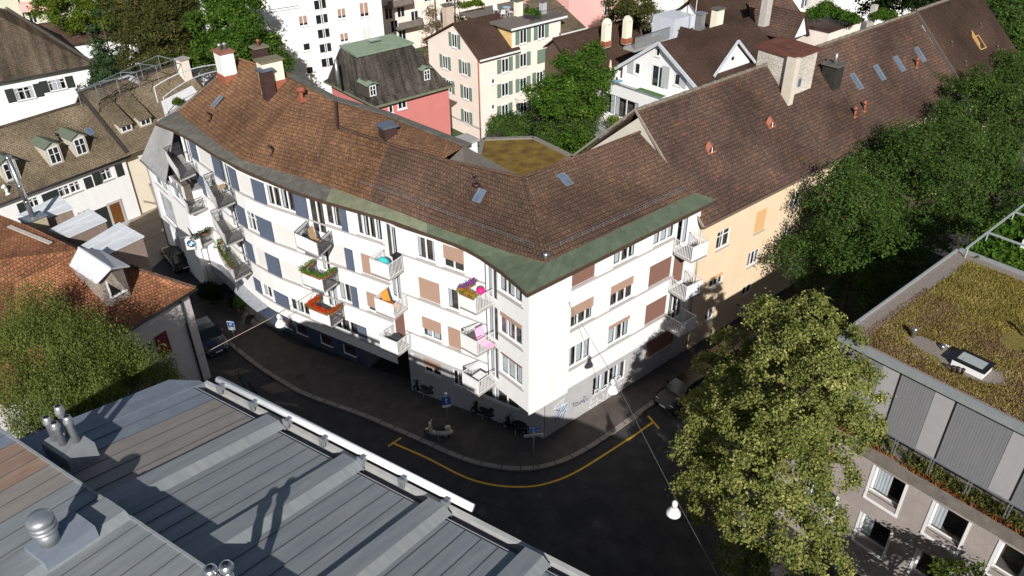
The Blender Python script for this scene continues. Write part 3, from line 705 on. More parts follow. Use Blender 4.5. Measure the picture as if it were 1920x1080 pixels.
# hip and ridge tiles
c = MB()
for a, b in ((EI[1], RID[1]), (RID[1], RID[0]), (RID[1], RID[2]), (RID[2], P(728, 272, 14.75)), (P(728, 272, 14.75), RID[3]), (RID[3], H1)): c.tube(up(a, .1), up(b, .1), .09, 8)
c.build('ridge_tiles', T_MAIND, main)
c = MB(); c.tube(up(H3, .1), up(H4, .1), .09, 8); c.build('ridge_tiles', T_MAIN, main)
c = MB(); c.tube(P(633, 240, 14.9), P(630, 190, 15.7), .07, 8); c.build('flashing', BROWNMET, main)
# snow guard wires
c = MB()
for pts in ([P(x, y, 12.95) for x, y in ((1000, 464), (860, 412), (760, 372), (672, 344))], [P(x, y, 12.95) for x, y in ((1030, 470), (1170, 408), (1285, 354))]):
    for k, dz in ((0, .12), (1, .24)):
        c.path([p + Vector((0, 0, dz)) for p in pts], .011, 5)
    for a, b in zip(pts, pts[1:]):
        n = int((b-a).length/.8)
        for j in range(n): q = a.lerp(b, j/n); c.bar(q, q + Vector((0, 0, .26)), .015)
c.build('snow_guard', GALV, main)
c = MB(); q = P(1023, 486, 12.5); c.tube(q, q + Vector((0, 0, .4)), .12, 10, .17); c.build('rainwater_head', STEEL, main, True)
# left verge wall of the block
c = MB(); c.poly([(VG.x, VG.y, 9), FA.at(0, 9), FA.at(0, 11.8), (VG.x, VG.y, 12.4)]); c.build('end_wall', GREYMET, main)
# ---------------------------------------------------------------- balconies
def bpos(pts, z): return [P(x, y, z) for x, y in pts]
BALC = {}
def balcony(key, f, pts, z, dark=False, solid=True, side='front', mirror=False):
    fl, fr, br = [P(x, y, z) for x, y in pts]
    # back-left point on wall
    a = br - fr; bl = fl + a
    if mirror: bl = fl + (br - fr)
    c = MB(); c.slab([fl, fr, br, bl], .14); o = c.build('balcony', CONC, main)
    m = RAILD if dark else RAIL
    h = Vector((0, 0, .98)); c = MB(); pm = MB()
    d = (fr - fl)
    pm.box(fl + Vector((0, 0, -.12)), d, (d.cross(Vector((0, 0, 1)))).normalized()*-.03, (0, 0, 1.05)); 
    pm.build('balcony_panel', WHITE, o)
    for p, q in ((fr, br), (fl, bl)):
        c.bar(p + h, q + h, .04); c.bar(p + h*.1, q + h*.1, .03)
        n = max(4, int((q-p).length/.11))
        for j in range(n+1):
            t = p.lerp(q, j/n); c.bar(t, t + h, .024 if dark else .03)
        if dark:
            for j in range(n): c.bar(p.lerp(q, j/n) + h*.1, p.lerp(q, min(1, (j+2)/n)) + h*.9, .02)
    c.bar(fl + h, fr + h, .04); c.build('railing', m, o)
    BALC[key] = (fl, fr, br, bl, z)
    return o
balcony('a3', FA, ((556, 461), (598, 481), (621, 458)), FZ[3], dark=True)
balcony('a2', FA, ((568, 531), (608, 547), (632, 530)), FZ[2], dark=True)
balcony('a1', FA, ((582, 597), (621, 613), (643, 597)), FZ[1], dark=True)
balcony('b3', FB, ((696, 511), (731, 524), (755, 507)), FZ[3])
balcony('b2', FB, ((705, 583), (740, 597), (764, 577)), FZ[2])
balcony('b1', FB, ((714, 652), (747, 666), (770, 648)), FZ[1])
balcony('c3', FC, ((862, 574), (893, 588), (924, 570)), FZ[3])
balcony('c2', FC, ((865, 650), (895, 667), (927, 648)), FZ[2])
balcony('c1', FC, ((868, 722), (898, 741), (929, 719)), FZ[1])
def balcR(key, pts, z):
    bl, fl, fr = [P(x, y, z) for x, y in pts]; br = fr + (bl - fl)
    c = MB(); c.slab([bl, fl, fr, br], .14); o = c.build('balcony', CONC, main); h = Vector((0, 0, .98)); pm = MB(); d = fr-fl
    pm.box(fl + Vector((0, 0, -.12)), d, (d.cross(Vector((0, 0, 1)))).normalized()*-.03, (0, 0, 1.05)); pm.build('balcony_panel', WHITE, o)
    c = MB()
    for p, q in ((bl, fl), (br, fr)):
        c.bar(p + h, q + h, .04); c.bar(p + h*.1, q + h*.1, .03); n = max(4, int((q-p).length/.12))
        for j in range(n+1): t = p.lerp(q, j/n); c.bar(t, t + h, .03)
    c.bar(fl + h, fr + h, .04); c.build('railing', RAIL, o); BALC[key] = (fl, fr, br, bl, z)
balcR('r3', ((1264, 474), (1296, 491), (1325, 477)), FZ[3])
balcR('r2', ((1255, 545), (1285, 563), (1314, 549)), FZ[2])
balcR('r1', ((1246, 613), (1275, 630), (1303, 616)), FZ[1])
for k, pts, z in (('d3', ((387, 352), (408, 393), (441, 378)), 3), ('d2', ((400, 418), (425, 461), (456, 447)), 2), ('d1', ((412, 480), (441, 526), (471, 510)), 1),
                  ('e3', ((313, 300), (338, 338), (367, 325)), 3), ('e2', ((331, 365), (355, 402), (384, 390)), 2), ('e1', ((347, 427), (367, 466), (398, 450)), 1)):
    balcony(k, FA, pts, FZ[z], dark=True)
# ================================================================ apricot terrace to the right
D40 = Vector((math.cos(R(40)), math.sin(R(40)), 0)); N40 = Vector((math.sin(R(40)), -math.cos(R(40)), 0))  # along the street / outwards
yl = root('terraced_house', (20, 52, 0), 'long apricot rendered terrace with weathered brown roof behind the street trees', 'terraced house')
Y0 = FR.at(FR.L + .02, 0, .05); FY = F([(Y0.x, Y0.y), ((Y0 + D40*48).x, (Y0 + D40*48).y)])
mb = MB(); yw = []
def ys(x0, x1, y0_, y1_, **k):
    u0, z0 = FY.px(x0, y0_); u1, z1 = FY.px(x1, y1_); yw.append((u0, u1, z0, z1, k))
ys(1341, 1371, 471, 424, panes=2, transom=True, curt=.3); ys(1412, 1440, 440, 388, panes=2, blind=1.0, bmat=ROLLERO)
ys(1399, 1425, 503, 464, panes=3, curt=.4); ys(1329, 1357, 543, 508, panes=3, blind=.35, bmat=ROLLERO)
ys(1480, 1503, 392, 358, panes=2, curt=.4); ys(1390, 1410, 557, 530, panes=2); ys(1320, 1340, 605, 573, panes=2, curt=.3)
ys(1463, 1484, 458, 425, panes=3, curt=.3); ys(1545, 1566, 352, 322, panes=2, curt=.3)
for k in range(6):
    u = 17.5 + k*4.2
    for z in (2.2, 5.0, 7.9): yw.append((u, u+1.5, z, z+1.5, dict(panes=3, curt=.4)))
FY.wall(mb, 0, 10.35, [w[:4] for w in yw]); E0, E1 = FY.at(0, 0), FY.at(48, 0)
bk_ = 11.2
for a, b in ((E0 - N40*bk_, E0), (E1, E1 - N40*bk_), (E1 - N40*bk_, E0 - N40*bk_)):
    mb.poly([(a.x, a.y, 0), (b.x, b.y, 0), (b.x, b.y, 10.35), (a.x, a.y, 10.35)])
mb.build('wall', [YELLOW, INTERIOR], yl)
for w in yw: window(FY, yl, *w[:4], **w[4])
GR = mat('gable render', (0.62, 0.57, 0.48), .9, .08, 1)
g = MB(); pk = Vector((8.1, 47.6, 15.75)); gf = FY.at(0, 10.3, .0); gb = Vector((4.5, 51.9, 11.3)); 
g.poly([gf, (gf.x, gf.y, 10.3), pk, (gb.x, gb.y, 11.0), (gb.x-.6, gb.y+.75, 10.3)]); g.build('gable_wall', GR, yl)
rt = lambda u, z, dd: FY.at(u, z, dd)
RW = 5.75  # ridge distance behind the wall
UJ = FY.ux(1803, 10.3)
for u0, u1, nm in ((-.25, UJ-.1, 'weathered brown tiled slope'), (UJ+.2, 47.8, 'darker brown tiled slope at the far end')):
    dz = 0.0 if u0 < 1 else .12
    r = MB(); r.slab([FY.at(u0, 10.25+dz, .45), FY.at(u1, 10.25+dz, .45), FY.at(u1, 16.0+dz, -RW), FY.at(u0, 16.0+dz, -RW)], .16)
    r.build('roof', T_YEL if u0 < 1 else T_BR, yl, label=nm)
    r = MB(); r.slab([FY.at(u0, 16.0+dz, -RW-.01), FY.at(u1, 16.0+dz, -RW-.01), FY.at(u1, 10.6+dz, -RW*2), FY.at(u0, 10.6+dz, -RW*2)], .16)
    r.build('roof', T_YEL if u0 < 1 else T_BR, yl, label='rear ' + nm)
c = MB()
for i in range(96): u = -.2 + i*.5; c.tube(FY.at(u, 16.04+(.12 if u > UJ else 0), -RW), FY.at(u+.46, 16.06+(.12 if u > UJ else 0), -RW), .12 + .02*(i % 2), 8)
c.build('ridge_tiles', mat('lichened ridge tiles', (.10, .075, .055), .9, .3, 5, col2=(.26, .23, .18)), yl)
c = MB()
c.tube(FY.at(-.3, 10.2, .5), FY.at(47.8, 10.2, .5), .09, 8); c.build('gutter', mat('brown gutter', (.10, .075, .055), .7), yl, True)
c = MB(); 
for p, q in (((-.33, 10.28, .5), (-.33, 16.1, -RW)), ((-.33, 16.1, -RW), (-.33, 10.9, -RW*2))): c.bar(FY.at(*p), FY.at(*q), .10, .14)
c.build('verge_trim', mat('weathered verge', (.26, .23, .19), .9), yl)
c = MB(); 
for u in (8.3, 14.1, 19.9): c = MB(); c.bar(FY.at(u, 10.38, .4), FY.at(u, 16.07, -RW), .03, .03); c.build('roof_joint', mat('dull joint sheet', (.10, .085, .07), .8), yl)
c = MB(); c.bar(FY.at(UJ, 10.42, .4), FY.at(UJ, 16.2, -RW), .16, .24)
c.build('roof_joint', mat('dull joint sheet', (.10, .085, .07), .8), yl)
pipe_r(yl, FY.at(.15, 0, .08), FY.at(.15, 10.1, .08)); pipe_r(yl, FY.at(17.2, 0, .08), FY.at(17.2, 10.1, .08))
def on_slope(f, x, y, za=10.25, zb=16.0, da=.45, db=-RW):
    """pixel -> point on a facade-parallel slope"""
    A = f.at(0, za, da); B = f.at(1, za, da); Cc = f.at(0, zb, db); nn = (B-A).cross(Cc-A); r_ = ray(x, y); o = Vector((0, 0, CAMH))
    return o + r_*((A-o).dot(nn)/r_.dot(nn))
# roof windows on the apricot terrace
def skylight(par, q, t, n_up, w, l, m=None, h=.1, name='roof_window', fm=None):
    """q lower left corner on slope, t along, n_up up-slope unit"""
    nn = t.cross(n_up).normalized(); nn = nn if nn.z > 0 else -nn
    c = MB(); b = .07; q = q + nn*.02
    for a_, L1_, L2_ in ((q, t*w, n_up*b), (q + n_up*(l-b), t*w, n_up*b), (q + n_up*b, t*b, n_up*(l-2*b)), (q + n_up*b + t*(w-b), t*b, n_up*(l-2*b))): c.box(a_, L1_, L2_, nn*h)
    o = c.build(name, fm or GALV, par); g = MB(); g.box(q + t*b + n_up*b, t*(w-2*b), n_up*(l-2*b), nn*(h*.6)); g.build('pane', m or SKYG, o); return o
SKYG = mat('roof window glass', (.10, .14, .20), .08, .3, 2, spec=1.0)
upY = (FY.at(0, 16.0, -RW) - FY.at(0, 10.25, .45)).normalized()
for x, y in ((1614, 173), (1657, 156), (1694, 139), (1733, 121)): skylight(yl, on_slope(FY, x-4, y-3), D40, upY, .65, 1.45)
q = on_slope(FY, 1838, 95); o = skylight(yl, q, D40, upY, 1.1, 1.4, fm=mat('pine window frame', (.55, .33, .12), .6)); o['label'] = 'open pine-framed roof window'
c = MB(); c.box(q + upY*.05 + Vector((0, 0, .1)), D40*-.08, upY*1.3, Vector((0, 0, .35)) + upY*.3); c.build('roof_window', MATS['pine window frame'], yl)
# eyebrow dormers of terracotta
def eyebrow(x, y, s=1.0):
    q = on_slope(FY, x, y); c = MB(); n = 10; back = upY*.85*s
    vs = []; fr_ = []
    for i in range(n+1):
        a = math.pi*i/n; p = q + D40*(math.cos(a)*.5*s) + Vector((0, 0, math.sin(a)*.62*s + .02)); fr_.append(p)
    for a, b in zip(fr_, fr_[1:]): c.poly([a, b, b + back*((.75)), a + back*.75]); c.poly([a, b, b + N40*.06 + Vector((0, 0, .06)), a + N40*.06 + Vector((0, 0, .06))])
    c.poly([p + back*.02 for p in fr_], 1); c.bar(q + N40*.02, q + N40*.02 + Vector((0, 0, .6*s)), .05, mi=2); c.box(q - D40*.6*s + upY*-.1 + Vector((0, 0, .03)), D40*1.2*s, upY*.12, (0, 0, .05))
    return c.build('roof_vent', [TERRA, DARKGLASS, FRAME], yl)
eyebrow(1334, 287, .66); eyebrow(1447, 239, .66)
def hood(par, q, h=.55, m=TERRA, r_=.09):
    c = MB(); c.cbox(q + Vector((0, 0, -.12)), .35, .35, .12, 40); c.tube(q, q + Vector((0, 0, h)), r_, 8); c.tube(q + Vector((0, 0, h)), q + Vector((-.15, -.1, h+.18)), r_*1.5, 8)
    return c.build('vent_pipe', m, par, True)
for x, y in ((1602, 218), (1620, 207), (1718, 125)): hood(yl, on_slope(FY, x, y))
for x, y in ((1784, 84), (1810, 121), (1838, 50), (1870, 92), (1890, 135)): hood(yl, on_slope(FY, x, y), .18, GREYMET, .05)
# big stair-tower chimney with its rust red sheet roof, and the black clad chimney
TW = mat('tower brick painted', (.58, .53, .44), .9, .1, 1.5)
TB_ = tile('pale tower brick', [(.42, .39, .33), (.58, .53, .46), (.64, .60, .53)], .25, .075, bump=.3, mort=.75)
q0 = on_slope(FY, 1478, 195); a = on_slope(FY, 1530, 165)
u0, _ = FY.px(1478, 195); f0 = q0; zt = 19.6
bx0 = q0 - D40*.15
t_ = root('stair_tower', q0, 'square roof tower of pale brick with rust red tiled lid and grey corner pillar', 'roof tower')
c = MB(); o_ = q0 + D40*.0
c.box(Vector((o_.x, o_.y, 13.0)) - D40*.0 - N40*.0, D40*-2.0*0 + D40*1.9, -N40*2.7, (0, 0, 4.55)); 
W0_ = Vector((q0.x, q0.y, 0)) - N40*.35 + D40*.2
c = MB(); c.box(W0_ + Vector((0, 0, 11)), D40*3.1, -N40*2.9, (0, 0, 6.0)); c.build('wall', TB_, t_)
c = MB(); c.box(W0_ + Vector((0, 0, 10.5)) + N40*.45 - D40*.35, D40*.55, -N40*.75, (0, 0, 6.55)); c.build('corner_pillar', TW, t_)
c = MB(); c.slab([W0_ + Vector((0, 0, 17.05)) + N40*.2 - D40*.2, W0_ + Vector((0, 0, 17.05)) + N40*.2 + D40*3.3, W0_ + Vector((0, 0, 17.25)) - N40*3.2 + D40*3.3, W0_ + Vector((0, 0, 17.25)) - N40*3.2 - D40*.2], .14)
c.build('roof', mat('rust red lid', (.075, .03, .022), .8, .4, 1.2, .3, 8, col2=(.17, .06, .035)), t_)
c = MB(); c.box(W0_ + Vector((0, 0, 14.6)) + N40*.03 + D40*1.2, D40*.35, -N40*.04, (0, 0, .6)); c.build('window', SKYG, t_)
c = MB(); c.box(W0_ + Vector((0, 0, 12.6)) + N40*.08 + D40*.3, D40*2.8, -N40*.1, (0, 0, .28)); c.build('flashing', TERRA, t_)
q = on_slope(FY, 1567, 168)
ch = root('chimney', q, 'black clad rectangular chimney beside the pale roof tower', 'chimney')
c = MB(); c.box(Vector((q.x, q.y, 11.3)) - D40*.5, D40*1.1, -N40*1.15, (0, 0, 4.0)); c.build('stack', BROWNMET if False else mat('black slate cladding', (.028, .027, .022), .9, .3, 3), ch)
c = MB(); c.box(Vector((q.x, q.y, 15.3)) - D40*.62 + N40*.12, D40*1.34, -N40*1.4, (0, 0, .12)); c.build('cap', CONC if False else GREYMET, ch)
c = MB(); e = Vector((q.x, q.y, 15.4)) - N40*.5; c.tube(e, e + Vector((0, 0, .8)), .1, 10); c.build('flue', GALV, ch, True)
# ================================================================ roof things on the corner block
def plane3(a, b, c_):
    nn = (b-a).cross(c_-a)
    def f(x, y):
        r_ = ray(x, y); o = Vector((0, 0, CAMH)); return o + r_*((a-o).dot(nn)/r_.dot(nn))
    return f, (nn if nn.z > 0 else -nn).normalized()
pR, nR = plane3(EI[0], EI[1], RID[1]); pA, nA = plane3(EI[3], EI[8], P(820, 300, 14.75)); pB, nB = plane3(EI[10], EI[13], H2); pC, nC = plane3(EI[13], VG, H4)
def horiz(n): return Vector((-n.y, n.x, 0)).normalized()
for f, n, x, y, w_, l_, lb in ((pR, nR, 1061, 352, .6, .95, None), (pA, nA, 886, 378, .55, .85, None), (pB, nB, 596, 294, .6, .9, None), (pC, nC, 396, 200, .5, 1.1, None)):
    t = horiz(n); u_ = n.cross(t); u_ = u_ if u_.z > 0 else -u_
    skylight(main, f(x, y), t, u_, w_, l_)
for f, x, y, m in ((pB, 512, 289, BLACK), (pC, 396, 225, BLACK), (pA, 893, 345, BROWNMET)): hood(main, f(x, y), .45, m, .05)
def chimney(name, q, sx, sy, h, ang, m, capm, label, down=1.2, capo=.12, capt=.12, fl=None, pots=0, base=None):
    r_ = root(name, q, label, 'chimney'); c = MB(); c.cbox(q - Vector((0, 0, down)), sx, sy, h + down, ang); c.build('stack', m, r_)
    c = MB(); c.cbox(q + Vector((0, 0, h)), sx + capo*2, sy + capo*2, capt, ang); c.build('cap', capm, r_)
    if base: c = MB(); c.cbox(q - Vector((0, 0, .5)), sx+.12, sy+.12, .62, ang); c.build('flashing', base, r_)
    for i in range(pots):
        a = R(ang); p = q + Vector((math.cos(a)*(i-(pots-1)/2)*.4, math.sin(a)*(i-(pots-1)/2)*.4, h+capt)); c = MB(); c.lathe(p, [(.12, 0), (.12, .35), (.16, .37), (.16, .43), (.12, .45), (.12, .5)], 10); c.build('pot', fl or GALV, r_, True)
    return r_
chimney('chimney', pC(427, 140), 1.0, 1.3, 1.75, 40, WHITE, mat('rust capping', (.26, .11, .07), .7, .3, 3), 'white plastered chimney with rusty flat cap and steel pots at the left roof end', pots=2, base=TERRA)
chimney('chimney', pC(505, 176), .75, .75, 1.7, 40, BROWNMET, mat('slate blue cap', (.09, .11, .15), .5), 'dark brown sheet-clad chimney with blue grey lid in front of the cream chimney')
chimney('chimney', P(511, 152, 15.7), 1.5, 1.0, 1.5, 40, CREAM2, mat('mossy stone slab', (.17, .15, .10), .9, .2, 3), 'cream rendered chimney under a mossy stone slab', base=TERRA)
chimney('chimney', P(491, 120, 15.0), 1.0, .8, 1.3, 40, BROWNMET, mat('mossy stone slab', (.17, .15, .10), .9), 'brown chimney with terracotta pot farthest back on the left roof', fl=TERRA, pots=1)
chimney('chimney', P(729, 266, 14.55), .85, .85, 1.05, 35, BROWNMET, MATS['slate blue cap'], 'short dark sheet-clad chimney with blue grey lid on the middle of the ridge')
chimney('chimney', P(870, 295, 13.6), 1.35, 1.1, 1.1, 40, WHITE, CONC, 'white chimney block with grey concrete lid by the mossy flat roof', down=4)
q = pC(566, 185); rr = root('roof_ventilator', q, 'rusty red bent ventilator pipe on the reddish roof slope', 'roof vent')
c = MB(); c.cbox(q - Vector((0, 0, .2)), .45, .45, .25, 40); c.tube(q, q + Vector((0, 0, .55)), .13, 10); c.build('base', TERRA, rr); c = MB(); c.tube(q + Vector((-.25, 0, .62)), q + Vector((.3, 0, .62)), .2, 12); c.build('hood', mat('rust pipe', (.24, .07, .04), .7), rr, True)
# link building with mossy flat roof behind the nose
MOSS = mat('moss and sedum', (.085, .045, .012), .95, .4, 1.3, .8, 15, col2=(.22, .15, .022))
ms = root('annexe', (1, 55, 0), 'low annexe with ochre mossy flat roof in the courtyard behind the corner', 'building')
mp = [P(x, y, 13.2) for x, y in ((905, 262), (1000, 259), (1075, 296), (988, 338), (895, 305))]; mp = mp[::-1]
c = MB(); c.prism([(p.x, p.y) for p in mp], -.9, 13.0); c.build('wall', WHITE, ms)
c = MB(); c.slab(mp, .18); c.build('roof', MOSS, ms); c = MB()
for a, b in zip(mp, mp[1:]+mp[:1]): c.bar(a + Vector((0, 0, .04)), b + Vector((0, 0, .04)), .35, .12)
c.build('roof_edging', mat('gravel edge', (.20, .18, .15), .9, .3, 8), ms)
# ================================================================ left end wing with grey sheet mansard
lw = root('house', (-28, 58, 0), 'white end house with ribbed grey metal mansard at the left end of the curved block', 'house')
E0_ = Vector((-29.75, 60.2, 0)); E1_ = Vector((-24.55, 53.85, 0)); FE = F([E0_, E1_]); mb = MB(); eo = []
for x0, y0_, x1, y1_, k in ((293, 342, 303, 318, dict(panes=2, curt=.3)), (309, 405, 320, 378, dict(panes=1, curt=.9)), (327, 368, 338, 350, dict(panes=2, curt=.3))):
    u0, z0 = FE.px(x0, y0_); u1, z1 = FE.px(x1, y1_); eo.append((u0-.1, u1+.1, z0, z1, k))
u0, z0 = FE.px(326, 445); eo.append((u0, u0+2.2, -.1, 2.1, dict(panes=4, sill=False, curt=.1)))
FE.wall(mb, -.9, 7.75, [w[:4] for w in eo]); ib = Vector((.77, .64, 0))
for a, b in ((E0_ + ib*8, E0_), (E1_, E1_ + ib*1.6)): mb.poly([(a.x, a.y, -.9), (b.x, b.y, -.9), (b.x, b.y, 7.75), (a.x, a.y, 7.75)])
mb.build('wall', [WHITE, INTERIOR], lw)
for w in eo: window(FE, lw, *w[:4], **w[4])
RIBM = mat('ribbed grey sheet', (.27, .27, .27), .6, .12, 2)
c = MB(); uM = FE.ux(318, 7.75); a0, a1 = FE.at(-.25, 7.75, .3), FE.at(uM, 7.75, .3); 
lo_, hi_ = 0.0, 8.0
for _ in range(30):
    m_ = (lo_+hi_)/2
    if proj(FE.at(m_, 11.1, -1.6))[0] < 326: lo_ = m_
    else: hi_ = m_
b0, b1 = FE.at(.9, 11.1, -1.6), FE.at(lo_, 11.1, -1.6)
c.slab([FE.at(uM, 7.78, .12), FE.at(FE.L, 7.78, .12), FE.at(FE.L, 7.78, -1.6), FE.at(uM, 7.78, -1.6)], .1)
c.slab([a0, a1, b1, b0], .1); 
for i in range(34): t = (i+.5)/34; c.bar(a0.lerp(a1, t) + Vector((0, 0, .03)), b0.lerp(b1, t) + Vector((0, 0, .03)), .05, .05)
c.slab([a0, b0, b0 + ib*6, a0 + ib*8], .1)
c.build('roof', RIBM, lw); c = MB(); c.tube(a0 + Vector((0, 0, -.05)), a1 + Vector((0, 0, -.05)), .09, 8); c.build('gutter', GALV, lw, True)
pipe_r(lw, FE.at(.06, -.8, .06), FE.at(.06, 7.7, .06), .05, mat('grey pipe', (.2, .2, .21), .6))
# lettering above the garage: small dark characters
def text(par, s, q, t, n, size, m, name='lettering', up=None, align='CENTER'):
    cu = bpy.data.curves.new(name, 'FONT'); cu.body = s; cu.size = size; cu.align_x = align; cu.extrude = .004
    ob = bpy.data.objects.new(name, cu); C.objects.link(ob); dg = bpy.context.evaluated_depsgraph_get(); me = bpy.data.meshes.new_from_object(ob.evaluated_get(dg)); bpy.data.objects.remove(ob)
    o = bpy.data.objects.new(name, me); C.objects.link(o); me.materials.clear(); me.materials.append(m)
    up = up or Vector((0, 0, 1)); Mx = Matrix((t, up, n)).transposed().to_4x4(); Mx.translation = q - (wloc(par) if par else Vector((0, 0, 0))); o.matrix_local = Mx
    if par: o.parent = par; o.matrix_local = Mx
    return o
# terrace with white wall and hoop frame at the left end of the roof
tr = root('roof_terrace', (-27, 60, 9), 'white walled roof terrace with curved steel hoop frame at the left end', 'roof terrace')
c = MB(); ta, tb_, tc_ = P(302, 190, 10.6), P(312, 222, 10.6), P(345, 205, 10.6)
tp = [ta, P(310, 214, 10.6), P(372, 175, 10.6), P(360, 160, 10.6)]
c.prism([(p.x, p.y) for p in (tp[::-1] if (tp[1]-tp[0]).cross(tp[2]-tp[1]).z < 0 else tp)], 4, 10.6); c.build('parapet', WHITE, tr)
c = MB()
for x, y, X2, Y2 in ((296, 192, 412, 136), (314, 212, 416, 148)):
    pts = []; a, b = P(x, y, 10.6), P(X2, Y2, 11.5)
    p0 = a + Vector((0, 0, 0)); 
    for i in range(9):
        t = i/8; q = a.lerp(b, t); q.z = 10.6 + 1.9*math.sin(math.pi*min(1, .25+t*.42)); pts.append(q)
    c.tube(a, pts[0], .05); c.path(pts, .05, 6)
c.build('hoop_frame', mat('white steel', (.55, .56, .57), .5), tr)
# ================================================================ farmhouse, upper left
fh = root('farmhouse', (-40, 66, 0), 'white farmhouse with lichened tiled roof, three green dormers and dark shutters', 'house')
fh2 = root('farmhouse', (-32, 74, 0), 'rear farmhouse wing with lichened roof and two small flat white dormers', 'house')
HE = P(250, 288, 5.4); HD = Vector((math.cos(R(54)), math.sin(R(54)), 0)); HN = Vector((math.sin(R(54)), -math.cos(R(54)), 0))
c0_ = Vector((-34.9, 66.9, 0)); FH = F([c0_ - HD*15, c0_]); mb = MB(); HW = []
def hs(x0, y0_, x1, y1_, **k):
    u0, z0 = FH.px(x0, y0_); u1, z1 = FH.px(x1, y1_); HW.append((u0, u1, z0, z1, k))
hs(193, 341, 207, 313, panes=2, transom=True, curt=.3); hs(135, 363, 148, 338, panes=2, transom=True, curt=.3); hs(115, 371, 128, 346, panes=2, transom=True, curt=.3)
hs(57, 392, 70, 368, panes=2, transom=True); hs(147, 404, 170, 390, panes=3)
FH.wall(mb, -.9, 5.3, [w[:4] for w in HW])
c1_ = c0_ + Vector((-HN.x, -HN.y, 0))*8.6
for a, b in ((c0_, c1_), (c1_, c1_ - HD*15), (c1_ - HD*15, c0_ - HD*15)): mb.poly([(a.x, a.y, -.9), (b.x, b.y, -.9), (b.x, b.y, 5.3), (a.x, a.y, 5.3)])
mb.build('wall', [WHITE, INTERIOR], fh)
for i, w in enumerate(HW):
    window(FH, fh, *w[:4], **w[4]); a, b, z0, z1 = w[:4]
    if i == 0: shutter(FH, fh, a-.75, a-.05, z0-.1, z1, DARKSH); shutter(FH, fh, b+.35, b+1.05, z0-.1, z1, DARKSH)
    if i == 1: shutter(FH, fh, b+.35, b+1.05, z0-.1, z1, DARKSH)
    if i == 2: shutter(FH, fh, a-.95, a-.1, z0-.1, z1, DARKSH)
    if i == 3: shutter(FH, fh, a-.9, a-.1, z0-.1, z1, DARKSH); shutter(FH, fh, b+.3, b+1.1, z0-.1, z1, DARKSH)
u0, _ = FH.px(210, 405); c = MB(); FH.bx(c, u0, u0+1.0, -.8, 1.35, .0, .05); dr = c.build('door', mat('brown door', (.14, .055, .015), .5, .2, 4), fh)
c = MB(); FH.bx(c, u0-.2, u0, -.8, 1.5, .0, .08); FH.bx(c, u0+1.0, u0+1.2, -.8, 1.5, .0, .08); FH.bx(c, u0-.2, u0+1.2, 1.36, 1.56, .0, .09); FH.bx(c, u0-.3, u0+1.3, -.85, -.7, .0, .6); c.build('door_surround', SILL, dr)
u0, z0 = FH.px(180, 400); c = MB(); FH.bx(c, u0-.2, u0+1.2, -.8, 1.4, .0, .03); c.build('gate', DARKSH, fh)
# roof plane
z0r, z1r = 5.25, 9.3; ra, rb = FH.at(-.6, z0r, .5), FH.at(FH.L+.35, z0r, .5); rc, rd = FH.at(FH.L+.35, z1r, -4.4), FH.at(-.6, z1r, -4.4)
r = MB(); r.slab([ra, rb, rc, rd], .16); r.slab([rd, rc, FH.at(FH.L+.35, z0r, -9.2), FH.at(-.6, z0r, -9.2)], .16); r.build('roof', T_H5, fh)
c = MB(); c.tube(rd + Vector((0, 0, .05)), rc + Vector((0, 0, .05)), .12, 8); c.build('ridge_tiles', T_TL, fh)
c = MB(); c.tube(ra + HN*.06, rb + HN*.06, .08, 8); c.build('gutter', mat('dark gutter', (.04, .04, .04), .6), fh, True)
g = MB(); g.poly([FH.at(FH.L, 5.3, 0), FH.at(FH.L, 5.3, -8.6), FH.at(FH.L, 9.1, -4.4)]); g.build('gable_wall', WHITE, fh)
pH = lambda x, y: on_slope(FH, x, y, z0r, z1r, .5, -4.4)
CO2 = mat('green grey dormer sheet', (.13, .15, .11), .7, .2, 3)
def dormer(par, base, t, n, w, h, depth, roofm, facem, pane=2, ov=.15, kind='dormer', gable=.35):
    """base: front bottom centre; t along; n outward"""
    o = MB(); B = base - t*w/2
    o.box(B, t*w, -n*depth, (0, 0, h)); o.add([B + Vector((0, 0, h)), B + t*w + Vector((0, 0, h)), B + t*w/2 + Vector((0, 0, h+gable))], [(0, 1, 2)])
    body = o.build(kind, facem, par); r = MB(); z = Vector((0, 0, h + .02)); top = z + Vector((0, 0, gable)); e = n*ov
    r.slab([B - t*ov + e + z - Vector((0,0,.08)), B + t*w/2 + e + top, B + t*w/2 - n*(depth+.5) + top, B - t*ov - n*depth + z], .07); r.slab([B + t*(w+ov) + e + z - Vector((0,0,.08)), B + t*w/2 + e + top, B + t*w/2 - n*(depth+.5) + top, B + t*(w+ov) - n*depth + z], .07)
    r.build('dormer_roof', roofm, body)
    f = F([B + n*.01, B + t*w + n*.01]); m = .16
    fr = MB(); f.bx(fr, m, w-m, .12, .2, 0, .05); f.bx(fr, m, w-m, h-.22, h-.14, 0, .05)
    for k in range(pane+1): u = m + (w-2*m-.07)*k/pane; f.bx(fr, u, u+.07, .2, h-.22, 0, .05)
    f.bx(fr, m, w-m, h*.55, h*.55+.04, 0, .04); g = MB(); f.bx(g, m, w-m, .15, h-.16, 0, .02)
    for mm in (fr, g): mm.v = [(v[0], v[1], v[2] + base.z) for v in mm.v]
    wf = fr.build('window_frame', FRAME, body); g.build('pane', DARKGLASS, body)
    return body
for x, y in ((164, 283), (116, 300), (34, 330)): dormer(fh, pH(x-8, y+8), HD, HN, 1.25, 1.7, 2.4, CO2, mat('dormer cheek', (.46, .43, .36), .8))
skylight(fh, pH(167, 256), HD, (rc-rb).normalized(), .6, .8)
hood(fh, pH(112, 262), .4, BLACK, .07); hood(fh, pH(14, 362), .5, WHITEP, .12)
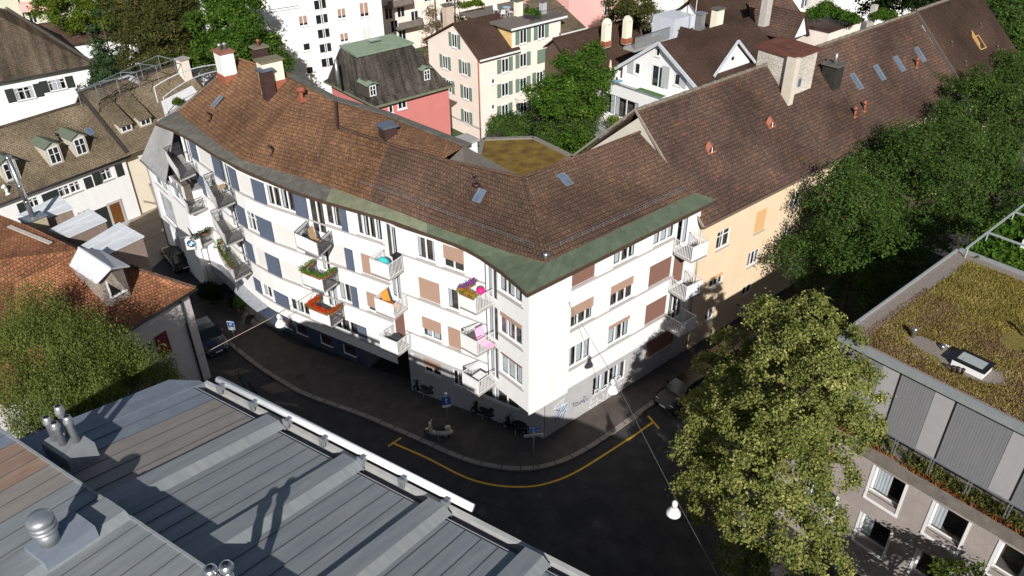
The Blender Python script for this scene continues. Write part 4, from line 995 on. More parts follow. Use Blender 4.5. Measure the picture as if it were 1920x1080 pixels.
# rear wing
c2 = c0_ + HD*.1; FH2 = F([c2 - HN*.25, c2 + HD*12 - HN*.25]); ra, rb = FH2.at(.0, 5.6, .9), FH2.at(10.8, 5.6, .9); rc, rd = FH2.at(10.8, 10.1, -4.6), FH2.at(0, 10.1, -4.6)
r = MB(); r.slab([ra, rb, rc, rd], .16); r.slab([rd, rc, FH2.at(10.8, 5.6, -9.5), FH2.at(0, 5.6, -9.5)], .16); r.build('roof', T_H5, fh2)
mb = MB(); FH2.wall(mb, -.9, 5.6, []); q_ = [FH2.at(0, 0, 0), FH2.at(10.6, 0, 0), FH2.at(10.6, 0, -9.2), FH2.at(0, 0, -9.2)]; mb = MB(); mb.prism([(p.x, p.y) for p in q_], -.9, 5.6); mb.build('wall', mat('warm cream render', (.74, .66, .52), .9, .04, .8), fh2)
c = MB(); c.bar(FH2.at(-.05, 5.7, .9), FH2.at(-.05, 10.2, -4.6), .3, .15); c.bar(rc, rb, .25, .15); c.tube(rd, rc, .12); c.build('verge_trim', mat('dark verge', (.04, .035, .03), .9), fh2)
pH2 = lambda x, y: on_slope(FH2, x, y, 5.6, 10.1, .9, -4.6)
for x, y in ((239, 248), (275, 236)):
    q = pH2(x, y); b = q - HD*.6; o = MB(); o.box(b, HD*1.2, -HN*1.0, (0, 0, .72)); bd = o.build('dormer', mat('dormer cheek', (.46, .43, .36), .8), fh2)
    r = MB(); r.slab([b + Vector((0, 0, .74)) + HN*.15 - HD*.1, b + HD*1.3 + Vector((0, 0, .74)) + HN*.15, b + HD*1.3 - HN*4.0 + Vector((0, 0, 3.3)), b - HD*.1 - HN*4.0 + Vector((0, 0, 3.3))], .07); r.build('dormer_roof', T_H5, bd)
    f = F([b + HN*.01, b + HD*1.2 + HN*.01]); fr = MB(); g = MB(); z = q.z
    f.bx(fr, .1, 1.1, z+.12, z+.2, 0, .05); f.bx(fr, .1, 1.1, z+.6, z+.66, 0, .05); [f.bx(fr, u, u+.07, z+.2, z+.6, 0, .05) for u in (.1, .56, 1.03)]; f.bx(g, .15, 1.05, z+.15, z+.62, 0, .02)
    fr.build('window_frame', FRAME, bd); g.build('pane', DARKGLASS, bd)
chimney('chimney', P(345, 128, 9.9), .9, .8, .9, 54, CREAM, CONC, 'small cream chimney with grey lid at the far end of the farmhouse roof', down=2)
# steel pergola on the farmhouse roof
pg = root('pergola_frame', (-36, 78, 9), 'long galvanised pergola frame and railing over the roof ridge at the upper left', 'pergola')
c = MB(); A_, B_, C_, D_ = P(95, 168, 11.2), P(295, 106, 11.2), P(328, 113, 11.2), P(150, 172, 11.2)
A2, B2 = P(145, 172, 11.4), P(296, 104, 11.4); C2, D2 = P(326, 112, 11.4), P(178, 160, 11.4)
low = lambda v: Vector((v.x, v.y, 10.0))
for a, b in ((A2, B2), (B2, C2), (C2, D2), (D2, A2)): c.bar(a, b, .07)
for k in range(5):
    t = k/4; a, b = A2.lerp(B2, t), D2.lerp(C2, t); c.bar(a, b, .05); c.bar(a, low(a), .05); c.bar(b, low(b), .05)
c.build('frame', GALV, pg)
c = MB(); a, b = low(A2), low(B2)
for k in range(70): q = a.lerp(b, k/69); c.bar(q, q + Vector((0, 0, 1)), .02)
c.bar(a + Vector((0, 0, 1)), b + Vector((0, 0, 1)), .04); c.build('railing', RAILD, pg)
c = MB(); a, b = P(176, 170, 9.6), P(312, 134, 9.6); c.bar(a, b, .25, .1); c.build('edge_board', GALV, pg)
c = MB(); q = P(243, 158, 9.4); c.blob(q, 1.2, .7, .9, 12); c.build('dome_cover', GREYSH, pg, True)
# ================================================================ top-left dark roofed house
tl = root('house', (-52, 88, 0), 'white house with big dark hipped roof and dark shutters at the top left', 'house')
t0 = P(165, 122, 7.2); FT = F([t0 - Vector((math.cos(R(38)), math.sin(R(38)), 0))*17, t0]); td = FT.t(1); tn = FT.n(1); mb = MB(); TW_ = []
for x0, y0_, x1, y1_ in ((33, 190, 60, 160), (95, 172, 120, 146)):
    u0, z0 = FT.px(x0, y0_); u1, z1 = FT.px(x1, y1_); TW_.append((u0, u1, z0, z1))
FT.wall(mb, -.9, 7.2, TW_); q_ = [t0, t0 - tn*14, t0 - tn*14 - td*17, t0 - td*17]
for a, b in zip(q_, q_[1:]): mb.poly([(a.x, a.y, -.9), (b.x, b.y, -.9), (b.x, b.y, 7.2), (a.x, a.y, 7.2)])
mb.build('wall', [WHITE, INTERIOR], tl)
for u0, u1, z0, z1 in TW_:
    window(FT, tl, u0, u1, z0, z1, panes=2, transom=True, curt=.5); shutter(FT, tl, u0-.85, u0-.05, z0, z1+.1, DARKSH); shutter(FT, tl, u1+.05, u1+.85, z0, z1+.1, DARKSH)
shutter(FT, tl, TW_[0][0]-3.4, TW_[0][0]-2.6, TW_[0][2], TW_[0][3], DARKSH)
ea, eb = FT.at(-.5, 7.3, .6), FT.at(FT.L+.6, 7.3, .6); ec = FT.at(FT.L+.6, 7.3, -14.6); rg0, rg1 = P(-40, 8, 15.2), P(12, 17, 15.2)
r = MB(); r.slab([ea, eb, rg1, rg0], .16); r.slab([eb, ec, rg1], .16); r.slab([ec, FT.at(-.5, 7.3, -14.6), rg0, rg1], .16); r.build('roof', T_TL, tl)
c = MB(); c.tube(eb + Vector((0, 0, .12)), rg1 + Vector((0, 0, .1)), .16, 8); c.build('hip_tiles', mat('grey hip sheet', (.16, .14, .12), .8), tl)
c = MB(); c.bar(ea + tn*.05, eb + tn*.05, .1, .14); c.build('gutter', MATS['dark gutter'], tl)
pT = lambda x, y: on_slope(FT, x, y, 7.3, 15.2, .6, -7.0)
dormer(tl, pT(30, 128), td, tn, 1.4, 1.5, 2.0, T_TL, mat('pale dormer blind', (.55, .58, .58), .7), gable=.25)
skylight(tl, pT(76, 104), td, (rg1-eb).normalized(), .7, .8, fm=BROWNMET, m=INTERIOR) if False else None
hood(tl, pT(125, 100), .4, TERRA); hood(tl, pT(18, 62), .4, TERRA)
pipe_r(tl, t0 + tn*.1 + Vector((0, 0, -7)), t0 + tn*.1 + Vector((0, 0, -.1)), .06, MATS['dark gutter'])
# ================================================================ orange roofed house, left
og = root('house', (-24, 40, 0), 'old house with bright orange beavertail tiled roof and white metal dormers behind the birch', 'house')
o0 = P(368, 541, 6.4); od = Vector((math.cos(R(60)), math.sin(R(60)), 0)); on = Vector((math.sin(R(60)), -math.cos(R(60)), 0))
wc_ = o0 - od*.35 - on*.45; FO = F([wc_ - od*10.5, wc_]); back = -on
# wall facing the camera side (right hand) and the street gable wall
mb = MB(); u0, _z = FO.px(272, 655); ow = [(FO.px(262, 665)[0], FO.px(262, 665)[0]+1.1, 3.0, 4.5)]
FO.wall(mb, -.9, 6.25, ow); b0 = wc_; b1 = wc_ + back*10
for a, b in ((b0, b1), (wc_ - od*10.5 + back*10, wc_ - od*10.5)): mb.poly([(a.x, a.y, -.9), (b.x, b.y, -.9), (b.x, b.y, 6.2), (a.x, a.y, 6.2)])
mb.build('wall', [mat('old pale render', (.50, .47, .46), .9, .1, 1.2, .3, 30), INTERIOR], og)
window(FO, og, *ow[0], panes=2, curt=.3); a, b, z0, z1 = ow[0]; shutter(FO, og, b+.1, b+1.0, z0-.1, z1+.1, REDSH, d=.05); shutter(FO, og, a-.95, a-.1, z0-.1, z1+.1, REDSH, d=.05)
u = FO.ux(332, 6); pipe_r(og, FO.at(FO.L-.75, -.8, .1), FO.at(FO.L-.75, 6.2, .1), .07, DARKSH)
# roof: front slope (towards camera), ridge, hipped street end
R0, R1 = P(0, 403, 9.6), P(147, 468, 9.0)
fe0 = FO.at(0, 6.35, .5) - od*2; fe1 = o0
bE = P(150, 455, 8.6)
r = MB(); r.slab([fe0, fe1, R1, P(60, 426, 9.4), R0, R0 - od*9 + Vector((0, 0, 0))], .15); r.build('roof', T_OR, og, label='orange tiled slope facing the birch')
r = MB(); r.slab([R1, o0, o0 + back*9.2 - Vector((0, 0, 0)), P(60, 426, 9.4)], .15); r.build('roof', T_YEL, og, label='brown tiled rear slope')
c = MB(); c.tube(R1 + Vector((0, 0, .06)), o0 + Vector((0, 0, .08)), .1, 8); c.build('hip_tiles', T_YEL, og)
c = MB(); c.tube(fe0 + on*.08, o0 + on*.08, .09, 8); c.build('gutter', MATS['dark gutter'], og, True)
c = MB(); c.bar(P(17, 424, 9.55), P(95, 456, 9.3), .28, .08); c.build('ridge_sheet', mat('pale ridge sheet', (.42, .38, .32), .8), og)
WSH = mat('white painted sheet', (.60, .62, .64), .45, .07, 1.5)
WBO = mat('weathered boards', (.24, .18, .145), .9, .25, 3, stretch=(6, .4, 1))
def shedd(A, B, w2, h, lab):
    """long sheet covered dormer: A near end, B outer end (pixel, z), width vector"""
    pass
def prism_dormer(par, tl_, tr_, br_, bl_, z, hgt, lab):
    t = [P(*q, z) for q in (tl_, tr_, br_, bl_)]; t[0].z += .15; t[3].z += .0
    c = MB(); lo = [Vector((p.x, p.y, z-hgt)) for p in t]; ins = [p*.94 + (sum(t, Vector())/4)*.06 for p in t]
    n = 4
    for i in range(4):
        a, b = ins[i], ins[(i+1) % 4]; c.poly([a, b, (b.x, b.y, z-hgt), (a.x, a.y, z-hgt)])
    o = c.build('dormer', WBO, par); r = MB(); r.slab(t, .12)
    for k in (.3, .62): r.bar(t[0].lerp(t[1], k) + Vector((0, 0, .01)), t[3].lerp(t[2], k) + Vector((0, 0, .01)), .04)
    r.build('dormer_roof', WSH, o); return o
prism_dormer(og, (225, 420), (270, 442), (203, 474), (148, 462), 8.3, 2.7, 'a')
prism_dormer(og, (170, 395), (200, 412), (128, 444), (92, 430), 8.3, 2.5, 'b')
prism_dormer(og, (112, 369), (137, 390), (84, 408), (30, 404), 8.3, 2.3, 'c')
# near gabled dormer with open window
q = on_slope(FO, 226, 560, 6.3, 9.3, .5, -4.4); q = P(236, 566, 6.75)
dd = Vector((math.cos(R(60)), math.sin(R(60)), 0)); dn = Vector((math.sin(R(60)), -math.cos(R(60)), 0))
A_, B_, L_, Lb, R_, Rb = P(207, 503, 9.85), P(147, 464, 10.1), P(180, 531, 9.1), P(130, 497, 9.1), P(243, 498, 9.1), P(188, 468, 9.1)
WD = mat('grey weathered dormer', (.30, .25, .21), .85, .25, 3)
li, ri = L_.lerp(R_, .16) - dn*.25, R_.lerp(L_, .14) - dn*.25; o = MB(); bz = Vector((0, 0, -2.2)); ti = A_ - dn*.25 - Vector((0, 0, .12)); bkv = (B_-A_)*.9
o.poly([li + bz, ri + bz, ri, ti, li]); o.poly([ri + bz, ri + bz + bkv, ri + bkv, ri]); o.poly([li + bz + bkv, li + bz, li, li + bkv]); body = o.build('dormer', WD, og); body['label'] = 'near dormer with white folded metal roof and open window'
r = MB(); r.slab([L_, A_, B_, Lb], .1); r.slab([R_, A_, B_, Rb], .1); r.bar(A_ + Vector((0, 0, .02)), B_ + Vector((0, 0, .02)), .09, .06); r.build('dormer_roof', WSH, body)
tt_ = (ri-li).normalized(); nn_ = Vector((tt_.y, -tt_.x, 0)); w_ = (ri-li).length; p_ = li + bz + Vector((0, 0, .75)); fr = MB(); g = MB()
g.box(p_ + tt_*(w_*.22), tt_*(w_*.56), nn_*.03, (0, 0, 1.25)); g.build('opening', BLACK, body)
for a0_, l0_, h0_ in ((w_*.2, .07, 1.3), (w_*.76, .12, 1.3)): fr.box(p_ + tt_*a0_, tt_*l0_, nn_*.08, (0, 0, h0_))
fr.box(p_ + tt_*(w_*.16) - Vector((0, 0, .08)), tt_*(w_*.7), nn_*.16, (0, 0, .09)); fr.build('window_frame', FRAME, body); fr = MB(); fr.box(p_ + tt_*(w_*.2) + Vector((0, 0, 1.18)), tt_*(w_*.58), nn_*.07, (0, 0, .14)); fr.build('window_lintel', TERRA, body)
c = MB(); q = P(15, 560, 7.6); c.slab([P(0, 538, 8), P(30, 540, 8), P(40, 575, 7.4), P(0, 640, 6.8)], .1); c.build('dormer_roof', WSH, og)
# tall flue
fl = root('flue_pipe', P(60, 415, 8.5), 'tall shiny steel flue pipe on a square masonry base behind the orange roof', 'flue')
b = P(62, 408, 8.7); c = MB(); c.cbox(b - Vector((0, 0, 2.5)), 1.3, .9, 2.5, 54); c.build('base', mat('old cream masonry', (.42, .35, .25), .9, .15, 3), fl)
c = MB(); c.cbox(b, 1.5, 1.1, .08, 54); c.build('lid', GALV, fl); top = P(22, 300, 13.2)
tp_ = Vector((b.x - .15, b.y, b.z + 4.4)); c = MB(); c.tube(b, tp_, .17, 14); c.tube(tp_, tp_ + Vector((0, 0, .12)), .22, 14)
for k in (1.2, 2.4, 3.6): c.tube(b + (tp_-b)*(k/4.4), b + (tp_-b)*((k+.06)/4.4), .19, 14)
c.build('flue', STEEL, fl, True); c = MB(); m_ = b + (tp_-b)*.55; c.tube(m_, m_ + Vector((-.9, .35, .05)), .07, 8); c.build('bracket', STEEL, fl, True)
# ================================================================ foreground metal roofed building
mr = root('office_building', (-8, 16, 0), 'foreground building with grey standing seam metal roof and white gutter tube', 'building')
ZG = 14.0; G0 = P(362, 727, ZG); gd = Vector((math.cos(R(-33)), math.sin(R(-33)), 0)); gi = Vector((-math.sin(R(33)), -math.cos(R(33)), 0))
GL = 30.0; RISE = .24
def mz(u, v, dz=0): p = G0 + gd*u + gi*v; return Vector((p.x, p.y, ZG + RISE*v + dz))
SHEET = mat('grey zinc sheet', (.20, .22, .235), .6, .18, 1.6, .15, 90, metal=.1, spec=.4, col2=(.285, .30, .305), stretch=(3.0, .35, 1))
SHEETB = mat('brownish zinc sheet', (.23, .205, .185), .6, .15, 2.0, .15, 90, metal=.1, col2=(.31, .275, .24), stretch=(3.0, .35, 1))
SHEETR = mat('rust tinted zinc sheet', (.23, .145, .10), .6, .2, 2.0, .15, 90, metal=.1, col2=(.38, .27, .20), stretch=(3.0, .35, 1))
SHEETBL = mat('bluish zinc sheet', (.17, .20, .24), .6, .12, 2.0, .15, 90, metal=.1, col2=(.23, .26, .31))
VS = 6.2; c = MB()
for i in range(int(GL/.62)):
    u = i*.62; m = 3 if i < 2 else (2 if i < 4 else (1 if i < 7 else 0)); m = 3 if i < 2 else (1 if 2 <= i < 6 else 0)
    c.poly([mz(u, 0), mz(u, VS), mz(u+.62, VS), mz(u+.62, 0)], m)
c.build('roof', [SHEET, SHEETB, SHEETR, SHEETBL], mr, label='lower standing seam slope')
c = MB(); seams = []
for i in range(1, int(GL/.62)): u = i*.62; c.bar(mz(u, .05, .012), mz(u, VS, .012), .018, .03)
SEAM = mat('dark seam', (.10, .105, .11), .6, .1, 3); c.build('seams', SEAM, mr)['kind'] = 'stuff'
# raised ribs with a sloping flank
for k, u in enumerate((3.75, 7.55, 11.3, 15.0, 18.8)):
    c = MB(); w, h = .62, .26
    for v0, v1 in ((-.35, VS),):
        A, B, Cc, D_ = mz(u, v0, 0), mz(u, v0, h), mz(u+w, v0, h), mz(u+w+.28, v0, 0); A2_, B2_, C2_, D2_ = mz(u, v1, 0), mz(u, v1, h), mz(u+w, v1, h), mz(u+w+.28, v1, 0)
        c.poly([A, B, B2_, A2_][::-1]); c.poly([B, Cc, C2_, B2_][::-1]); c.poly([Cc, D_, D2_, C2_][::-1]); c.poly([A, D_, Cc, B]); 
        c.poly([mz(u, v0, -.12), mz(u+w+.28, v0, -.12), D_, A])
    c.build('raised_rib', SHEET, mr)
# gutter trough, parapet, walls
c = MB(); gz0 = -.04
c.box(mz(-.05, .0, -.5), gd*GL, gi*-.14, (0, 0, .42)); c.box(mz(-.05, -.52, -.5), gd*GL, gi*-.16, (0, 0, .50)); c.box(mz(-.05, -.14, -.5), gd*GL, gi*-.38, (0, 0, .06))
c.build('gutter', mat('pale parapet sheet', (.36, .36, .35), .6, .12, 3), mr)
c = MB(); p = [mz(0, -.55), mz(0, 26), mz(GL, 26), mz(GL, -.55)]; c.prism([(q.x, q.y) for q in p], -.9, ZG-.45); c.build('wall', mat('dark blue grey facade', (.10, .105, .13), .8, .1, 1), mr)
# blue grey verge strip
c = MB(); c.slab([mz(-1.15, .2, .0), mz(-1.15, VS+.6, .0), mz(0, VS+.6, .02), mz(0, -.5, .02), mz(-.3, -.5, 0)], .35); c.build('verge_sheet', SHEETBL, mr)
# upper level
ST = .72; c = MB()
def mu(u, v, dz=0): q = mz(u, v); q.z = ZG + RISE*VS + ST + .10*(v - VS) + dz; return q
for i in range(-3, int(GL/.62)):
    u = i*.62; m = 3 if i < 0 else (2 if i < 3 else (1 if i < 5 else 0))
    c.poly([mu(u, VS), mu(u, VS+16), mu(u+.62, VS+16), mu(u+.62, VS)], m)
c.build('roof', [SHEET, SHEETB, SHEETR, SHEETBL], mr, label='upper roof level with rusty brown sheets')
c = MB(); 
for i in range(-2, int(GL/.62)): u = i*.62; c.bar(mu(u, VS+.05, .012), mu(u, VS+16, .012), .018, .03)
c.build('seams', SEAM, mr)['kind'] = 'stuff'
c = MB(); c.poly([mz(-1.86, VS, -.3), mz(GL, VS, -.3), mu(GL, VS), mu(-1.86, VS)]); c.bar(mu(-1.86, VS, .02), mu(GL, VS, .02), .08, .06); c.build('roof_step', SHEET, mr)
c = MB(); u, w, h = 4.7, .9, .2
A, B, Cc, D_ = mu(u, VS, 0), mu(u, VS, h), mu(u+w, VS, h), mu(u+w+.25, VS, 0); A2_, B2_, C2_, D2_ = mu(u, VS+16, 0), mu(u, VS+16, h), mu(u+w, VS+16, h), mu(u+w+.25, VS+16, 0)
c.poly([A, B, B2_, A2_][::-1]); c.poly([B, Cc, C2_, B2_][::-1]); c.poly([Cc, D_, D2_, C2_][::-1]); c.poly([A, D_, Cc, B]); c.build('raised_rib', SHEET, mr)
# white tube along the gutter on brackets
tb = root('awning_tube', mz(.5, -.9, .2), 'long white cylindrical awning tube mounted along the roof edge', 'awning')
c = MB(); a, b = mz(.55, -.78, .18), mz(12.75, -.78, .18); a.z = b.z = ZG + .12; c.tube(a, b, .135, 20); c.build('tube', mat('white powder coat', (.74, .74, .76), .35, .03, 3), tb, True)
for k in range(7):
    t = .04 + k*.148; q = a.lerp(b, t); c = MB(); c.box(q - gd*.09 + gi*.1 + Vector((0, 0, -.12)), gd*.18, gi*.32, (0, 0, .22)); c.box(q - gd*.12 + gi*.34 + Vector((0, 0, -.25)), gd*.24, gi*.06, (0, 0, .4)); c.build('bracket', GALV, tb)
c = MB(); pts = []
for k in range(61): t = k/60; q = a.lerp(b, t) + gi*(.55 + .06*math.sin(t*44)); q.z = ZG - .40 + .0*t; pts.append(q)
c.path(pts, .012, 5); c.build('cable', WHITEP, tb)
# steel vents on the metal roof
def mpx(x, y, upper=False):
    f = mu if upper else mz; a, b, cc = f(0, VS+.5 if upper else 0), f(5, VS+.5 if upper else 0), f(0, VS+4); nn = (b-a).cross(cc-a); r_ = ray(x, y); o = Vector((0, 0, CAMH)); return o + r_*((a-o).dot(nn)/r_.dot(nn))
def pot(par, q, r_, h, m=GALV):
    c = MB(); c.lathe(q, [(r_, 0), (r_, h*.7), (r_*1.25, h*.74), (r_*1.3, h*.84), (r_*1.0, h*.92), (r_*.95, h)], 16); c.lathe(q + Vector((0, 0, h*.98)), [(r_*.7, 0), (r_*.7, .03)], 12, 1); return c.build('flue', [m, BLACK], par, True)
vb = root('vent_stack', mpx(110, 850), 'cluster of four grey flue pipes on a sheet metal box at the roof step', 'roof vent')
q = mpx(118, 862); q.z -= .3; c = MB(); o_ = q - gd*.75 + gi*.15; c.box(o_, gd*1.5, gi*-.95, (0, 0, .8)); c.build('box', SHEET, vb)
for du, dv, h in ((-.45, -.3, 1.0), (-.05, -.3, .95), (-.3, -.68, 1.25), (.2, -.62, 1.1)): pot(vb, q + gd*du + gi*(dv+.1) + Vector((0, 0, .78)), .12, h)
vb2 = root('roof_vent', mpx(80, 1000, True), 'big round ribbed metal cowl on a grey sheet box on the upper roof', 'roof vent')
q = mpx(112, 1030, True); c = MB(); c.box(q - gd*.45 + gi*.6 + Vector((0, 0, -.3)), gd*.95, gi*-1.45, (0, 0, .72)); c.build('box', SHEETBL, vb2)
c = MB(); z = q + gi*.1 + Vector((0, 0, .42)) - gd*.05; c.lathe(z, [(.26, 0), (.26, .45)], 20); c.build('pipe', GALV, vb2, True)
c = MB(); c.lathe(z + Vector((0, 0, .42)), [(.27, 0), (.34, .04), (.34, .12), (.28, .15), (.34, .19), (.34, .27), (.28, .30), (.34, .34), (.34, .44), (.3, .52), (.12, .56)], 24); c.build('cowl', GALV, vb2, True)
vb3 = root('roof_vent', mpx(445, 1085, True), 'pair of shiny ball-topped flues at the bottom edge of the metal roof', 'roof vent')
q = mpx(445, 1130, True); c = MB(); c.box(q - gd*.7 + Vector((0, 0, -.3)), gd*1.5, gi*1.0, (0, 0, .6)); c.build('box', SHEET, vb3)
for du, dv, h in ((-.30, .25, 1.15), (.10, .05, 1.35)):
    z = q + gd*du + gi*dv + Vector((0, 0, .3)); c = MB(); c.lathe(z, [(.12, 0), (.12, h-.28)], 14); c.lathe(z + Vector((0, 0, h-.3)), [(.1, 0), (.17, .08), (.19, .17), (.15, .28), (.1, .3)], 16); c.lathe(z + Vector((0, 0, h-.01)), [(.08, 0), (.08, .02)], 12, 1); c.build('flue', [STEEL, BLACK], vb3, True)
# no mast is built on the unseen part of the upper roof
# ================================================================ green roofed building, right
gr = root('office_building', (22, 30, 0), 'modern grey building with planted sedum roof, glass balustrade and deep white-edged windows', 'building')
K0 = P(1799, 465, 12.0); K1 = P(1583, 627, 12.0); gd2 = Vector((math.cos(R(-50.7)), math.sin(R(-50.7)), 0)); gu2 = Vector((math.cos(R(40)), math.sin(R(40)), 0))
K1 = K0 - gu2*(K0-K1).length; Lr = (K0-K1).length
SED = mat('sedum roof planting', (.10, .075, .022), .95, .3, .55, 1.0, 9, col2=(.24, .20, .045))
nt = SED.node_tree; 
SEDR = mat('reddish sedum', (.17, .095, .05), .95, .3, .8, 1.0, 9, col2=(.26, .17, .09))
GRAV = mat('roof gravel', (.25, .21, .18), .95, .3, 14, 1.0, 30)
c = MB(); LEN = 16.0
p = [K1, K0, K0 + gd2*LEN, K1 + gd2*LEN]
c.poly([(q.x, q.y, 11.78) for q in p][::-1]); c.build('roof', SED, gr)
c = MB()
def strip4(a, b, w, z): c.box((a.x, a.y, z), (b.x-a.x, b.y-a.y, 0), w, (0, 0, .02))
strip4(K1, K0, gd2*.85, 11.785); strip4(K0, K0 + gd2*LEN, -gu2*.6, 11.79); strip4(K1, K1 + gd2*LEN, gu2*.4, 11.79)
c.build('gravel_strip', GRAV, gr)
EDG = mat('roof edge sheet', (.24, .26, .26), .5, .1, 3)
c = MB(); c.box((K1.x, K1.y, 11.72), gd2*LEN, -gu2*.30, (0, 0, .26)); c.box((K1.x, K1.y, 11.5), gu2*Lr, -gd2*.08, (0, 0, .5)); c.box((K0.x, K0.y, 11.5), gd2*LEN, gu2*.08, (0, 0, .52)); c.build('roof_edging', EDG, gr)
# attic wall of fabric-like panels
FG = F([K1, K1 + gd2*LEN])
PAN = mat('grey panel', (.19, .19, .20), .8, .08, 2, stretch=(5, .3, 1)); PANL = mat('light grey panel', (.34, .33, .34), .8, .05, 2)
u = 0; k = 0
for w, m in ((2.2, PAN), (.85, PANL), (1.55, PAN), (.9, PANL), (2.3, PAN), (.9, PANL), (1.6, PAN), (.9, PANL), (4, PAN)):
    c = MB(); FG.bx(c, u, u+w-.02, 7.95, 11.72, -.4, .0 if m is PAN else .012)
    if m is PAN:
        for j in range(int(w/.12)): FG.bx(c, u+.04+j*.12, u+.06+j*.12, 7.97, 11.68, .0, .006)
    c.build('wall_panel', m, gr); u += w
for u in (3.05, 5.5, 8.7): c = MB(); FG.bx(c, u-.03, u+.03, 7.95, 11.7, .0, .03); c.build('panel_joint', BLACK, gr)
# terrace slab with plants, ledge and facade below
c = MB(); FG.bx(c, -1.2, LEN, 7.3, 7.93, -.1, 1.35); c.build('terrace_slab', mat('ledge concrete', (.17, .15, .13), .9, .25, 2, .4, 20), gr)
FG2 = F([K1 - gu2*1.1 - gd2*1.3, K1 - gu2*1.1 + gd2*LEN]); mb = MB(); gw = []
for x0, y0_, x1, y1_ in ((1621, 938, 1678, 893), (1731, 1000, 1794, 960)):
    u0, z0 = FG2.px(x0, y0_); u1, z1 = FG2.px(x1, y1_); gw.append((u0, u1, 6.6, 8.55))
d_ = gw[1][0] - gw[0][0]; wv = 1.5
wv = 1.45; gw = [(gw[0][0] + d_*k, gw[0][0] + d_*k + wv, 5.25, 6.95) for k in range(5)] + [(gw[0][0] + d_*k + .1, gw[0][0] + d_*k + wv + .1, 2.3, 3.9) for k in range(-1, 5) if gw[0][0] + d_*k > .3]
FG2.wall(mb, 0, 7.3, gw, deep=1.0, rev=.35)
for a, b in ((K1 - gd2*1.3 - gu2*1.1 + gu2*(Lr+1.3), K1 - gd2*1.3 - gu2*1.1),): mb.poly([(a.x, a.y, 0), (b.x, b.y, 0), (b.x, b.y, 7.3), (a.x, a.y, 7.3)]); mb.poly([(a.x, a.y, 7.9), (b.x, b.y, 7.9), (K1.x, K1.y, 7.9), (K0.x, K0.y, 7.9)])
K1b = K1 - gd2*.0; a, b = K0, K1; mb.poly([(a.x, a.y, 7.3), (b.x, b.y, 7.3), (b.x, b.y, 11.6), (a.x, a.y, 11.6)])
mb.build('wall', [mat('warm grey rough render', (.37, .32, .30), .95, .12, 1.5, .6, 40), INTERIOR], gr)
for a, b, z0, z1 in gw:
    o = window(FG2, gr, a, b, z0, z1, panes=1, curt=.5 if rnd.random() < .6 else 0, sill=False, rev=.32)
    c = MB(); FG2.bx(c, a-.12, a, z0-.3, z1, -.3, .03); FG2.bx(c, b, b+.12, z0-.3, z1, -.3, .03); FG2.bx(c, a-.12, b+.12, z0-.42, z0-.3, -.3, .05); c.build('window_surround', FRAME, o)
    c = MB(); FG2.bx(c, a, b, z0-.3, z0, -.1, -.05); c.build('apron_panel', GREYSH, o); c = MB(); c.tube(FG2.at(a, z0+.35, -.02), FG2.at(b, z0+.35, -.02), .015); c.build('rail', STEEL, o)
# glass balustrade
c = MB(); g = MB(); Fg = F([FG.at(-.9, 0, 1.0), FG.at(LEN, 0, 1.0)])
for k in range(12):
    u = .05 + k*1.62; Fg.bx(c, u, u+.04, 7.9, 8.92, -.02, .02); Fg.bx(c, u+.12, u+.16, 7.9, 8.92, -.02, .02); 
    g.poly([Fg.at(u+.2, 8.0), Fg.at(u+1.6, 8.0), Fg.at(u+1.6, 8.88), Fg.at(u+.2, 8.88)])
Fg.bx(c, 0, LEN, 8.9, 8.96, -.03, .03); b_o = c.build('balustrade', GALV, gr); g.build('glass_panel', glassmat('clear glass', (.93, .96, .95), .03), b_o)
# roof furniture on the green roof
def gp(x, y, z=11.8): return P(x, y, z)
sk_ = root('roof_light', gp(1815, 690), 'square black framed roof light with white upstand on the sedum roof', 'roof light')
a = gp(1778, 690); c = MB(); L2 = 1.05; W2_ = 1.25; o_ = gp(1782, 684)
c.box(o_, gd2*1.35, gu2*.95, (0, 0, .32)); c.build('upstand', WHITEP, sk_); c = MB(); z = Vector((0, 0, .33))
c.box(o_ + z - gd2*.05 - gu2*.05, gd2*1.45, gu2*.16, (0, 0, .08)); c.box(o_ + z - gd2*.05 + gu2*.84, gd2*1.45, gu2*.16, (0, 0, .08)); c.box(o_ + z - gd2*.05 + gu2*.11, gd2*.16, gu2*.73, (0, 0, .08)); c.box(o_ + z + gd2*1.24 + gu2*.11, gd2*.16, gu2*.73, (0, 0, .08)); c.build('frame', BLACK, sk_)
c = MB(); c.box(o_ + z + gd2*.11 + gu2*.11, gd2*1.13, gu2*.73, (0, 0, .04)); c.build('pane', mat('frosted glass', (.35, .38, .36), .3, .1, 3, spec=.6), sk_)
c = MB(); pts = [gp(x, y, 11.80) for x, y in ((1700, 632), (1745, 628), (1800, 655), (1860, 680), (1905, 710), (1900, 725), (1830, 715), (1780, 695), (1755, 668), (1712, 650))]; c.poly(pts if (pts[1]-pts[0]).cross(pts[2]-pts[1]).z > 0 else pts[::-1]); struct(c.build('gravel_path', GRAV)) if False else c.build('gravel_path', GRAV, gr)
vt = root('roof_vent', gp(1711, 632), 'small shiny steel vent with conical hat on the sedum roof', 'roof vent'); c = MB(); q = gp(1711, 632); c.lathe(q, [(.09, 0), (.09, .3), (.14, .34), (.13, .5), (.05, .56)], 14); c.build('cowl', STEEL, vt, True)
vt = root('roof_vent', gp(1770, 655), 'bent steel swan-neck pipe beside the roof light', 'roof vent'); q = gp(1766, 656); c = MB(); c.path([q, q + Vector((0, 0, .25)), q + Vector((.05, 0, .34)) + gd2*.1, q + gd2*.22 + Vector((0, 0, .26))], .05, 10); c.build('pipe', STEEL, vt, True)
pr = None
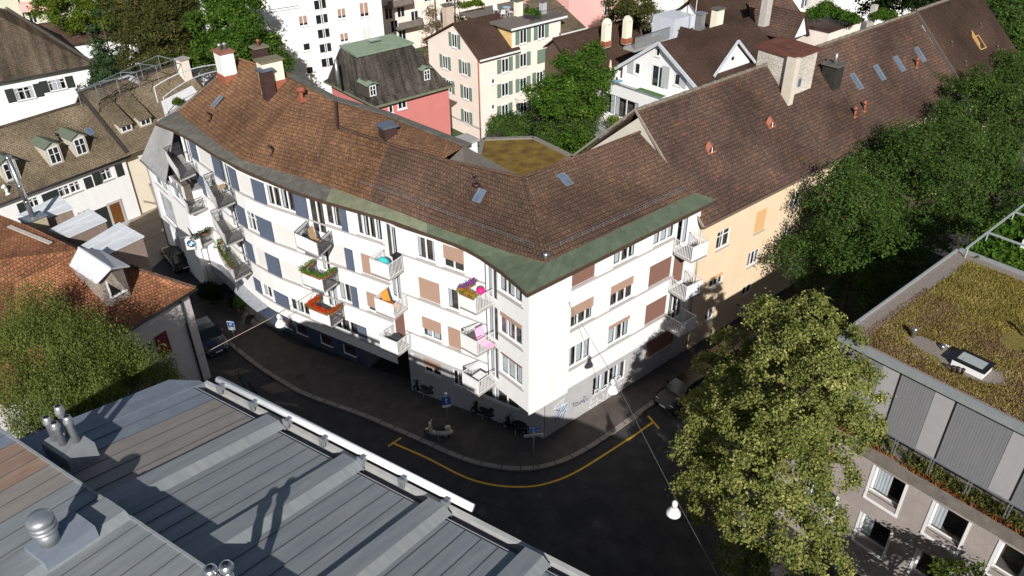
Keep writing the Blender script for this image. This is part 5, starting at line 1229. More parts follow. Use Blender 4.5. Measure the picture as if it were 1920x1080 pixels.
for k, (x, y) in enumerate(((1788, 697), (1797, 699), (1806, 702))):
    vt = root('roof_vent', gp(x, y), ('short dark pipe stub left of the roof light, leftmost of three', 'short dark pipe stub left of the roof light, middle of three', 'short dark pipe stub left of the roof light, rightmost of three')[k], 'roof vent', 'pipe stubs by the roof light'); q = gp(x-4, y+2); c = MB(); c.lathe(q, [(.06, 0), (.06, .28), (.09, .3), (.09, .36)], 10); c.build('pipe', BROWNMET, vt, True)
vt = root('roof_vent', gp(1912, 625), 'blue and white capped vent on thin legs at the right edge', 'roof vent'); q = gp(1918, 630); c = MB(); c.tube(q, q + Vector((0, 0, .5)), .04, 8); c.tube(q + gd2*.15, q + gd2*.1 + Vector((0, 0, .5)), .03, 8); c.lathe(q + Vector((0, 0, .5)), [(.13, 0), (.14, .07), (.1, .16), (.03, .2)], 14, 1); c.build('cowl', [STEEL, BLUEP], vt, True)
# roof garden with steel frame behind the green roof
rg = root('roof_garden', K0 + gd2*2 + gu2*2, 'planted roof garden under a grey steel tube frame at the right edge', 'roof garden')
c = MB(); a = K0 + gu2*.1; c.box((a.x, a.y, 11.2), gu2*9, gd2*14, (0, 0, .25)); c.build('terrace_floor', mat('garden soil', (.06, .055, .04), .95, .4, 3, 1, 10), rg)
c = MB(); A = K0 + gu2*.2 + Vector((0, 0, .3)); B = K0 + gu2*8.5 + Vector((0, 0, 1.6)); 
hh = 1.6
for q0_, q1_ in ((P(1812, 466, 12.4), P(1925, 380, 12.4)), (P(1853, 436, 12.4), P(1925, 462, 12.4)), (P(1902, 397, 12.4), P(1925, 405, 12.4))): c.bar(q0_, q1_, .09)
for x, y in ((1853, 436), (1902, 397), (1815, 465)): q = P(x, y, 12.4); c.bar(q, q - Vector((0, 0, 1.0)), .07)
c.build('steel_frame', mat('grey steel tube', (.30, .32, .33), .5, .1, 3), rg)
c = MB(); q = P(1912, 465, 11.9); c.box(q, gu2*.8, gd2*.6, (0, 0, .5)); c.build('white_box', WHITEP, rg)
c = MB(); a = K0 + gu2*.1; c.box((a.x, a.y, -.1), gu2*9, gd2*14, (0, 0, 11.3)); c.build('wall', GREYBASE, rg)
# ================================================================ background blocks
def block(name, pts, z0, z1, m, label, cat='building', rootloc=None, roofm=None, par_h=.0):
    r_ = root(name, (pts[0][0], pts[0][1], z0), label, cat); c = MB()
    a = sum(pts[i][0]*pts[(i+1) % len(pts)][1] - pts[(i+1) % len(pts)][0]*pts[i][1] for i in range(len(pts)))
    pts = pts if a > 0 else pts[::-1]
    c.prism(pts, z0, z1); c.build('wall', m, r_); return r_
def xy(v): return (v.x, v.y)
def box4(p, t, n, w, d): a = Vector((p.x, p.y, 0)); return [xy(a), xy(a + t*w), xy(a + t*w + n*d), xy(a + n*d)]
D50 = Vector((math.cos(R(-50)), math.sin(R(-50)), 0))  # to the right and towards the camera
# cream house with green shutters
cr = root('apartment_house', (0, 85, 0), 'cream pink four-storey house with green shutters and roof terrace', 'house')
cc = P(904, 267, 0); Fl = F([cc - D50*9.2, cc]); Fr = F([cc, cc + D40*14.8])
c = MB(); pts = [xy(cc), xy(cc + D40*14.8), xy(cc + D40*14.8 - D50*9.2), xy(cc - D50*9.2)]; c.prism(pts, 0, 9.3); 
ap = Fl.at(5.3, 11.9); apb = ap + D40*4.6
c.poly([Fl.at(0, 9.3), Fl.at(Fl.L, 9.3), ap]); c.build('wall', CREAM, cr)
r = MB(); e0, e1 = Fl.at(Fl.L+.35, 9.15, .3), Fr.at(5.3, 9.15, .35)
e0 = cc - D40*.3 + D50*.45; e0.z = 9.1; e1 = cc + D40*5.3 + D50*.45; e1.z = 9.1; a0 = ap - D40*.35 + Vector((0, 0, .25)); a1 = ap + D40*6 + Vector((0, 0, .25)); l0 = Fl.at(-.5, 9.2) - D40*.35; l1 = l0 + D40*6
r.slab([e0, e1, a1, a0], .15); r.slab([a0, a1, l1, l0], .15); r.build('roof', T_BR, cr); c = MB(); c.bar(e0, e1, .1, .16); c.build('gutter', WHITEP, cr)
# raised terrace storey
tp0 = cc + D40*4.4; c = MB(); pts = [xy(tp0), xy(tp0 + D40*7.0), xy(tp0 + D40*7.0 - D50*8), xy(tp0 - D50*8)]; c.prism(pts, 9.3, 11.4); c.build('attic_storey', CREAM, cr)
q = tp0 - D40*.02; c = MB(); c.box((q.x, q.y, 9.35), -D50*8, D40*-.03, (0, 0, 2.0)); c.build('side_wall', mat('warm yellow render', (.72, .50, .22), .9), cr)
q = tp0 - D40*.5 + D50*.5; c = MB(); c.box((q.x, q.y, 11.42), D40*8.0, -D50*9, (0, 0, .22)); c.build('terrace_roof', mat('terrace gravel', (.15, .13, .11), .9, .3, 6), cr); c = MB(); c.bar(Vector((q.x, q.y, 11.5)), Vector((q.x, q.y, 11.5)) + D40*8.0, .1, .2); c.build('gutter', WHITEP, cr)
e0 = cc + D40*11.2 + D50*.4; e0.z = 9.6; e1 = cc + D40*15.2 + D50*.4; e1.z = 9.6; r = MB(); r.slab([e0, e1, e1 - D50*6 + Vector((0, 0, 2.6)), e0 - D50*6 + Vector((0, 0, 2.6))], .16); r.build('roof', T_H5, cr, label='right hand brown roof slope')
c = MB(); c.bar(e0, e1, .1, .2); c.build('gutter', WHITEP, cr); cy = cc + D40*11.4; c = MB(); c.prism([xy(cy), xy(cy + D40*3.3), xy(cy + D40*3.3 - D50*5), xy(cy - D50*5)], 9.3, 9.62); c.build('attic_wall', CREAM, cr)
for x0, y0_, x1, y1_ in ((848, 87, 857, 68), (831, 127, 842, 104), (867, 138, 877, 115), (870, 184, 880, 162), (871, 229, 881, 207), (838, 171, 846, 156)):
    u0, z0 = Fl.px(x0, y0_); u1, z1 = Fl.px(x1, y1_); z1 = max(z1, z0+1.2); bgwin(Fl, cr, u0, u0+.95, z0, z0+1.45, shut=GREENSH, sw=.5)
for x0, y0_ in ((940, 137), (974, 127), (940, 182), (974, 172), (940, 222), (975, 217), (974, 83), (1008, 74), (1004, 215), (1005, 160)):
    u0, z0 = Fr.px(x0, y0_)
    if (x0, y0_) == (1008, 112): continue
    bgwin(Fr, cr, u0, u0+1.0, z0, z0+1.5, shut=GREENSH, sw=.55)
for x0, y0_, w in ((1007, 120, 1.2), (1039, 108, 1.0)): u0, z0 = Fr.px(x0, y0_); shutter(Fr, cr, u0, u0+w, z0, z0+1.5, GREENSH)
for x0, y0_ in ((921, 158), (921, 206)): u0, z0 = Fr.px(x0, y0_); bgwin(Fr, cr, u0, u0+.45, z0, z0+.6, panes=1)
c = MB(); Fl.bx(c, 0, Fl.L, 1.4, 1.6, 0, .06); c.build('string_course', SILL, cr); pipe_r(cr, Fl.at(Fl.L-.12, 0, .1), Fl.at(Fl.L-.12, 9.1, .1), .07, TERRA)
chimney('chimney', P(841, 44, 11.2), 1.0, .7, 1.9, 40, mat('beige masonry', (.50, .40, .32), .9), GREYMET, 'slim beige chimney with pitched metal hat left of the cream gable')
chimney('chimney', P(972, 28, 11.7), .8, .6, 1.5, 40, CREAM2, GREYMET, 'cream chimney on the roof terrace of the shuttered house', down=.3)
chimney('chimney', P(1018, 24, 11.7), .6, .6, 1.2, 40, GREYSH, GREYMET, 'small grey sheet chimney at the right of the roof terrace', down=.3)
c = MB(); q = tp0 + D40*.3 + D50*.3; q.z = 11.64
for k in range(46): p = q + D40*(2.0 + k*.11); c.bar(p, p + Vector((0, 0, .95)), .02)
c.bar(q + D40*2 + Vector((0, 0, .95)), q + D40*7.1 + Vector((0, 0, .95)), .04); c.build('railing', RAILD, cr)
# terrace furniture
def gchair(q, ang, lab, m=RAIL):
    r_ = root('garden_chair', q, lab, 'chair', 'white chairs on the roof terrace'); t = Vector((math.cos(R(ang)), math.sin(R(ang)), 0)); n = Vector((-t.y, t.x, 0))
    c = MB(); c.box(q - t*.25 - n*.25 + Vector((0, 0, .42)), t*.5, n*.5, (0, 0, .04)); c.build('seat', m, r_); c = MB(); c.box(q - t*.25 + n*.22 + Vector((0, 0, .46)), t*.5, n*.04 + Vector((0, 0, .0)), Vector((0, 0, .45)) + n*.1); c.build('backrest', m, r_)
    for a, b in ((-.22, -.22), (.22, -.22), (-.22, .22), (.22, .22)): c = MB(); p = q + t*a + n*b; c.tube(p, p + Vector((0, 0, .43)), .02, 6); c.build('leg', m, r_)
for (x, y), a, l in (((930, 26), 20, 'white garden chair at the left of the roof terrace'), ((942, 33), 200, 'white garden chair nearest the front railing of the roof terrace'), ((957, 30), 120, 'white garden chair right of the blue terrace table')): gchair(P(x, y, 11.65), a, l)
tq = P(950, 26, 11.65); tt = root('garden_table', tq, 'round pale blue table on the roof terrace', 'table'); c = MB(); c.lathe(tq + Vector((0, 0, .7)), [(.45, 0), (.45, .04)], 16); c.build('table_top', mat('pale blue', (.25, .45, .55), .5), tt); c = MB(); c.tube(tq, tq + Vector((0, 0, .7)), .04); c.build('leg', RAIL, tt)
# pink house with the mansard
pk_ = root('house', (-10, 72, 0), 'coral pink house under a dark streaked mansard roof with pale copper top', 'house')
f0 = P(705, 200, 8); f1 = f0 + D40*9.1; dB = -D50; c = MB(); i0 = f0 + D40*.5 + dB*.5; pts = [xy(i0), xy(i0 + D40*8.2), xy(i0 + D40*8.2 + dB*8.8), xy(i0 + dB*8.8)]; c.prism(pts, 0, 7.9); c.build('wall', PINK, pk_)
bl, br_ = f0 + dB*9.8, f1 + dB*9.8; t0_, t1_ = P(670, 105, 12.3), P(772, 81, 12.3); t2_, t3_ = P(746, 68, 12.3), P(640, 92, 12.3)
t1_ = t0_ + D40*5.9; t3_ = t0_ + dB*3.2; t2_ = t1_ + dB*3.2
k0, k1, k2, k3 = [a.lerp(b, .22) - Vector((0, 0, .45)) for a, b in ((f0, t0_), (f1, t1_), (br_, t2_), (bl, t3_))]
r = MB()
for A, B, Cc, D_ in ((f0, f1, k1, k0), (k0, k1, t1_, t0_), (bl, f0, k0, k3), (k3, k0, t0_, t3_), (f1, br_, k2, k1), (k1, k2, t2_, t1_), (br_, bl, k3, k2), (k2, k3, t3_, t2_)): r.poly([A, B, Cc, D_])
r.build('roof', T_MAN, pk_); c = MB(); z = Vector((0, 0, .12)); c.slab([t0_ + z - D40*.2 + D50*.2, t1_ + z + D40*.2 + D50*.2, t2_ + z*2.5, t3_ + z*2.5], .2)
for k in range(13): t = k/12; c.bar(t0_.lerp(t1_, t) + z*1.05, t3_.lerp(t2_, t) + z*2.5, .04)
c.build('roof_top', COPPERL, pk_); q = P(702, 76, 12.75); c = MB(); c.cbox(q, 1.1, .5, .12, 40); c.build('roof_hatch', GALV, pk_)
c = MB(); c.bar(f0 - z*.5, f1 - z*.5, .12, .2); c.bar(f0 - z*.5, bl - z*.5, .12, .2); c.build('gutter', COPPERO, pk_)
pP, nP = plane3(k0, k1, t1_); 
for x, y in ((700, 182), (801, 152)): 
    q = pP(x, y); dormer(pk_, q, D40, D50, 1.0, 1.25, 1.6, COPPERL, mat('dark dormer cheek', (.07, .06, .045), .8), gable=.18)
Fp = F([i0, i0 + D40*8.2]); 
for x0, y0_, w, h in ((746, 206, 1.0, 1.1), (729, 213, .5, .8)): u0, z0 = Fp.px(x0, y0_); bgwin(Fp, pk_, u0, u0+w, z0, z0+h, panes=2 if w > .6 else 1)
pP2, _n = plane3(k3, k0, t0_); q = P(635, 160, 9.3); c = MB(); c.tube(q, q + Vector((0, 0, 2.4)), .16, 10); c.build('flue', GALV, pk_, True); pipe_r(pk_, i0 + D40*8.15 + D50*.1, i0 + D40*8.15 + D50*.1 + Vector((0, 0, 7.8 - i0.z if False else 0)) + Vector((0, 0, 0)) if False else i0 + D40*8.1 + D50*.1 - Vector((0, 0, 8)), .06, TERRA) if False else None
# tall white block
tw = root('apartment_block', (-18, 92, 0), 'tall plain white block with a vertical strip of stair windows', 'apartment block')
pc = P(722, 78, 6.5); Tt = Vector((math.cos(R(34)), math.sin(R(34)), 0)); Tn = Vector((Tt.y, -Tt.x, 0)); FW = F([pc - Tt*22, pc]); c = MB(); a = Vector((pc.x, pc.y, 0)); c.prism([xy(a - Tt*22), xy(a), xy(a - Tn*12), xy(a - Tt*22 - Tn*12)], 0, 32); c.build('wall', WHITE, tw)
def wpx(f, par, x0, y0_, w, h, **k): u0, z0 = f.px(x0, y0_); return bgwin(f, par, u0, u0+w, z0, z0+h, **k)
for x0, y0_, w, h, b in ((510, 66, 1.3, 1.6, (1.0, ROLLERW)), (561, 50, 1.1, 1.2, (.8, ROLLER)), (633, 36, 1.1, 1.2, (.8, ROLLER)), (675, 33, 1.2, 1.7, (.8, ROLLER)), (569, 96, .9, .9, None), (638, 80, 1.1, 1.1, (.8, ROLLER)), (680, 77, 1.2, 1.6, (1., ROLLERW)), (575, 140, .9, .9, None)):
    wpx(FW, tw, x0, y0_, w, h, panes=2 if b else 1, blind=b)
for k in range(5):
    y0_ = 20 + k*27; x0 = 589 + k*3.5
    wpx(FW, tw, x0, y0_, 1.0, 1.15, panes=1, sill=False); wpx(FW, tw, x0+10.5, y0_-2, .9, 1.15, panes=1, sill=False)
wpx(FW, tw, 486, 24, 4.6, .25, panes=1)
# beige block with balconies
bb_ = root('apartment_block', (-6, 110, 0), 'beige apartment block with dark concrete balconies behind the bare conifer', 'apartment block')
q = P(772, 80, 1.0); Bt = D40; c = MB(); a = Vector((q.x, q.y, 0)); c.prism([xy(a - Bt*9), xy(a + Bt*20), xy(a + Bt*20 - D50*12), xy(a - Bt*9 - D50*12)], 0, 26); c.build('wall', CREAM, bb_); FBb = F([a - Bt*9, a + Bt*20])
DC = mat('weathered concrete', (.17, .145, .125), .9, .2, 2)
for x0, y0_ in ((718, 14), (738, 54), (712, -20)):
    u0, z0 = FBb.px(x0, y0_); c = MB(); FBb.bx(c, u0, u0+4.2, z0, z0+.15, 0, 1.4); FBb.bx(c, u0, u0+4.2, z0, z0+1.0, 1.3, 1.4); FBb.bx(c, u0+4.1, u0+4.2, z0, z0+1.0, 0, 1.4); c.build('balcony', DC, bb_)
for x0, y0_ in ((733, 62), (748, 80), (722, 38), (745, 34), (771, 44), (795, 4), (770, 2), (835, 6), (825, 45)): wpx(FBb, bb_, x0, y0_, 1.3, 1.7, panes=2, sill=False)
# pink block and grey blocks along the top
def bigblock(x, y, z, w, d, h, m, lab, t=D40, left=0, wins_=(), cat='apartment block', shut=None, blue=None, ww=1.1, wh=1.4, trim=None):
    q = P(x, y, z); a = Vector((q.x, q.y, 0)); n = Vector((t.y, -t.x, 0)); r_ = root('apartment_block', a, lab, cat); c = MB(); c.prism([xy(a - t*left), xy(a + t*w), xy(a + t*w - n*d), xy(a - t*left - n*d)], 0, h); c.build('wall', m, r_)
    f = F([a - t*left, a + t*w])
    for x0, y0_ in wins_: u0, z0 = f.px(x0, y0_); bgwin(f, r_, u0, u0+ww, z0, z0+wh, panes=2, shut=shut, sw=.5)
    return r_, f
bigblock(1085, 82, 4, 14, 10, 22, ROSE, 'rose pink block behind the green tree', left=2.0, wins_=((1132, 26), (1166, 22)))
g1, fg1 = bigblock(1196, 48, 6, 9, 10, 18, CREAM2, 'pale block with stepped balconies behind the conifer', wins_=((1230, 38),), left=0)
for y0_ in (14, 47): u0, z0 = fg1.px(1205, y0_); c = MB(); fg1.bx(c, u0, u0+5.5, z0-.6, z0+.5, 0, 2.2); c.build('balcony', WHITE, g1)
g2, fg2 = bigblock(1256, 40, 6, 8.5, 10, 18, mat('blue grey cladding', (.17, .18, .21), .7, .1, 2), 'blue grey clad block at the top centre right', wins_=((1276, 17), (1303, 10), (1285, 42)), ww=2.0, wh=1.9)
bigblock(1322, 34, 6, 8, 10, 14, mat('dark window strip wall', (.12, .13, .14), .5, .2, 2), 'dark glazed building beyond the mast at the top', wins_=((1330, 22), (1345, 16)), ww=1.8, wh=1.8)
g3, fg3 = bigblock(1440, 70, 4, 14, 10, 17, CREAM2, 'cream block with blue grey shutters beyond the brown roofs', left=9, t=Vector((math.cos(R(30)), math.sin(R(30)), 0)), wins_=((1506, 14), (1524, 8), (1510, 52), (1530, 46), (1542, 42), (1425, 8), (1455, 3)), shut=BLUESH)
bigblock(1560, 18, 8, 26, 10, 13, WHITE, 'long white building along the top behind the roof terraces', wins_=((1600, 6), (1625, 4), (1650, 2)), t=Vector((math.cos(R(18)), math.sin(R(18)), 0)))
# pale green block top left
g4, fg4 = bigblock(48, 70, 0, 26, 10, 20, PALEGREEN, 'pale green apartment block with pink balconies at the top left', t=Vector((math.cos(R(22)), math.sin(R(22)), 0)), left=12, wins_=((57, 44), (192, 18), (212, 19)), ww=1.1, wh=2.0)
u0, z0 = fg4.px(40, 20); c = MB(); fg4.bx(c, u0, u0+6, z0, z0+1.2, 0, 1.4); c.build('balcony', ROSE, g4); u0, z0 = fg4.px(48, 40); pipe_r(g4, fg4.at(u0, 0, .1), fg4.at(u0, 20, .1), .08, DARKSH)
sh = root('house', P(120, 80, 3), 'small house with plain brown roof and white wall below the pale green block', 'house')
a = P(118, 84, 4.2); t = Vector((math.cos(R(35)), math.sin(R(35)), 0)); n = Vector((t.y, -t.x, 0)); c = MB(); a.z = 0; c.prism([xy(a - t*6), xy(a + t*9), xy(a + t*9 - n*7), xy(a - t*6 - n*7)], 0, 4.2); c.build('wall', WHITE, sh)
r = MB(); z = Vector((0, 0, 4.2)); r.slab([a - t*6.3 + n*.5 + z, a + t*9.3 + n*.5 + z, a + t*9.3 - n*4 + z + Vector((0, 0, 2.2)), a - t*6.3 - n*4 + z + Vector((0, 0, 2.2))], .15); r.build('roof', T_YEL, sh)
# ---------------------------------------------------------------- white gabled house with terraces
wh_ = root('house', (14, 74, 0), 'white house with brown gabled roofs, roof terrace lawn and big sliding windows', 'house')
q = P(1117, 145, 9.0); a = Vector((q.x, q.y, 0)); Ft = F([a, a + D50*9.6]); mb = MB(); u0, z0 = Ft.px(1123, 206); ops = [(u0+.5, u0+5.0, 5.9, 7.9)]
Ft.wall(mb, 0, 9.0, ops); mb.poly([(a + D40*3.5).to_tuple()[:2] + (9.0,), a.to_tuple()[:2] + (9.0,), a.to_tuple()[:2] + (0,), (a + D40*3.5).to_tuple()[:2] + (0,)])
tz = 8.15; b = a + D50*9.6; mb.poly([(a.x, a.y, tz), (b.x, b.y, tz), ((b + D40*4).x, (b + D40*4).y, tz), ((a + D40*4).x, (a + D40*4).y, tz)])
mb.build('terrace_wall', [WHITE, INTERIOR], wh_); window(Ft, wh_, *ops[0], panes=3, curt=.3, sill=False)
c = MB(); Ft.bx(c, 0, 9.6, 9.0, 9.05, -.12, .08); c.tube(Ft.at(0, 9.18, 0), Ft.at(9.6, 9.18, 0), .03); c.build('parapet_cap', GALV, wh_)
ga = a + D40*3.6; Fgb = F([ga + D50*.2, ga + D50*11.2]); mb = MB(); gap = Fgb.at(4.6, 12.6); op2 = []
for x0, y0_, w, h in ((1221, 160, 1.7, 2.1), (1190, 137, .7, 1.1), (1264, 158, .8, 1.1)): u0, z0 = Fgb.px(x0, y0_); op2.append((u0, u0+w, max(z0, tz+.02) if h > 2 else z0, (max(z0, tz) if h > 2 else z0)+h))
Fgb.wall(mb, 0, 9.25 if False else tz, []); Fgb.wall(mb, tz, 9.2, [], u0=0, u1=.01)
mb.poly([Fgb.at(0, tz), Fgb.at(Fgb.L-1.0, tz), Fgb.at(Fgb.L-1.0, 9.3), gap, Fgb.at(0, 9.3)]); mb.build('gable_wall', [WHITE, INTERIOR], wh_)
for k, (u0, u1, z0, z1) in enumerate(op2): bgwin(Fgb, wh_, u0, u1, z0, z1, panes=2 if k == 0 else 1, sill=k > 0)
for k, (x0, y0_, w, h) in enumerate(((1176, 136, .8, 1.3), (1239, 163, .9, 2.1), (1273, 163, .8, 1.3))): u0, z0 = Fgb.px(x0, y0_); shutter(Fgb, wh_, u0, u0+w, z0, z0+h, GREYSH)
u0, z0 = Fgb.px(1230, 104); bgwin(Fgb, wh_, u0, u0+.5, z0, z0+.75, panes=1)
zr = 12.75; ridge0 = gap + D50*0 - D40*.5; ridge0.z = zr; ridge1 = ridge0 + D40*14; le = Fgb.at(-.6, 9.15) - D40*.5; re_ = Fgb.at(Fgb.L-.2, 8.9) - D40*.5
r = MB(); r.slab([le, le + D40*14, ridge1, ridge0], .16); r.slab([re_, re_ + D40*14, ridge1, ridge0], .16); r.build('roof', T_BR, wh_, label='main brown roof of the gabled house')
c = MB(); c.bar(le + Vector((0, 0, -.05)), ridge0 + Vector((0, 0, -.05)), .14, .3); c.bar(re_ + Vector((0, 0, -.05)), ridge0 + Vector((0, 0, -.05)), .14, .3); c.build('verge_board', mat('pale blue grey verge', (.50, .53, .57), .6), wh_)
# small cross gable to the right
g0 = P(1363, 150, 8.2); g0 = P(1335, 156, 9.3); 
ang = -50; Fx = F([P(1346, 148, 9.7) - D50*0, P(1346, 148, 9.7) + D50*0 + D40*5.8]); Fx = F([g0, g0 + D40*5.6]); pkx = Fx.at(2.7, 12.6); mb = MB(); mb.poly([Fx.at(0, 8), Fx.at(5.6, 8), Fx.at(5.6, 10.3), pkx, Fx.at(0, 10.3)]); c_ = Fx.at(0, 0); 
gxn = -Fx.n(1); mb.poly([Fx.at(0, 8) + gxn*4, Fx.at(0, 8), Fx.at(0, 10.3), Fx.at(0, 10.3) + gxn*4]); mb.build('cross_gable_wall', WHITE, wh_)
r = MB(); ov = Fx.n(1)*.4; r.slab([Fx.at(-.4, 10.1) + ov, Fx.at(-.4, 10.1) + gxn*5, pkx + gxn*6.5 + Vector((0, 0, .2)), pkx + ov + Vector((0, 0, .2))], .14); r.slab([Fx.at(6.0, 10.1) + ov, Fx.at(6.0, 10.1) + gxn*5, pkx + gxn*6.5 + Vector((0, 0, .2)), pkx + ov + Vector((0, 0, .2))], .14); r.build('roof', T_BR, wh_, label='cross gable roof')
c = MB(); c.bar(Fx.at(-.4, 10.1) + ov, pkx + ov + Vector((0, 0, .2)), .12, .26); c.bar(Fx.at(6.0, 10.1) + ov, pkx + ov + Vector((0, 0, .2)), .12, .26); c.build('verge_board', MATS['pale blue grey verge'], wh_)
for u in (1.4, 2.3, 3.2): bgwin(Fx, wh_, u, u+.5, 8.6, 9.8, panes=1)
shutter(Fx, wh_, .6, 1.3, 8.5, 9.9, GREYSH); shutter(Fx, wh_, 3.9, 4.6, 8.5, 9.9, GREYSH); c = MB(); q = Fx.at(2.7, 11.1, .03); c.tube(q, q + Fx.n(1)*.05, .18, 14); c.build('round_vent', DARKGLASS, wh_)
# lower terrace railing, turf, terrace items
c = MB(); a1, b1 = P(1084, 213, 6.2), P(1140, 243, 6.2)
for k in range(40): q = a1.lerp(b1, k/39); c.bar(q, q - Vector((0, 0, 1.0)), .03)
c.bar(a1, b1, .05); c.build('railing', GALV, wh_); c = MB(); c.slab([a1 - Vector((0, 0, 1)), b1 - Vector((0, 0, 1)), b1 + D40*3.5 - Vector((0, 0, 1)), a1 + D40*3.5 - Vector((0, 0, 1))], .3); c.build('lower_terrace', CONC, wh_)
TURF = mat('artificial turf', (.06, .16, .03), .9, .2, 3)
c = MB(); z = tz + .02; t0q = Ft.at(3.3, z, -1.0); c.poly([t0q, t0q + D50*3.2, t0q + D50*3.2 + D40*1.9, t0q + D40*1.9]); c.build('turf_rug', TURF, wh_)
tq = Ft.at(1.0, tz, -.9); gt = root('parasol', tq, 'closed beige parasol standing on the white house terrace', 'parasol'); c = MB(); c.lathe(tq + Vector((0, 0, .5)), [(.08, 0), (.17, .2), (.16, 1.4), (.05, 2.1)], 10); c.build('folded_canopy', mat('beige cloth', (.60, .45, .32), .9), gt, True); c = MB(); c.tube(tq, tq + Vector((0, 0, .6)), .04); c.build('pole', GALV, gt)
tq = Ft.at(1.9, tz, -1.1); gt = root('garden_table', tq, 'pale blue glass table on the white house terrace', 'table'); c = MB(); c.lathe(tq + Vector((0, 0, .7)), [(.5, 0), (.5, .04)], 16); c.build('table_top', MATS['pale blue'], gt); c = MB(); c.tube(tq, tq + Vector((0, 0, .7)), .04); c.build('leg', RAIL, gt)
tq = Ft.at(5.2, tz, -.8); gt = root('garden_table', tq, 'low black table on the artificial turf of the terrace', 'table'); c = MB(); c.box(tq + Vector((0, 0, .35)), D50*1.1, D40*.6, (0, 0, .06)); c.build('table_top', BLACK, gt); c = MB(); c.tube(tq + D50*.5 + D40*.3, tq + D50*.5 + D40*.3 + Vector((0, 0, .36)), .05); c.build('leg', BLACK, gt)
# chimneys and roof terrace between
chimney('chimney', P(1342, 55, 12.0), 1.1, .75, 2.0, 40, CREAM2, GREYMET, 'cream chimney with two thin pipes on the dark roofs at the top centre right')
chimney('chimney', P(1310, 62, 11.8), .7, .7, 1.9, 40, GALV, GALV, 'grey metal chimney beside a mast behind the gabled house')
chimney('chimney', P(1435, 26, 12.5), 1.0, .7, 2.2, 40, mat('pale stone', (.45, .42, .38), .9), CONC, 'pale stone chimney against the cream block')
for x, y, l in ((1136, 78, 'cream arched-top chimney, left of the pair on the brown roof'), (1175, 72, 'cream arched-top chimney, right of the pair on the brown roof')):
    q = P(x, y, 9.0); rr = root('chimney', q, l, 'chimney', 'arched chimneys on the brown roof'); c = MB(); c.cbox(q - Vector((0, 0, .6)), .95, .6, 2.7, 40); c.blob(q + Vector((0, 0, 2.1)), .5, .5, .4, 12); c.build('stack', CREAM2, rr); c = MB(); c.cbox(q - Vector((0, 0, .5)), 1.1, .75, .6, 40); c.build('flashing', TERRA, rr)
# dark roofs in the top middle right
def groof(name, label, e0, e1, rise, run, m, wallm=WHITE, both=True, cat='house', gw=True):
    t = (e1-e0).normalized(); n = Vector((-t.y, t.x, 0)); r_ = root(name, Vector((e0.x, e0.y, 0)), label, cat); r = MB(); up_ = Vector((0, 0, rise))
    r.slab([e0, e1, e1 + n*run + up_, e0 + n*run + up_], .15)
    if both: r.slab([e0 + n*run + up_, e1 + n*run + up_, e1 + n*run*2, e0 + n*run*2], .15)
    r.build('roof', m, r_); c = MB(); i0, i1 = e0 + t*.3 + n*.4, e1 - t*.3 + n*.4
    c.prism([xy(i0), xy(i1), xy(i1 + n*(run*2-.8)), xy(i0 + n*(run*2-.8))], 0, e0.z-.1)
    if gw:
        for s_, q in ((0, i0), (1, i1)): A, B, Cc = Vector((q.x, q.y, e0.z-.1)), q + n*(run*2-.8), q + n*(run-.4) + up_*.92; A.z = B.z = e0.z-.1; c.poly([A, B, Cc])
    c.build('wall', wallm, r_); c = MB(); c.tube(e0 + n*run + up_, e1 + n*run + up_, .13, 8); c.build('ridge_tiles', m, r_); return r_
q0, = (P(1090, 150, 6.5),); groof('house', 'low brown roofed house with two arched chimneys behind the green tree', q0, q0 + D40*13, 3.4, 4.5, T_BR, wallm=mat('brown end wall', (.10, .07, .05), .9))
q0 = P(1370, 98, 8.6); groof('house', 'dark roofed house with blue roof window behind the white gables', q0 - D40*1, q0 + D40*9, 4.6, 5.5, T_BR)
q0 = P(1440, 100, 7.5); gh = groof('house', 'dark brown roofed house between the gabled house and the cream block', q0 - D40*2.5, q0 + D40*10, 5.0, 6.0, T_YEL)
q = P(1421, 92, 10.2); Fm = F([q, q + D40*3.0]); q2 = P(1488, 60, 10.5); Fm = F([q2, q2 + D40*2.6]); c = MB(); c.poly([Fm.at(0, 9.8), Fm.at(2.6, 9.8), Fm.at(1.3, 12.2)]); c.build('gable_wall', WHITE, gh)
r = MB(); pkq = Fm.at(1.3, 12.35); r.slab([Fm.at(-.3, 9.7, .3), pkq + Fm.n(1)*.3, pkq - Fm.n(1)*7, Fm.at(-.3, 9.7, -5)], .12); r.slab([Fm.at(2.9, 9.7, .3), pkq + Fm.n(1)*.3, pkq - Fm.n(1)*7, Fm.at(2.9, 9.7, -5)], .12); r.build('dormer_roof', T_YEL, gh)
skylight(gh, P(1410, 95, 10.4), D40, (Vector((0, 0, .6)) - D50*.8).normalized(), 1.3, 1.6, fm=BLUESH)
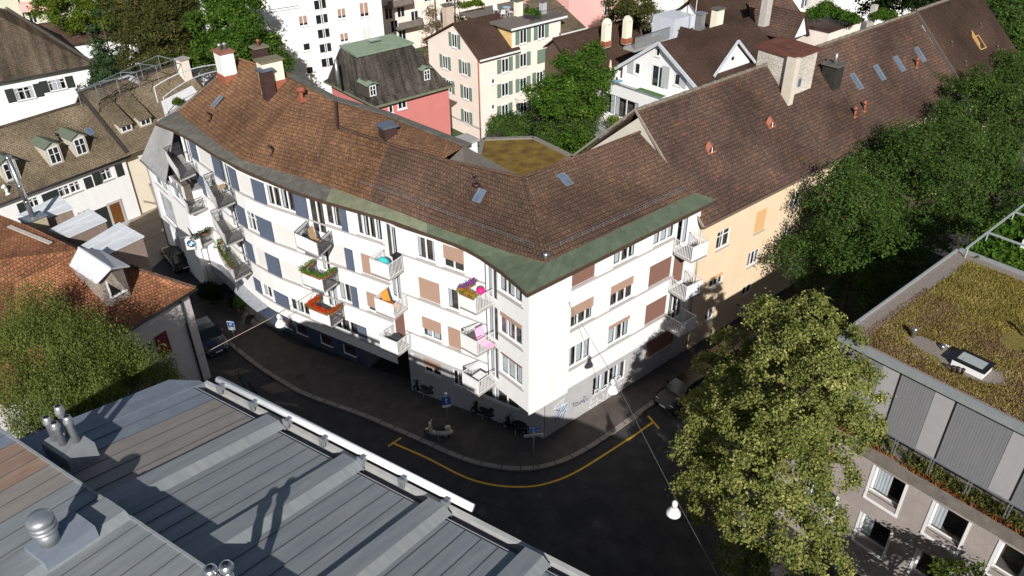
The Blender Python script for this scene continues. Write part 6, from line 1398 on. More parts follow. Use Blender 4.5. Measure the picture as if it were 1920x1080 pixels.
# balustraded roof deck left of the white gable
dk = root('roof_deck', P(1200, 72, 9.5), 'grey slatted railing around a roof deck above the brown roofs', 'roof deck'); c = MB(); A, B, Cc = P(1192, 72, 11), P(1258, 50, 11), P(1188, 80, 11)
for k in range(42): q = A.lerp(B, k/41); c.bar(q, q - Vector((0, 0, 1.1)), .06)
c.bar(A, B, .1); c.build('railing', GALV, dk); c = MB(); z = Vector((0, 0, -1.2)); c.slab([A + z, B + z, B + z - D50*1.6, A + z - D50*1.6], .25); c.build('deck', CONC, dk)
fx = root('roof_extension', P(1270, 62, 9.5), 'pale metal clad roof box behind the slatted railing', 'roof box'); q = P(1262, 66, 10.2); c = MB(); c.box(q + Vector((0, 0, -1)), D40*5.5, -D50*3, (0, 0, 2.6)); c.build('wall', mat('pale metal cladding', (.50, .53, .58), .5, .08, 2), fx)
ms_ = root('antenna_mast', P(1300, 60, 10), 'thin pale antenna mast beside the metal chimney', 'antenna'); q = P(1300, 62, 10.5); c = MB(); c.tube(q, q + Vector((0, 0, 4.5)), .045, 6); c.build('mast', RAIL, ms_)
# terrace with plants at the top right
tr2 = root('roof_terrace', P(1570, 45, 10), 'planted roof terrace with white wall and stone pillar above the apricot terrace roof', 'roof terrace')
q = P(1555, 62, 10.3); c = MB(); c.box(Vector((q.x, q.y, 0)), D40*6.5, -D50*5, (0, 0, 10.4)); c.build('wall', CREAM, tr2); c = MB(); c.box(Vector((q.x, q.y, 10.4)) + D50*.2 - D40*.2, D40*6.9, -D50*5.4, (0, 0, .3)); c.build('slab_edge', BROWNMET, tr2)
q = P(1632, 46, 10.3); c = MB(); c.cbox(q - Vector((0, 0, .3)), .7, .5, 2.4, 40); c.build('pillar', mat('pale stone', (.45, .42, .38), .9), tr2)
# ================================================================ vegetation
NR = np.random.default_rng(11)
def leafmesh(name, lobes, n, size, m, parent, sub=34, subr=.33, flat=0.0, droop=0.0, aspect=.6, shell=.62, up=.35):
    """thousands of small leaf faces gathered in twig clumps over a set of lobes (x,y,z,rx,ry,rz)"""
    L = np.array(lobes, float); vol = (L[:, 3]*L[:, 4]*L[:, 5])**(2/3); pr = vol/vol.sum()
    ns = max(8, int(sub*len(L))); li = NR.choice(len(L), ns, p=pr)
    d = NR.normal(size=(ns, 3)); d[:, 2] = np.abs(d[:, 2])*.9 - .25*(1 - np.sign(d[:, 2]))*0 - .15; d /= np.linalg.norm(d, axis=1)[:, None]
    rad = shell + (1-shell)*NR.random(ns)**.6; cen = L[li, :3] + d*L[li, 3:6]*rad[:, None]
    k = NR.integers(0, ns, n); off = NR.normal(size=(n, 3))*subr*np.array([1, 1, .75 + droop]); off[:, 2] -= droop*subr*NR.random(n)*2
    p = cen[k] + off
    nrm = NR.normal(size=(n, 3))*.9 + d[k]*1.1; nrm[:, 2] += up; nrm /= np.linalg.norm(nrm, axis=1)[:, None]
    t = np.cross(nrm, NR.normal(size=(n, 3))); 
    if droop: t = t*.4 + np.array([0, 0, -1.0])
    t /= np.linalg.norm(t, axis=1)[:, None]; b = np.cross(nrm, t); b /= np.linalg.norm(b, axis=1)[:, None]
    s = size*(.6 + .8*NR.random(n))[:, None]; q = aspect
    V = np.stack([p - t*s*.5, p + b*s*q*.5, p + t*s*.5 + nrm*s*.12, p - b*s*q*.5], 1).reshape(-1, 3)
    o_ = np.array(wloc(parent)) if parent else np.zeros(3)
    me = bpy.data.meshes.new(name); me.vertices.add(n*4); me.vertices.foreach_set('co', (V - o_).astype(np.float32).ravel())
    me.loops.add(n*4); me.loops.foreach_set('vertex_index', np.arange(n*4, dtype=np.int32)); me.polygons.add(n); me.polygons.foreach_set('loop_start', np.arange(0, n*4, 4, dtype=np.int32)); me.polygons.foreach_set('loop_total', np.full(n, 4, np.int32))
    me.update(calc_edges=True); me.materials.append(m); o = bpy.data.objects.new(name, me); C.objects.link(o); o.parent = parent; return o
def tree(name, base, lobes, n, size, m, label, cat='tree', group=None, tr=.22, bark=None, **k):
    r_ = root(name, Vector(base), label, cat, group); c = MB(); b = Vector(base); cx = sum(l[0] for l in lobes)/len(lobes); cy = sum(l[1] for l in lobes)/len(lobes); zt = max(l[2] for l in lobes)
    zm = min(l[2] for l in lobes); top = Vector((cx, cy, zt)); fork = b.lerp(top, .45); c.tube(b, fork, tr, 8, tr*.7); c.tube(fork, top, tr*.7, 7, tr*.2)
    for l in lobes[:14]:
        e = Vector(l[:3]); s_ = fork.lerp(top, min(.8, max(0, (e.z-fork.z)/(zt-fork.z+.1)-.35))); c.tube(s_, e, tr*.4, 5, tr*.1)
    c.build('trunk', bark or BARK, r_, True); leafmesh('crown', lobes, n, size, m, r_, **k); return r_
L_LIME = leafmat('lime blossom leaves', (.07, .11, .022), (.28, .29, .085), .35, (.62, .58, .23))
L_STREET = leafmat('dark street leaves', (.028, .055, .014), (.080, .138, .032), .36, (.17, .23, .06))
L_BIRCH = leafmat('birch leaves', (.07, .10, .02), (.16, .20, .05), .38, (.32, .34, .12))
L_COURT = leafmat('courtyard leaves', (.022, .06, .010), (.075, .14, .02), .28, (.20, .27, .04))
L_CONI = leafmat('conifer needles', (.022, .032, .010), (.075, .08, .024), .2, (.18, .15, .05))
L_FIR = leafmat('fir needles', (.02, .042, .02), (.055, .095, .04), .2, (.11, .16, .07))
L_YG = leafmat('yellow green leaves', (.04, .07, .01), (.11, .16, .02), .3, (.2, .22, .05))
L_DRY = leafmat('dry larch twigs', (.10, .075, .045), (.22, .17, .11), .2, (.30, .24, .16))
L_DARK = leafmat('dark shrub leaves', (.010, .018, .006), (.03, .045, .012), .2)
def pl(x, y, z, r, ry=None, rz=None): p = P(x, y, z); return (p.x, p.y, p.z, r, ry or r, rz or r)
LB = [pl(1437, 598, 11.3, 1.05), pl(1470, 640, 11.5, 1.1), pl(1525, 600, 12.0, 1.25), pl(1510, 650, 12.2, 1.2), pl(1575, 650, 11.8, 1.15), pl(1600, 730, 11.0, 1.25), pl(1545, 710, 12.2, 1.3), pl(1450, 700, 11.5, 1.3),
      pl(1375, 650, 9.0, 1.0), pl(1370, 730, 9.3, 1.15), pl(1330, 690, 7.0, .8), pl(1330, 790, 8.0, 1.15), pl(1300, 850, 6.8, 1.0), pl(1410, 790, 11.0, 1.3), pl(1490, 800, 11.8, 1.4), pl(1570, 810, 10.8, 1.25),
      pl(1620, 790, 9.6, .8), pl(1340, 900, 7.3, 1.1), pl(1410, 890, 9.6, 1.2), pl(1490, 900, 10.0, 1.3), pl(1560, 890, 9.2, 1.0), pl(1330, 960, 5.8, 1.0), pl(1400, 980, 7.6, 1.15), pl(1470, 990, 8.2, 1.2), pl(1540, 980, 7.6, 1.1),
      pl(1390, 1050, 6.0, 1.0), pl(1470, 1070, 6.6, 1.2), pl(1540, 1060, 6.0, 1.1), pl(1300, 770, 5.5, .8), pl(1290, 920, 5.0, .8), (10.6, 31, 6, 1.7, 1.7, 1.7), (11.6, 27, 7, 3, 3, 3.2), (12.6, 29, 8, 2.6, 2.6, 3)]
tree('lime_tree', (12.0, 26.5, 0), LB, 120000, .125, L_LIME, 'big pale yellow green flowering lime tree in front of the green roofed building', tr=.3, sub=54, subr=.15, aspect=.7, shell=.72)
def blobs(cx, cy, z, R_, H_, n, r, seed):
    q = random.Random(seed); out = []
    for i in range(n):
        a = q.random()*6.283; t = math.sqrt(q.random()); zz = q.uniform(-.75, .9); k = math.sqrt(max(.1, 1 - zz*zz)); out.append((cx + R_*k*t*math.cos(a), cy + R_*k*t*math.sin(a), z + H_*zz, r*(.8 + .5*q.random()), r*(.8 + .5*q.random()), r*(.65 + .3*q.random())))
    return out
for i, (x, y, z, R_, H_, n, lab) in enumerate(((23.6, 46.6, 6.9, 4.3, 4.2, 26, 'dark green street tree nearest the white corner block'), (30.2, 53.2, 8.3, 4.9, 4.2, 28, 'dark green street tree, second along the apricot terrace'), (38.6, 62.0, 8.5, 4.9, 4.0, 24, 'dark green street tree, third along the apricot terrace'), (47.8, 70.5, 7.8, 5.0, 4, 20, 'dark green street tree at the far end of the apricot terrace'), (36.8, 54.2, 6.2, 3.8, 3.4, 15, 'dark green street tree beside the roof garden'))):
    tree('street_tree', (x, y, 0), blobs(x, y, z, R_+.5, H_, n+6, 1.75, 30+i), 46000, .17, L_STREET, lab, group='street trees along the apricot terrace', sub=30, subr=.3, tr=.25)
BB = [pl(45, 590, 9.5, 1.2), pl(110, 605, 9.8, 1.2), pl(165, 630, 9.2, 1.1), pl(205, 650, 8.6, .8), pl(60, 640, 9.5, 1.4), pl(140, 660, 9.4, 1.5), pl(215, 665, 8.6, 1.2), pl(265, 690, 7.8, 1.1), pl(310, 720, 7.0, .9), pl(30, 720, 8.4, 1.3), pl(110, 740, 8.4, 1.4), pl(190, 740, 8.2, 1.3),
      pl(250, 760, 7.0, 1.1), pl(150, 790, 7.0, 1.1), pl(60, 800, 6.8, 1.2), pl(10, 640, 8, 1.2), pl(235, 670, 8.2, .8), pl(75, 560, 9.6, .5), pl(90, 545, 9.8, .4), pl(320, 690, 6.8, .6), (-23.5, 34, 6, 2.6, 2.6, 2.4)]
tree('birch_tree', (-23.5, 33.5, -.8), BB, 120000, .115, L_BIRCH, 'drooping green birch tree hiding the lower left of the orange roofed house', bark=mat('birch bark', (.42, .38, .32), .8, .3, 4), sub=26, subr=.2, droop=2.6, aspect=.45, shell=.4, tr=.2)
q = blobs(18.2, 19.4, 5.0, 1.7, 1.6, 9, .8, 5); tree('small_tree', (18.2, 19.4, 0), q, 9000, .15, L_YG, 'small green tree under the windows at the bottom right', sub=24, subr=.2, tr=.12)
q = blobs(13.0, 19.0, 2.0, 1.6, 1.2, 8, .8, 6); tree('shrub', (13.0, 19.0, 0), q, 7000, .14, L_YG, 'bright green shrub at the foot of the lime tree', 'shrub', sub=24, subr=.2, tr=.08)
q = blobs(16.2, 18.6, 3.0, 1.7, 1.6, 8, .9, 7); tree('small_tree', (16.2, 18.6, 0), q, 7000, .15, L_STREET, 'dark small tree between the lime tree and the wall', sub=24, subr=.22, tr=.1)
CB = [pl(1110, 108, 10.5, 1.2, 1.2, 1.6), pl(1065, 125, 10, 1.2, 1.2, 1.5), pl(1125, 150, 9, 1.4), pl(1080, 160, 9.3, 1.6), pl(1035, 165, 8.5, 1.4), pl(1100, 200, 7.5, 1.7), pl(1050, 205, 7.6, 1.8), pl(1015, 190, 7.2, 1.2), pl(1000, 170, 7.5, .8), (5.5, 67, 4, 2.5, 2.5, 3)]
tree('courtyard_tree', (5.0, 68, 0), CB, 26000, .24, L_COURT, 'bright green layered tree in front of the cream pink house', sub=28, subr=.32, up=1.2, tr=.2)
q = [pl(1060, 245, 5.5, 1.5), pl(1095, 240, 5.5, 1.3), pl(1030, 250, 5, 1.3), pl(1015, 225, 5.5, 1.1), pl(1090, 265, 4.5, 1.2)]; tree('shrub', (4.8, 62, 0), q, 11000, .2, L_STREET, 'dark green bush in the courtyard beside the mossy roof', 'shrub', sub=26, subr=.28, tr=.12)
q = [pl(938, 240, 4, 1.2), pl(965, 245, 4, 1.2), pl(950, 228, 4.4, 1.0), pl(985, 235, 4, 1.1)]; tree('shrub', (-.8, 68, 0), q, 9000, .18, L_STREET, 'round dark bush at the foot of the cream pink house', 'shrub', sub=26, subr=.26, tr=.1)
q = [pl(1100, 195, 7.0, .9), pl(1118, 205, 6.6, .8), pl(1150, 232, 6.2, .8)]; tree('shrub', (9.5, 72, 5), q, 3500, .18, L_YG, 'yellow green terrace shrub by the white house railing', 'shrub', sub=26, subr=.2, tr=.05)
TA = [pl(390, 50, 13, 1.9), pl(430, 35, 14, 2.0), pl(470, 60, 13, 1.9), pl(505, 90, 11, 1.7), pl(400, 90, 11.5, 1.7), pl(450, 95, 12, 1.9), pl(375, 120, 9.5, 1.5), pl(520, 120, 9.5, 1.3), pl(480, 120, 10, 1.5), pl(420, 10, 15, 1.8), pl(370, 75, 11, 1.3), pl(460, 15, 14, 1.6)]
tree('broadleaf_tree', (-25, 80, 0), TA, 30000, .26, L_COURT, 'dark green leafy tree behind the chimneys of the curved block', sub=26, subr=.36, tr=.3)
def conifer(name, x, y, z0, h, r, m, label, n=14000, seed=1, sz=.3):
    q = random.Random(seed); lb = []
    k = 9
    for i in range(k):
        t = i/(k-1); rr = r*(1-t)**.8 + .25; zz = z0 + h*(.15 + .85*t); nb = max(2, int(6*(1-t)) + 1)
        for j in range(nb): a = 6.283*j/nb + q.random(); lb.append((x + rr*.62*math.cos(a), y + rr*.62*math.sin(a), zz, rr*.5, rr*.5, h/k*.55))
    return tree(name, (x, y, z0), lb, n, sz, m, label, sub=12, subr=.26, aspect=.35, shell=.3, up=1.0, tr=.2)
conifer('fir_tree', -42.5, 85, 0, 13.0, 4.8, L_FIR, 'bluish green fir tree beside the dark roofed house', 34000, 3, .34)
PN = [pl(225, 15, 12, 1.9), pl(235, 60, 11, 1.7), pl(280, 50, 12.5, 2.0), pl(320, 50, 13, 2.0), pl(300, 20, 14, 2.2), pl(255, 30, 13, 2.0), pl(340, 40, 12.5, 1.9), pl(310, 70, 12, 2.1), pl(265, 75, 11.5, 1.7), pl(350, 90, 10.5, 1.6), pl(300, 105, 10, 1.7), pl(335, 10, 14, 1.8), pl(270, 0, 15, 2), pl(250, 110, 9, 1.4), pl(340, 120, 9, 1.2)]
tree('pine_tree', (-38, 86, 0), PN, 42000, .34, L_CONI, 'big brownish green pine tree with ragged crown at the top left', sub=22, subr=.36, aspect=.3, up=.8, tr=.35)
q = [pl(95, 20, 8, 2), pl(130, 15, 9, 2), pl(170, 25, 8, 2), pl(120, 38, 7, 1.6), pl(190, 10, 9, 2), pl(215, 45, 8, 1.6), pl(150, 50, 6, 1.4)]; tree('birch_tree', (-55, 108, 0), q, 15000, .26, L_YG, 'yellow green tree in front of the pale green block', sub=22, subr=.4, tr=.2)
conifer('larch_tree', -8.2, 92, 0, 16.5, 2.2, L_DRY, 'bare brown larch in front of the beige balcony block', 12000, 5, .28)
conifer('larch_tree', -6.2, 94, 0, 14.5, 1.9, L_CONI, 'green larch right of the bare brown one', 12000, 6, .28)
q = [pl(1160, 10, 12, 1.8), pl(1195, 15, 12, 2), pl(1215, 30, 10, 1.7), pl(1175, 40, 9.5, 1.6), pl(1150, 35, 10, 1.3), pl(1200, 55, 8, 1.4), pl(1180, -10, 13, 2)]; tree('cedar_tree', (17.5, 90, 0), q, 18000, .28, L_CONI, 'dark spreading cedar between the rose pink block and the pale balconies', sub=22, subr=.32, aspect=.35, up=1.0, tr=.25)
q = [pl(1690, 10, 12, 2.2), pl(1640, 20, 10.5, 1.4), pl(1730, 0, 12, 2), pl(1890, 60, 8, 2.4), pl(1915, 110, 6, 2), pl(1850, 10, 9, 2.2), pl(1900, 20, 9, 2.4), pl(1880, 100, 6, 2)]
tree('broadleaf_tree', (50, 96, 0), q[:3], 9000, .3, L_DARK, 'dark tree behind the roof terraces at the top right', sub=22, subr=.45, tr=.2); tree('broadleaf_tree', (58, 84, 0), q[3:], 16000, .3, L_STREET, 'dark tree mass at the top right corner beyond the terrace end', sub=22, subr=.45, tr=.2)
# more greenery things
def shrub(x, y, z, r, m, label, n=2500, zb=None, nb=4, seed=1, cat='shrub', sz=.12, name='shrub', grp=None):
    p = P(x, y, z); q = random.Random(seed); lb = [(p.x + q.uniform(-.6, .6)*r, p.y + q.uniform(-.6, .6)*r, z + q.uniform(-.2, .5)*r, r*.6, r*.6, r*.55) for _ in range(nb)]
    r_ = root(name, Vector((p.x, p.y, z - r if zb is None else zb)), label, cat, grp); leafmesh('foliage', lb, n, sz, m, r_, sub=16, subr=r*.18); c = MB(); c.tube((p.x, p.y, z-r if zb is None else zb), (p.x, p.y, z), .03); c.build('stem', BARK, r_); return r_
shrub(397, 553, .2, .95, L_DARK, 'large round dark clipped bush by the shop wall, left', 6000, -.8, 6, 1); shrub(446, 572, -.1, .65, L_DARK, 'smaller round dark clipped bush by the shop wall, right', 4000, -.8, 5, 2)
for k, (x, y, z, r) in enumerate(((1530, 30, 11.6, 1.2), (1560, 22, 11.8, 1.1), (1595, 38, 11.4, .9), (1580, 30, 11.4, 1.0), (1645, 30, 11.2, .8), (1665, 35, 10.8, .8))): shrub(x, y, z, r, L_COURT, ('leafy roof terrace shrub at the left corner', 'leafy roof terrace shrub, second from the left', 'low roof terrace shrub before the white parasol', 'roof terrace shrub in the middle of the row', 'potted shrub right of the stone pillar', 'low shrub at the right end of the roof terraces')[k], 3500, None, 4, k, sz=.2)
for k, (x, y) in enumerate(((876, 12), (897, 9), (1000, 27))): shrub(x, y, 12.4, .7, L_YG if k < 2 else L_COURT, ('round grassy planter shrub, left on the roof terrace of the shuttered house', 'round grassy planter shrub, second on the roof terrace of the shuttered house', 'leafy pot plant at the terrace railing of the shuttered house')[k], 1800, None, 3, k, sz=.16)
shrub(338, 193, 10.9, .55, L_YG, 'bright green bamboo in the white walled roof terrace', 1600, None, 3, 3)
GRS = leafmat('dry sedum', (.10, .06, .02), (.22, .16, .05), .3, (.36, .30, .10))
GRR = leafmat('red sedum', (.16, .09, .05), (.30, .20, .12), .3, (.42, .33, .22))
GV = [np.array((gd2.x, gd2.y)), np.array((gu2.x, gu2.y))]; ec = P(1800, 680, 11.8); e2_ = P(1908, 640, 11.8); e3_ = P(1735, 645, 11.8); EXC = [(ec.x, ec.y, 2.1, .95), (e2_.x, e2_.y, .7, 1.0), (e3_.x, e3_.y, 1.1, .5)]
EXC = [np.array(e) for e in EXC]
def scatter(name, poly, z, n, sz, m, label, dens=None, h=.12):
    r_ = None; A, B, Cc, D_ = [np.array(v) for v in poly]; u = NR.random(n*3); v = NR.random(n*3); p = (1-u)[:, None]*(1-v)[:, None]*A + u[:, None]*(1-v)[:, None]*B + u[:, None]*v[:, None]*Cc + (1-u)[:, None]*v[:, None]*D_
    f = np.sin(p[:, 0]*1.3 + 2*np.sin(p[:, 1]*.9))*np.cos(p[:, 1]*1.1) ; keep = NR.random(len(p)) < (.45 + .4*f) if dens else np.ones(len(p), bool)
    for ex in EXC: keep &= ((p[:, :2] - ex[:2])@GV[0]/ex[2])**2 + ((p[:, :2] - ex[:2])@GV[1]/ex[3])**2 > NR.uniform(.7, 1.15, len(p))
    p = p[keep][:n]; n = len(p)
    s = sz*(.5 + NR.random(n))[:, None]; a = NR.random(n)*6.28; t = np.stack([np.cos(a), np.sin(a), 0*a], 1); up_ = np.stack([NR.normal(size=n)*.5, NR.normal(size=n)*.5, np.ones(n)], 1)
    p0 = np.stack([p[:, 0], p[:, 1], np.full(n, z)], 1); V = np.stack([p0 - t*s*.22, p0 + t*s*.22, p0 + up_*s*.8 + t*s*.1, p0 + up_*s*.8 - t*s*.1], 1).reshape(-1, 3)
    me = bpy.data.meshes.new(name); me.vertices.add(n*4); me.vertices.foreach_set('co', V.astype(np.float32).ravel()); me.loops.add(n*4); me.loops.foreach_set('vertex_index', np.arange(n*4, dtype=np.int32)); me.polygons.add(n); me.polygons.foreach_set('loop_start', np.arange(0, n*4, 4, dtype=np.int32)); me.polygons.foreach_set('loop_total', np.full(n, 4, np.int32))
    me.update(calc_edges=True); me.materials.append(m); o = bpy.data.objects.new(name, me); C.objects.link(o); tag(o, label, 'planting'); o['kind'] = 'stuff'; return o
e = .7
G = [K1 + gu2*.5 + gd2*.9, K0 - gu2*.6 + gd2*.8, K0 - gu2*.6 + gd2*15, K1 + gu2*.5 + gd2*15]
SY = leafmat('yellow sedum', (.15, .12, .035), (.33, .27, .075), .3, (.52, .45, .15))
scatter('sedum_planting', [tuple(v)[:2] + (0,) for v in G], 11.78, 90000, .10, SY, 'yellow green sedum and grass covering the flat roof', True)
G2 = [K1 + gu2*.35 + gd2*.5, K1 + gu2*7 + gd2*.6, K1 + gu2*3.2 + gd2*15, K1 + gu2*.35 + gd2*15]
scatter('sedum_planting', [tuple(v)[:2] + (0,) for v in G2], 11.78, 50000, .085, GRR, 'reddish brown sedum along the near edges of the flat roof')
scatter('ledge_plants', [tuple(FG.at(a_, 0, d_)) for a_, d_ in ((-.8, .3), (15, .3), (15, 1.25), (-.8, 1.25))], 7.93, 4200, .2, leafmat('dry weeds', (.05, .055, .015), (.13, .14, .04), .3, (.28, .24, .10)), 'wild grasses and weeds growing on the terrace ledge behind the balustrade', True)
scatter('ledge_plants', [tuple(FG.at(a_, 0, d_)) for a_, d_ in ((-.8, 1.05), (15, 1.05), (15, 1.3), (-.8, 1.3))], 7.93, 2600, .14, leafmat('orange sedum', (.25, .08, .03), (.35, .15, .05), .3), 'orange red stonecrop along the terrace ledge edge', True)
rgp = K0 + gu2*.3; scatter('roof_garden_plants', [tuple(v) for v in (rgp, rgp + gu2*8, rgp + gu2*8 + gd2*12, rgp + gd2*12)], 11.45, 14000, .5, L_COURT, 'mixed green plants filling the roof garden beds', True)
# ================================================================ street objects
def stand(x, y, dz=hi): p = PG(x, y, dz); return Vector((p.x, p.y, gz(p.x) + dz))
def pole_sign(x, y, H0, lab, face=None): 
    q = stand(x, y); r_ = root('traffic_sign', q, lab, 'sign'); c = MB(); c.tube(q, q + Vector((0, 0, H0)), .035, 8); c.build('pole', GALV, r_, True); return r_, q
view = lambda q: (Vector((0, 0, 0)) - Vector((q.x, q.y, 0))).normalized()
# street name sign at the corner
r_, q = pole_sign(1000, 878, 2.9, 'white street name plate on a thin pole at the rounded pavement corner')
t = Vector((math.cos(R(8)), math.sin(R(8)), 0)); n = Vector((t.y, -t.x, 0)); z = q.z + 2.55; c = MB(); c.box(Vector((q.x, q.y, z)) - t*.55 + n*.04, t*1.1, n*.02, (0, 0, .17)); pn = c.build('sign_plate', WHITEP, r_)
c = MB(); 
for k in range(16): c.box(Vector((q.x, q.y, z+.05)) + n*.062 + t*(-.48 + k*.058), t*(.022 + .018*(k % 3)), n*.003, (0, 0, .07))
c.build('lettering', mat('dark blue ink', (.03, .05, .12), .6), pn)['kind'] = 'stuff'
c = MB(); c.bar(Vector((q.x-.28, q.y, z+.3)), Vector((q.x+.25, q.y+.1, z+.5)), .05); c.bar(Vector((q.x-.25, q.y+.1, z+.52)), Vector((q.x+.3, q.y, z+.34)), .14, .03); c.build('arrow_arms', BLUEP, r_)
# one-way sign with arrow
r_, q = pole_sign(840, 800, 2.6, 'blue rectangular one-way sign with white arrow on a pole by the pale scooter')
t = Vector((math.cos(R(14)), math.sin(R(14)), 0)); n = Vector((t.y, -t.x, 0)); z = Vector((q.x, q.y, q.z + 1.85)); c = MB(); c.box(z - t*.26 + n*.04, t*.52, n*.02, (0, 0, .62)); pn = c.build('sign_plate', BLUEP, r_)
c = MB(); f_ = z + n*.063; c.poly([f_ + t*-.03 + Vector((0, 0, .1)), f_ + t*.03 + Vector((0, 0, .1)), f_ + t*.03 + Vector((0, 0, .4)), f_ + t*-.03 + Vector((0, 0, .4))]); c.poly([f_ + t*-.11 + Vector((0, 0, .38)), f_ + t*.11 + Vector((0, 0, .38)), f_ + Vector((0, 0, .54))]); c.build('arrow', WHITEP, pn)
c = MB(); c.box(z - t*.26 + n*.04 + Vector((0, 0, -.2)), t*.52, n*.02, (0, 0, .17)); c.build('supplementary_plate', WHITEP, r_); c = MB(); c.lathe(q + Vector((0, 0, 2.62)), [(.08, 0), (.09, .1), (.02, .14)], 10); c.build('pole_cap', WHITEP, r_)
# parking sign left
r_, q = pole_sign(445, 655, 2.4, 'blue parking sign on a pole near the dark clipped bushes'); t = Vector((math.cos(R(-10)), math.sin(R(-10)), 0)); n = Vector((t.y, -t.x, 0)); z = Vector((q.x, q.y, q.z + 1.75)); c = MB(); c.box(z - t*.27 + n*.04, t*.54, n*.02, (0, 0, .75)); pn = c.build('sign_plate', mat('pale blue plate', (.55, .62, .70), .5), r_); c = MB(); c.box(z - t*.22 + n*.062 + Vector((0, 0, .28)), t*.44, n*.004, (0, 0, .42)); c.build('blue_field', BLUEP, pn); text(pn, 'P', z + n*.07 + Vector((0, 0, .33)), t, n, .42, WHITEP)
# parking sign on the apricot wall
u0, z0 = FY.px(1378, 585); q = FY.at(u0, z0, .7); r_ = root('parking_sign', q, 'blue and white parking sign projecting from the apricot wall', 'sign'); t = D50*.0 + Vector((math.cos(R(-15)), math.sin(R(-15)), 0)); n = Vector((t.y, -t.x, 0)); c = MB(); c.box(q - t*.3, t*.62, n*.08, (0, 0, .8)); pn = c.build('sign_box', WHITEP, r_); c = MB(); c.box(q - t*.22 + n*.082 + Vector((0, 0, .24)), t*.46, n*.004, (0, 0, .5)); c.build('blue_field', BLUEP, pn); text(pn, 'P', q + n*.092 + t*.01 + Vector((0, 0, .3)), t, n, .5, WHITEP); c = MB(); c.bar(q + Vector((0, 0, .7)), q + Vector((0, 0, .7)) - N40*.75, .05); c.build('bracket', BLACK, r_)
# dealer sign: round emblem on a white box
q = P(362, 470, 3.3); sgn = root('shop_sign', q, 'white box sign with round black, blue and white emblem over the parked car', 'sign'); t = Vector((math.cos(R(12)), math.sin(R(12)), 0)); n = Vector((t.y, -t.x, 0)); c = MB(); c.box(q - t*.75 + Vector((0, 0, .1)), t*1.45, -n*.25, (0, 0, 1.05)); bx_ = c.build('sign_box', mat('grey white panel', (.60, .61, .62), .5), sgn)
ce = q + n*.004 + Vector((0, 0, .62)); 
def disc(c, r0, r1, a0, a1, d, mi=0, k=20):
    for i in range(k):
        a, b = a0 + (a1-a0)*i/k, a0 + (a1-a0)*(i+1)/k; f = lambda r, g: ce + n*d + t*(r*math.cos(g)) + Vector((0, 0, r*math.sin(g)))
        c.poly([f(r0, a), f(r1, a), f(r1, b), f(r0, b)] if r0 > 0 else [ce + n*d, f(r1, a), f(r1, b)], mi)
c = MB(); disc(c, .20, .31, 0, 2*math.pi, .006, 0, 32); disc(c, 0, .20, 0, math.pi/2, .006, 1, 8); disc(c, 0, .20, math.pi/2, math.pi, .006, 2, 8); disc(c, 0, .20, math.pi, 1.5*math.pi, .006, 1, 8); disc(c, 0, .20, 1.5*math.pi, 2*math.pi, .006, 2, 8); c.build('emblem', [BLACK, WHITEP, mat('emblem blue', (.02, .22, .55), .5)], bx_)
c = MB(); p = q + t*.6; c.tube(Vector((p.x, p.y, -.8)), p + Vector((0, 0, .1)), .04); c.build('post', GALV, sgn)
# shop canopy with lettering panel
sc_ = root('shop_canopy', FA.at(2.5, 1, .5), 'grey canopy parapet along the shop front under the left balconies', 'canopy'); c = MB(); 
cuts = [0.3, FA.cum[1], FA.cum[2], FA.cum[3], FA.cum[4], FA.cum[5]]
for a, b in zip(cuts, cuts[1:]): FA.bx(c, a, b, .72, .95, .0, .85); 
c.build('slab', mat('canopy grey', (.33, .34, .37), .8), sc_); c = MB()
for a, b in zip(cuts[:4], cuts[1:4]): FA.bx(c, a, b, .95, 1.65, .78, .84)
c.build('parapet', MATS['canopy grey'], sc_); t_ = FA.t(1.6); text(sc_, 'GARAGE', FA.at(1.9, 1.12, .86), t_, FA.n(1.9), .42, mat('dark lettering', (.08, .08, .09), .6)) if False else None
# tiny lettering over the garage door of the left wing: unreadable strokes
c = MB(); u0, z0 = FE.px(315, 412)
for k in range(11): FE.bx(c, u0 + k*.19, u0 + k*.19 + .09 + .04*(k % 2), 2.75, 2.95, .0, .02)
c.build('lettering', mat('pale lettering', (.35, .34, .36), .7), lw)['kind'] = 'stuff'
# house number plate
u0, z0 = FBB.px(774, 676); c = MB(); FBB.bx(c, u0-.12, u0+.16, 2.25, 2.65, 0, .02); hn = c.build('house_number_plate', WHITEP, main); text(hn, '11', FBB.at(u0+.02, 2.3, .026), FBB.t(u0), FBB.n(u0), .38, BLUEP)
# graffiti strokes on the grey base
def stroke(pts, w, m, name='graffiti', f=FR):
    P3 = []
    for x, y in pts: u, z_2 = f.px(x, y); P3.append((u, z_2))
    c = MB()
    for (u0, z0), (u1, z1) in zip(P3, P3[1:]):
        l = math.hypot(u1-u0, z1-z0) or 1; nx, nz = -(z1-z0)/l*w/2, (u1-u0)/l*w/2; ex, ez = (u1-u0)/l*w*.3, (z1-z0)/l*w*.3
        c.poly([f.at(u0-nx-ex, z0-nz-ez, .004), f.at(u1-nx+ex, z1-nz+ez, .004), f.at(u1+nx+ex, z1+nz+ez, .004), f.at(u0+nx-ex, z0+nz-ez, .004)])
    return c
def graf(lines, w, m, d=.004):
    c = MB()
    for i, l in enumerate(lines):
        q = stroke(l, w, m); nn = FR.n(1)*(d - .004 + i*.0015); q.v = [tuple(Vector(v) + nn) for v in q.v]; c.add(q.v, q.f)
    o = c.build('graffiti', m, main); return o
GW = mat('white spray paint', (.62, .61, .61), .7); GK = mat('dark blue spray paint', (.03, .035, .10), .6); GL_ = mat('pale blue spray paint', (.50, .56, .66), .7)
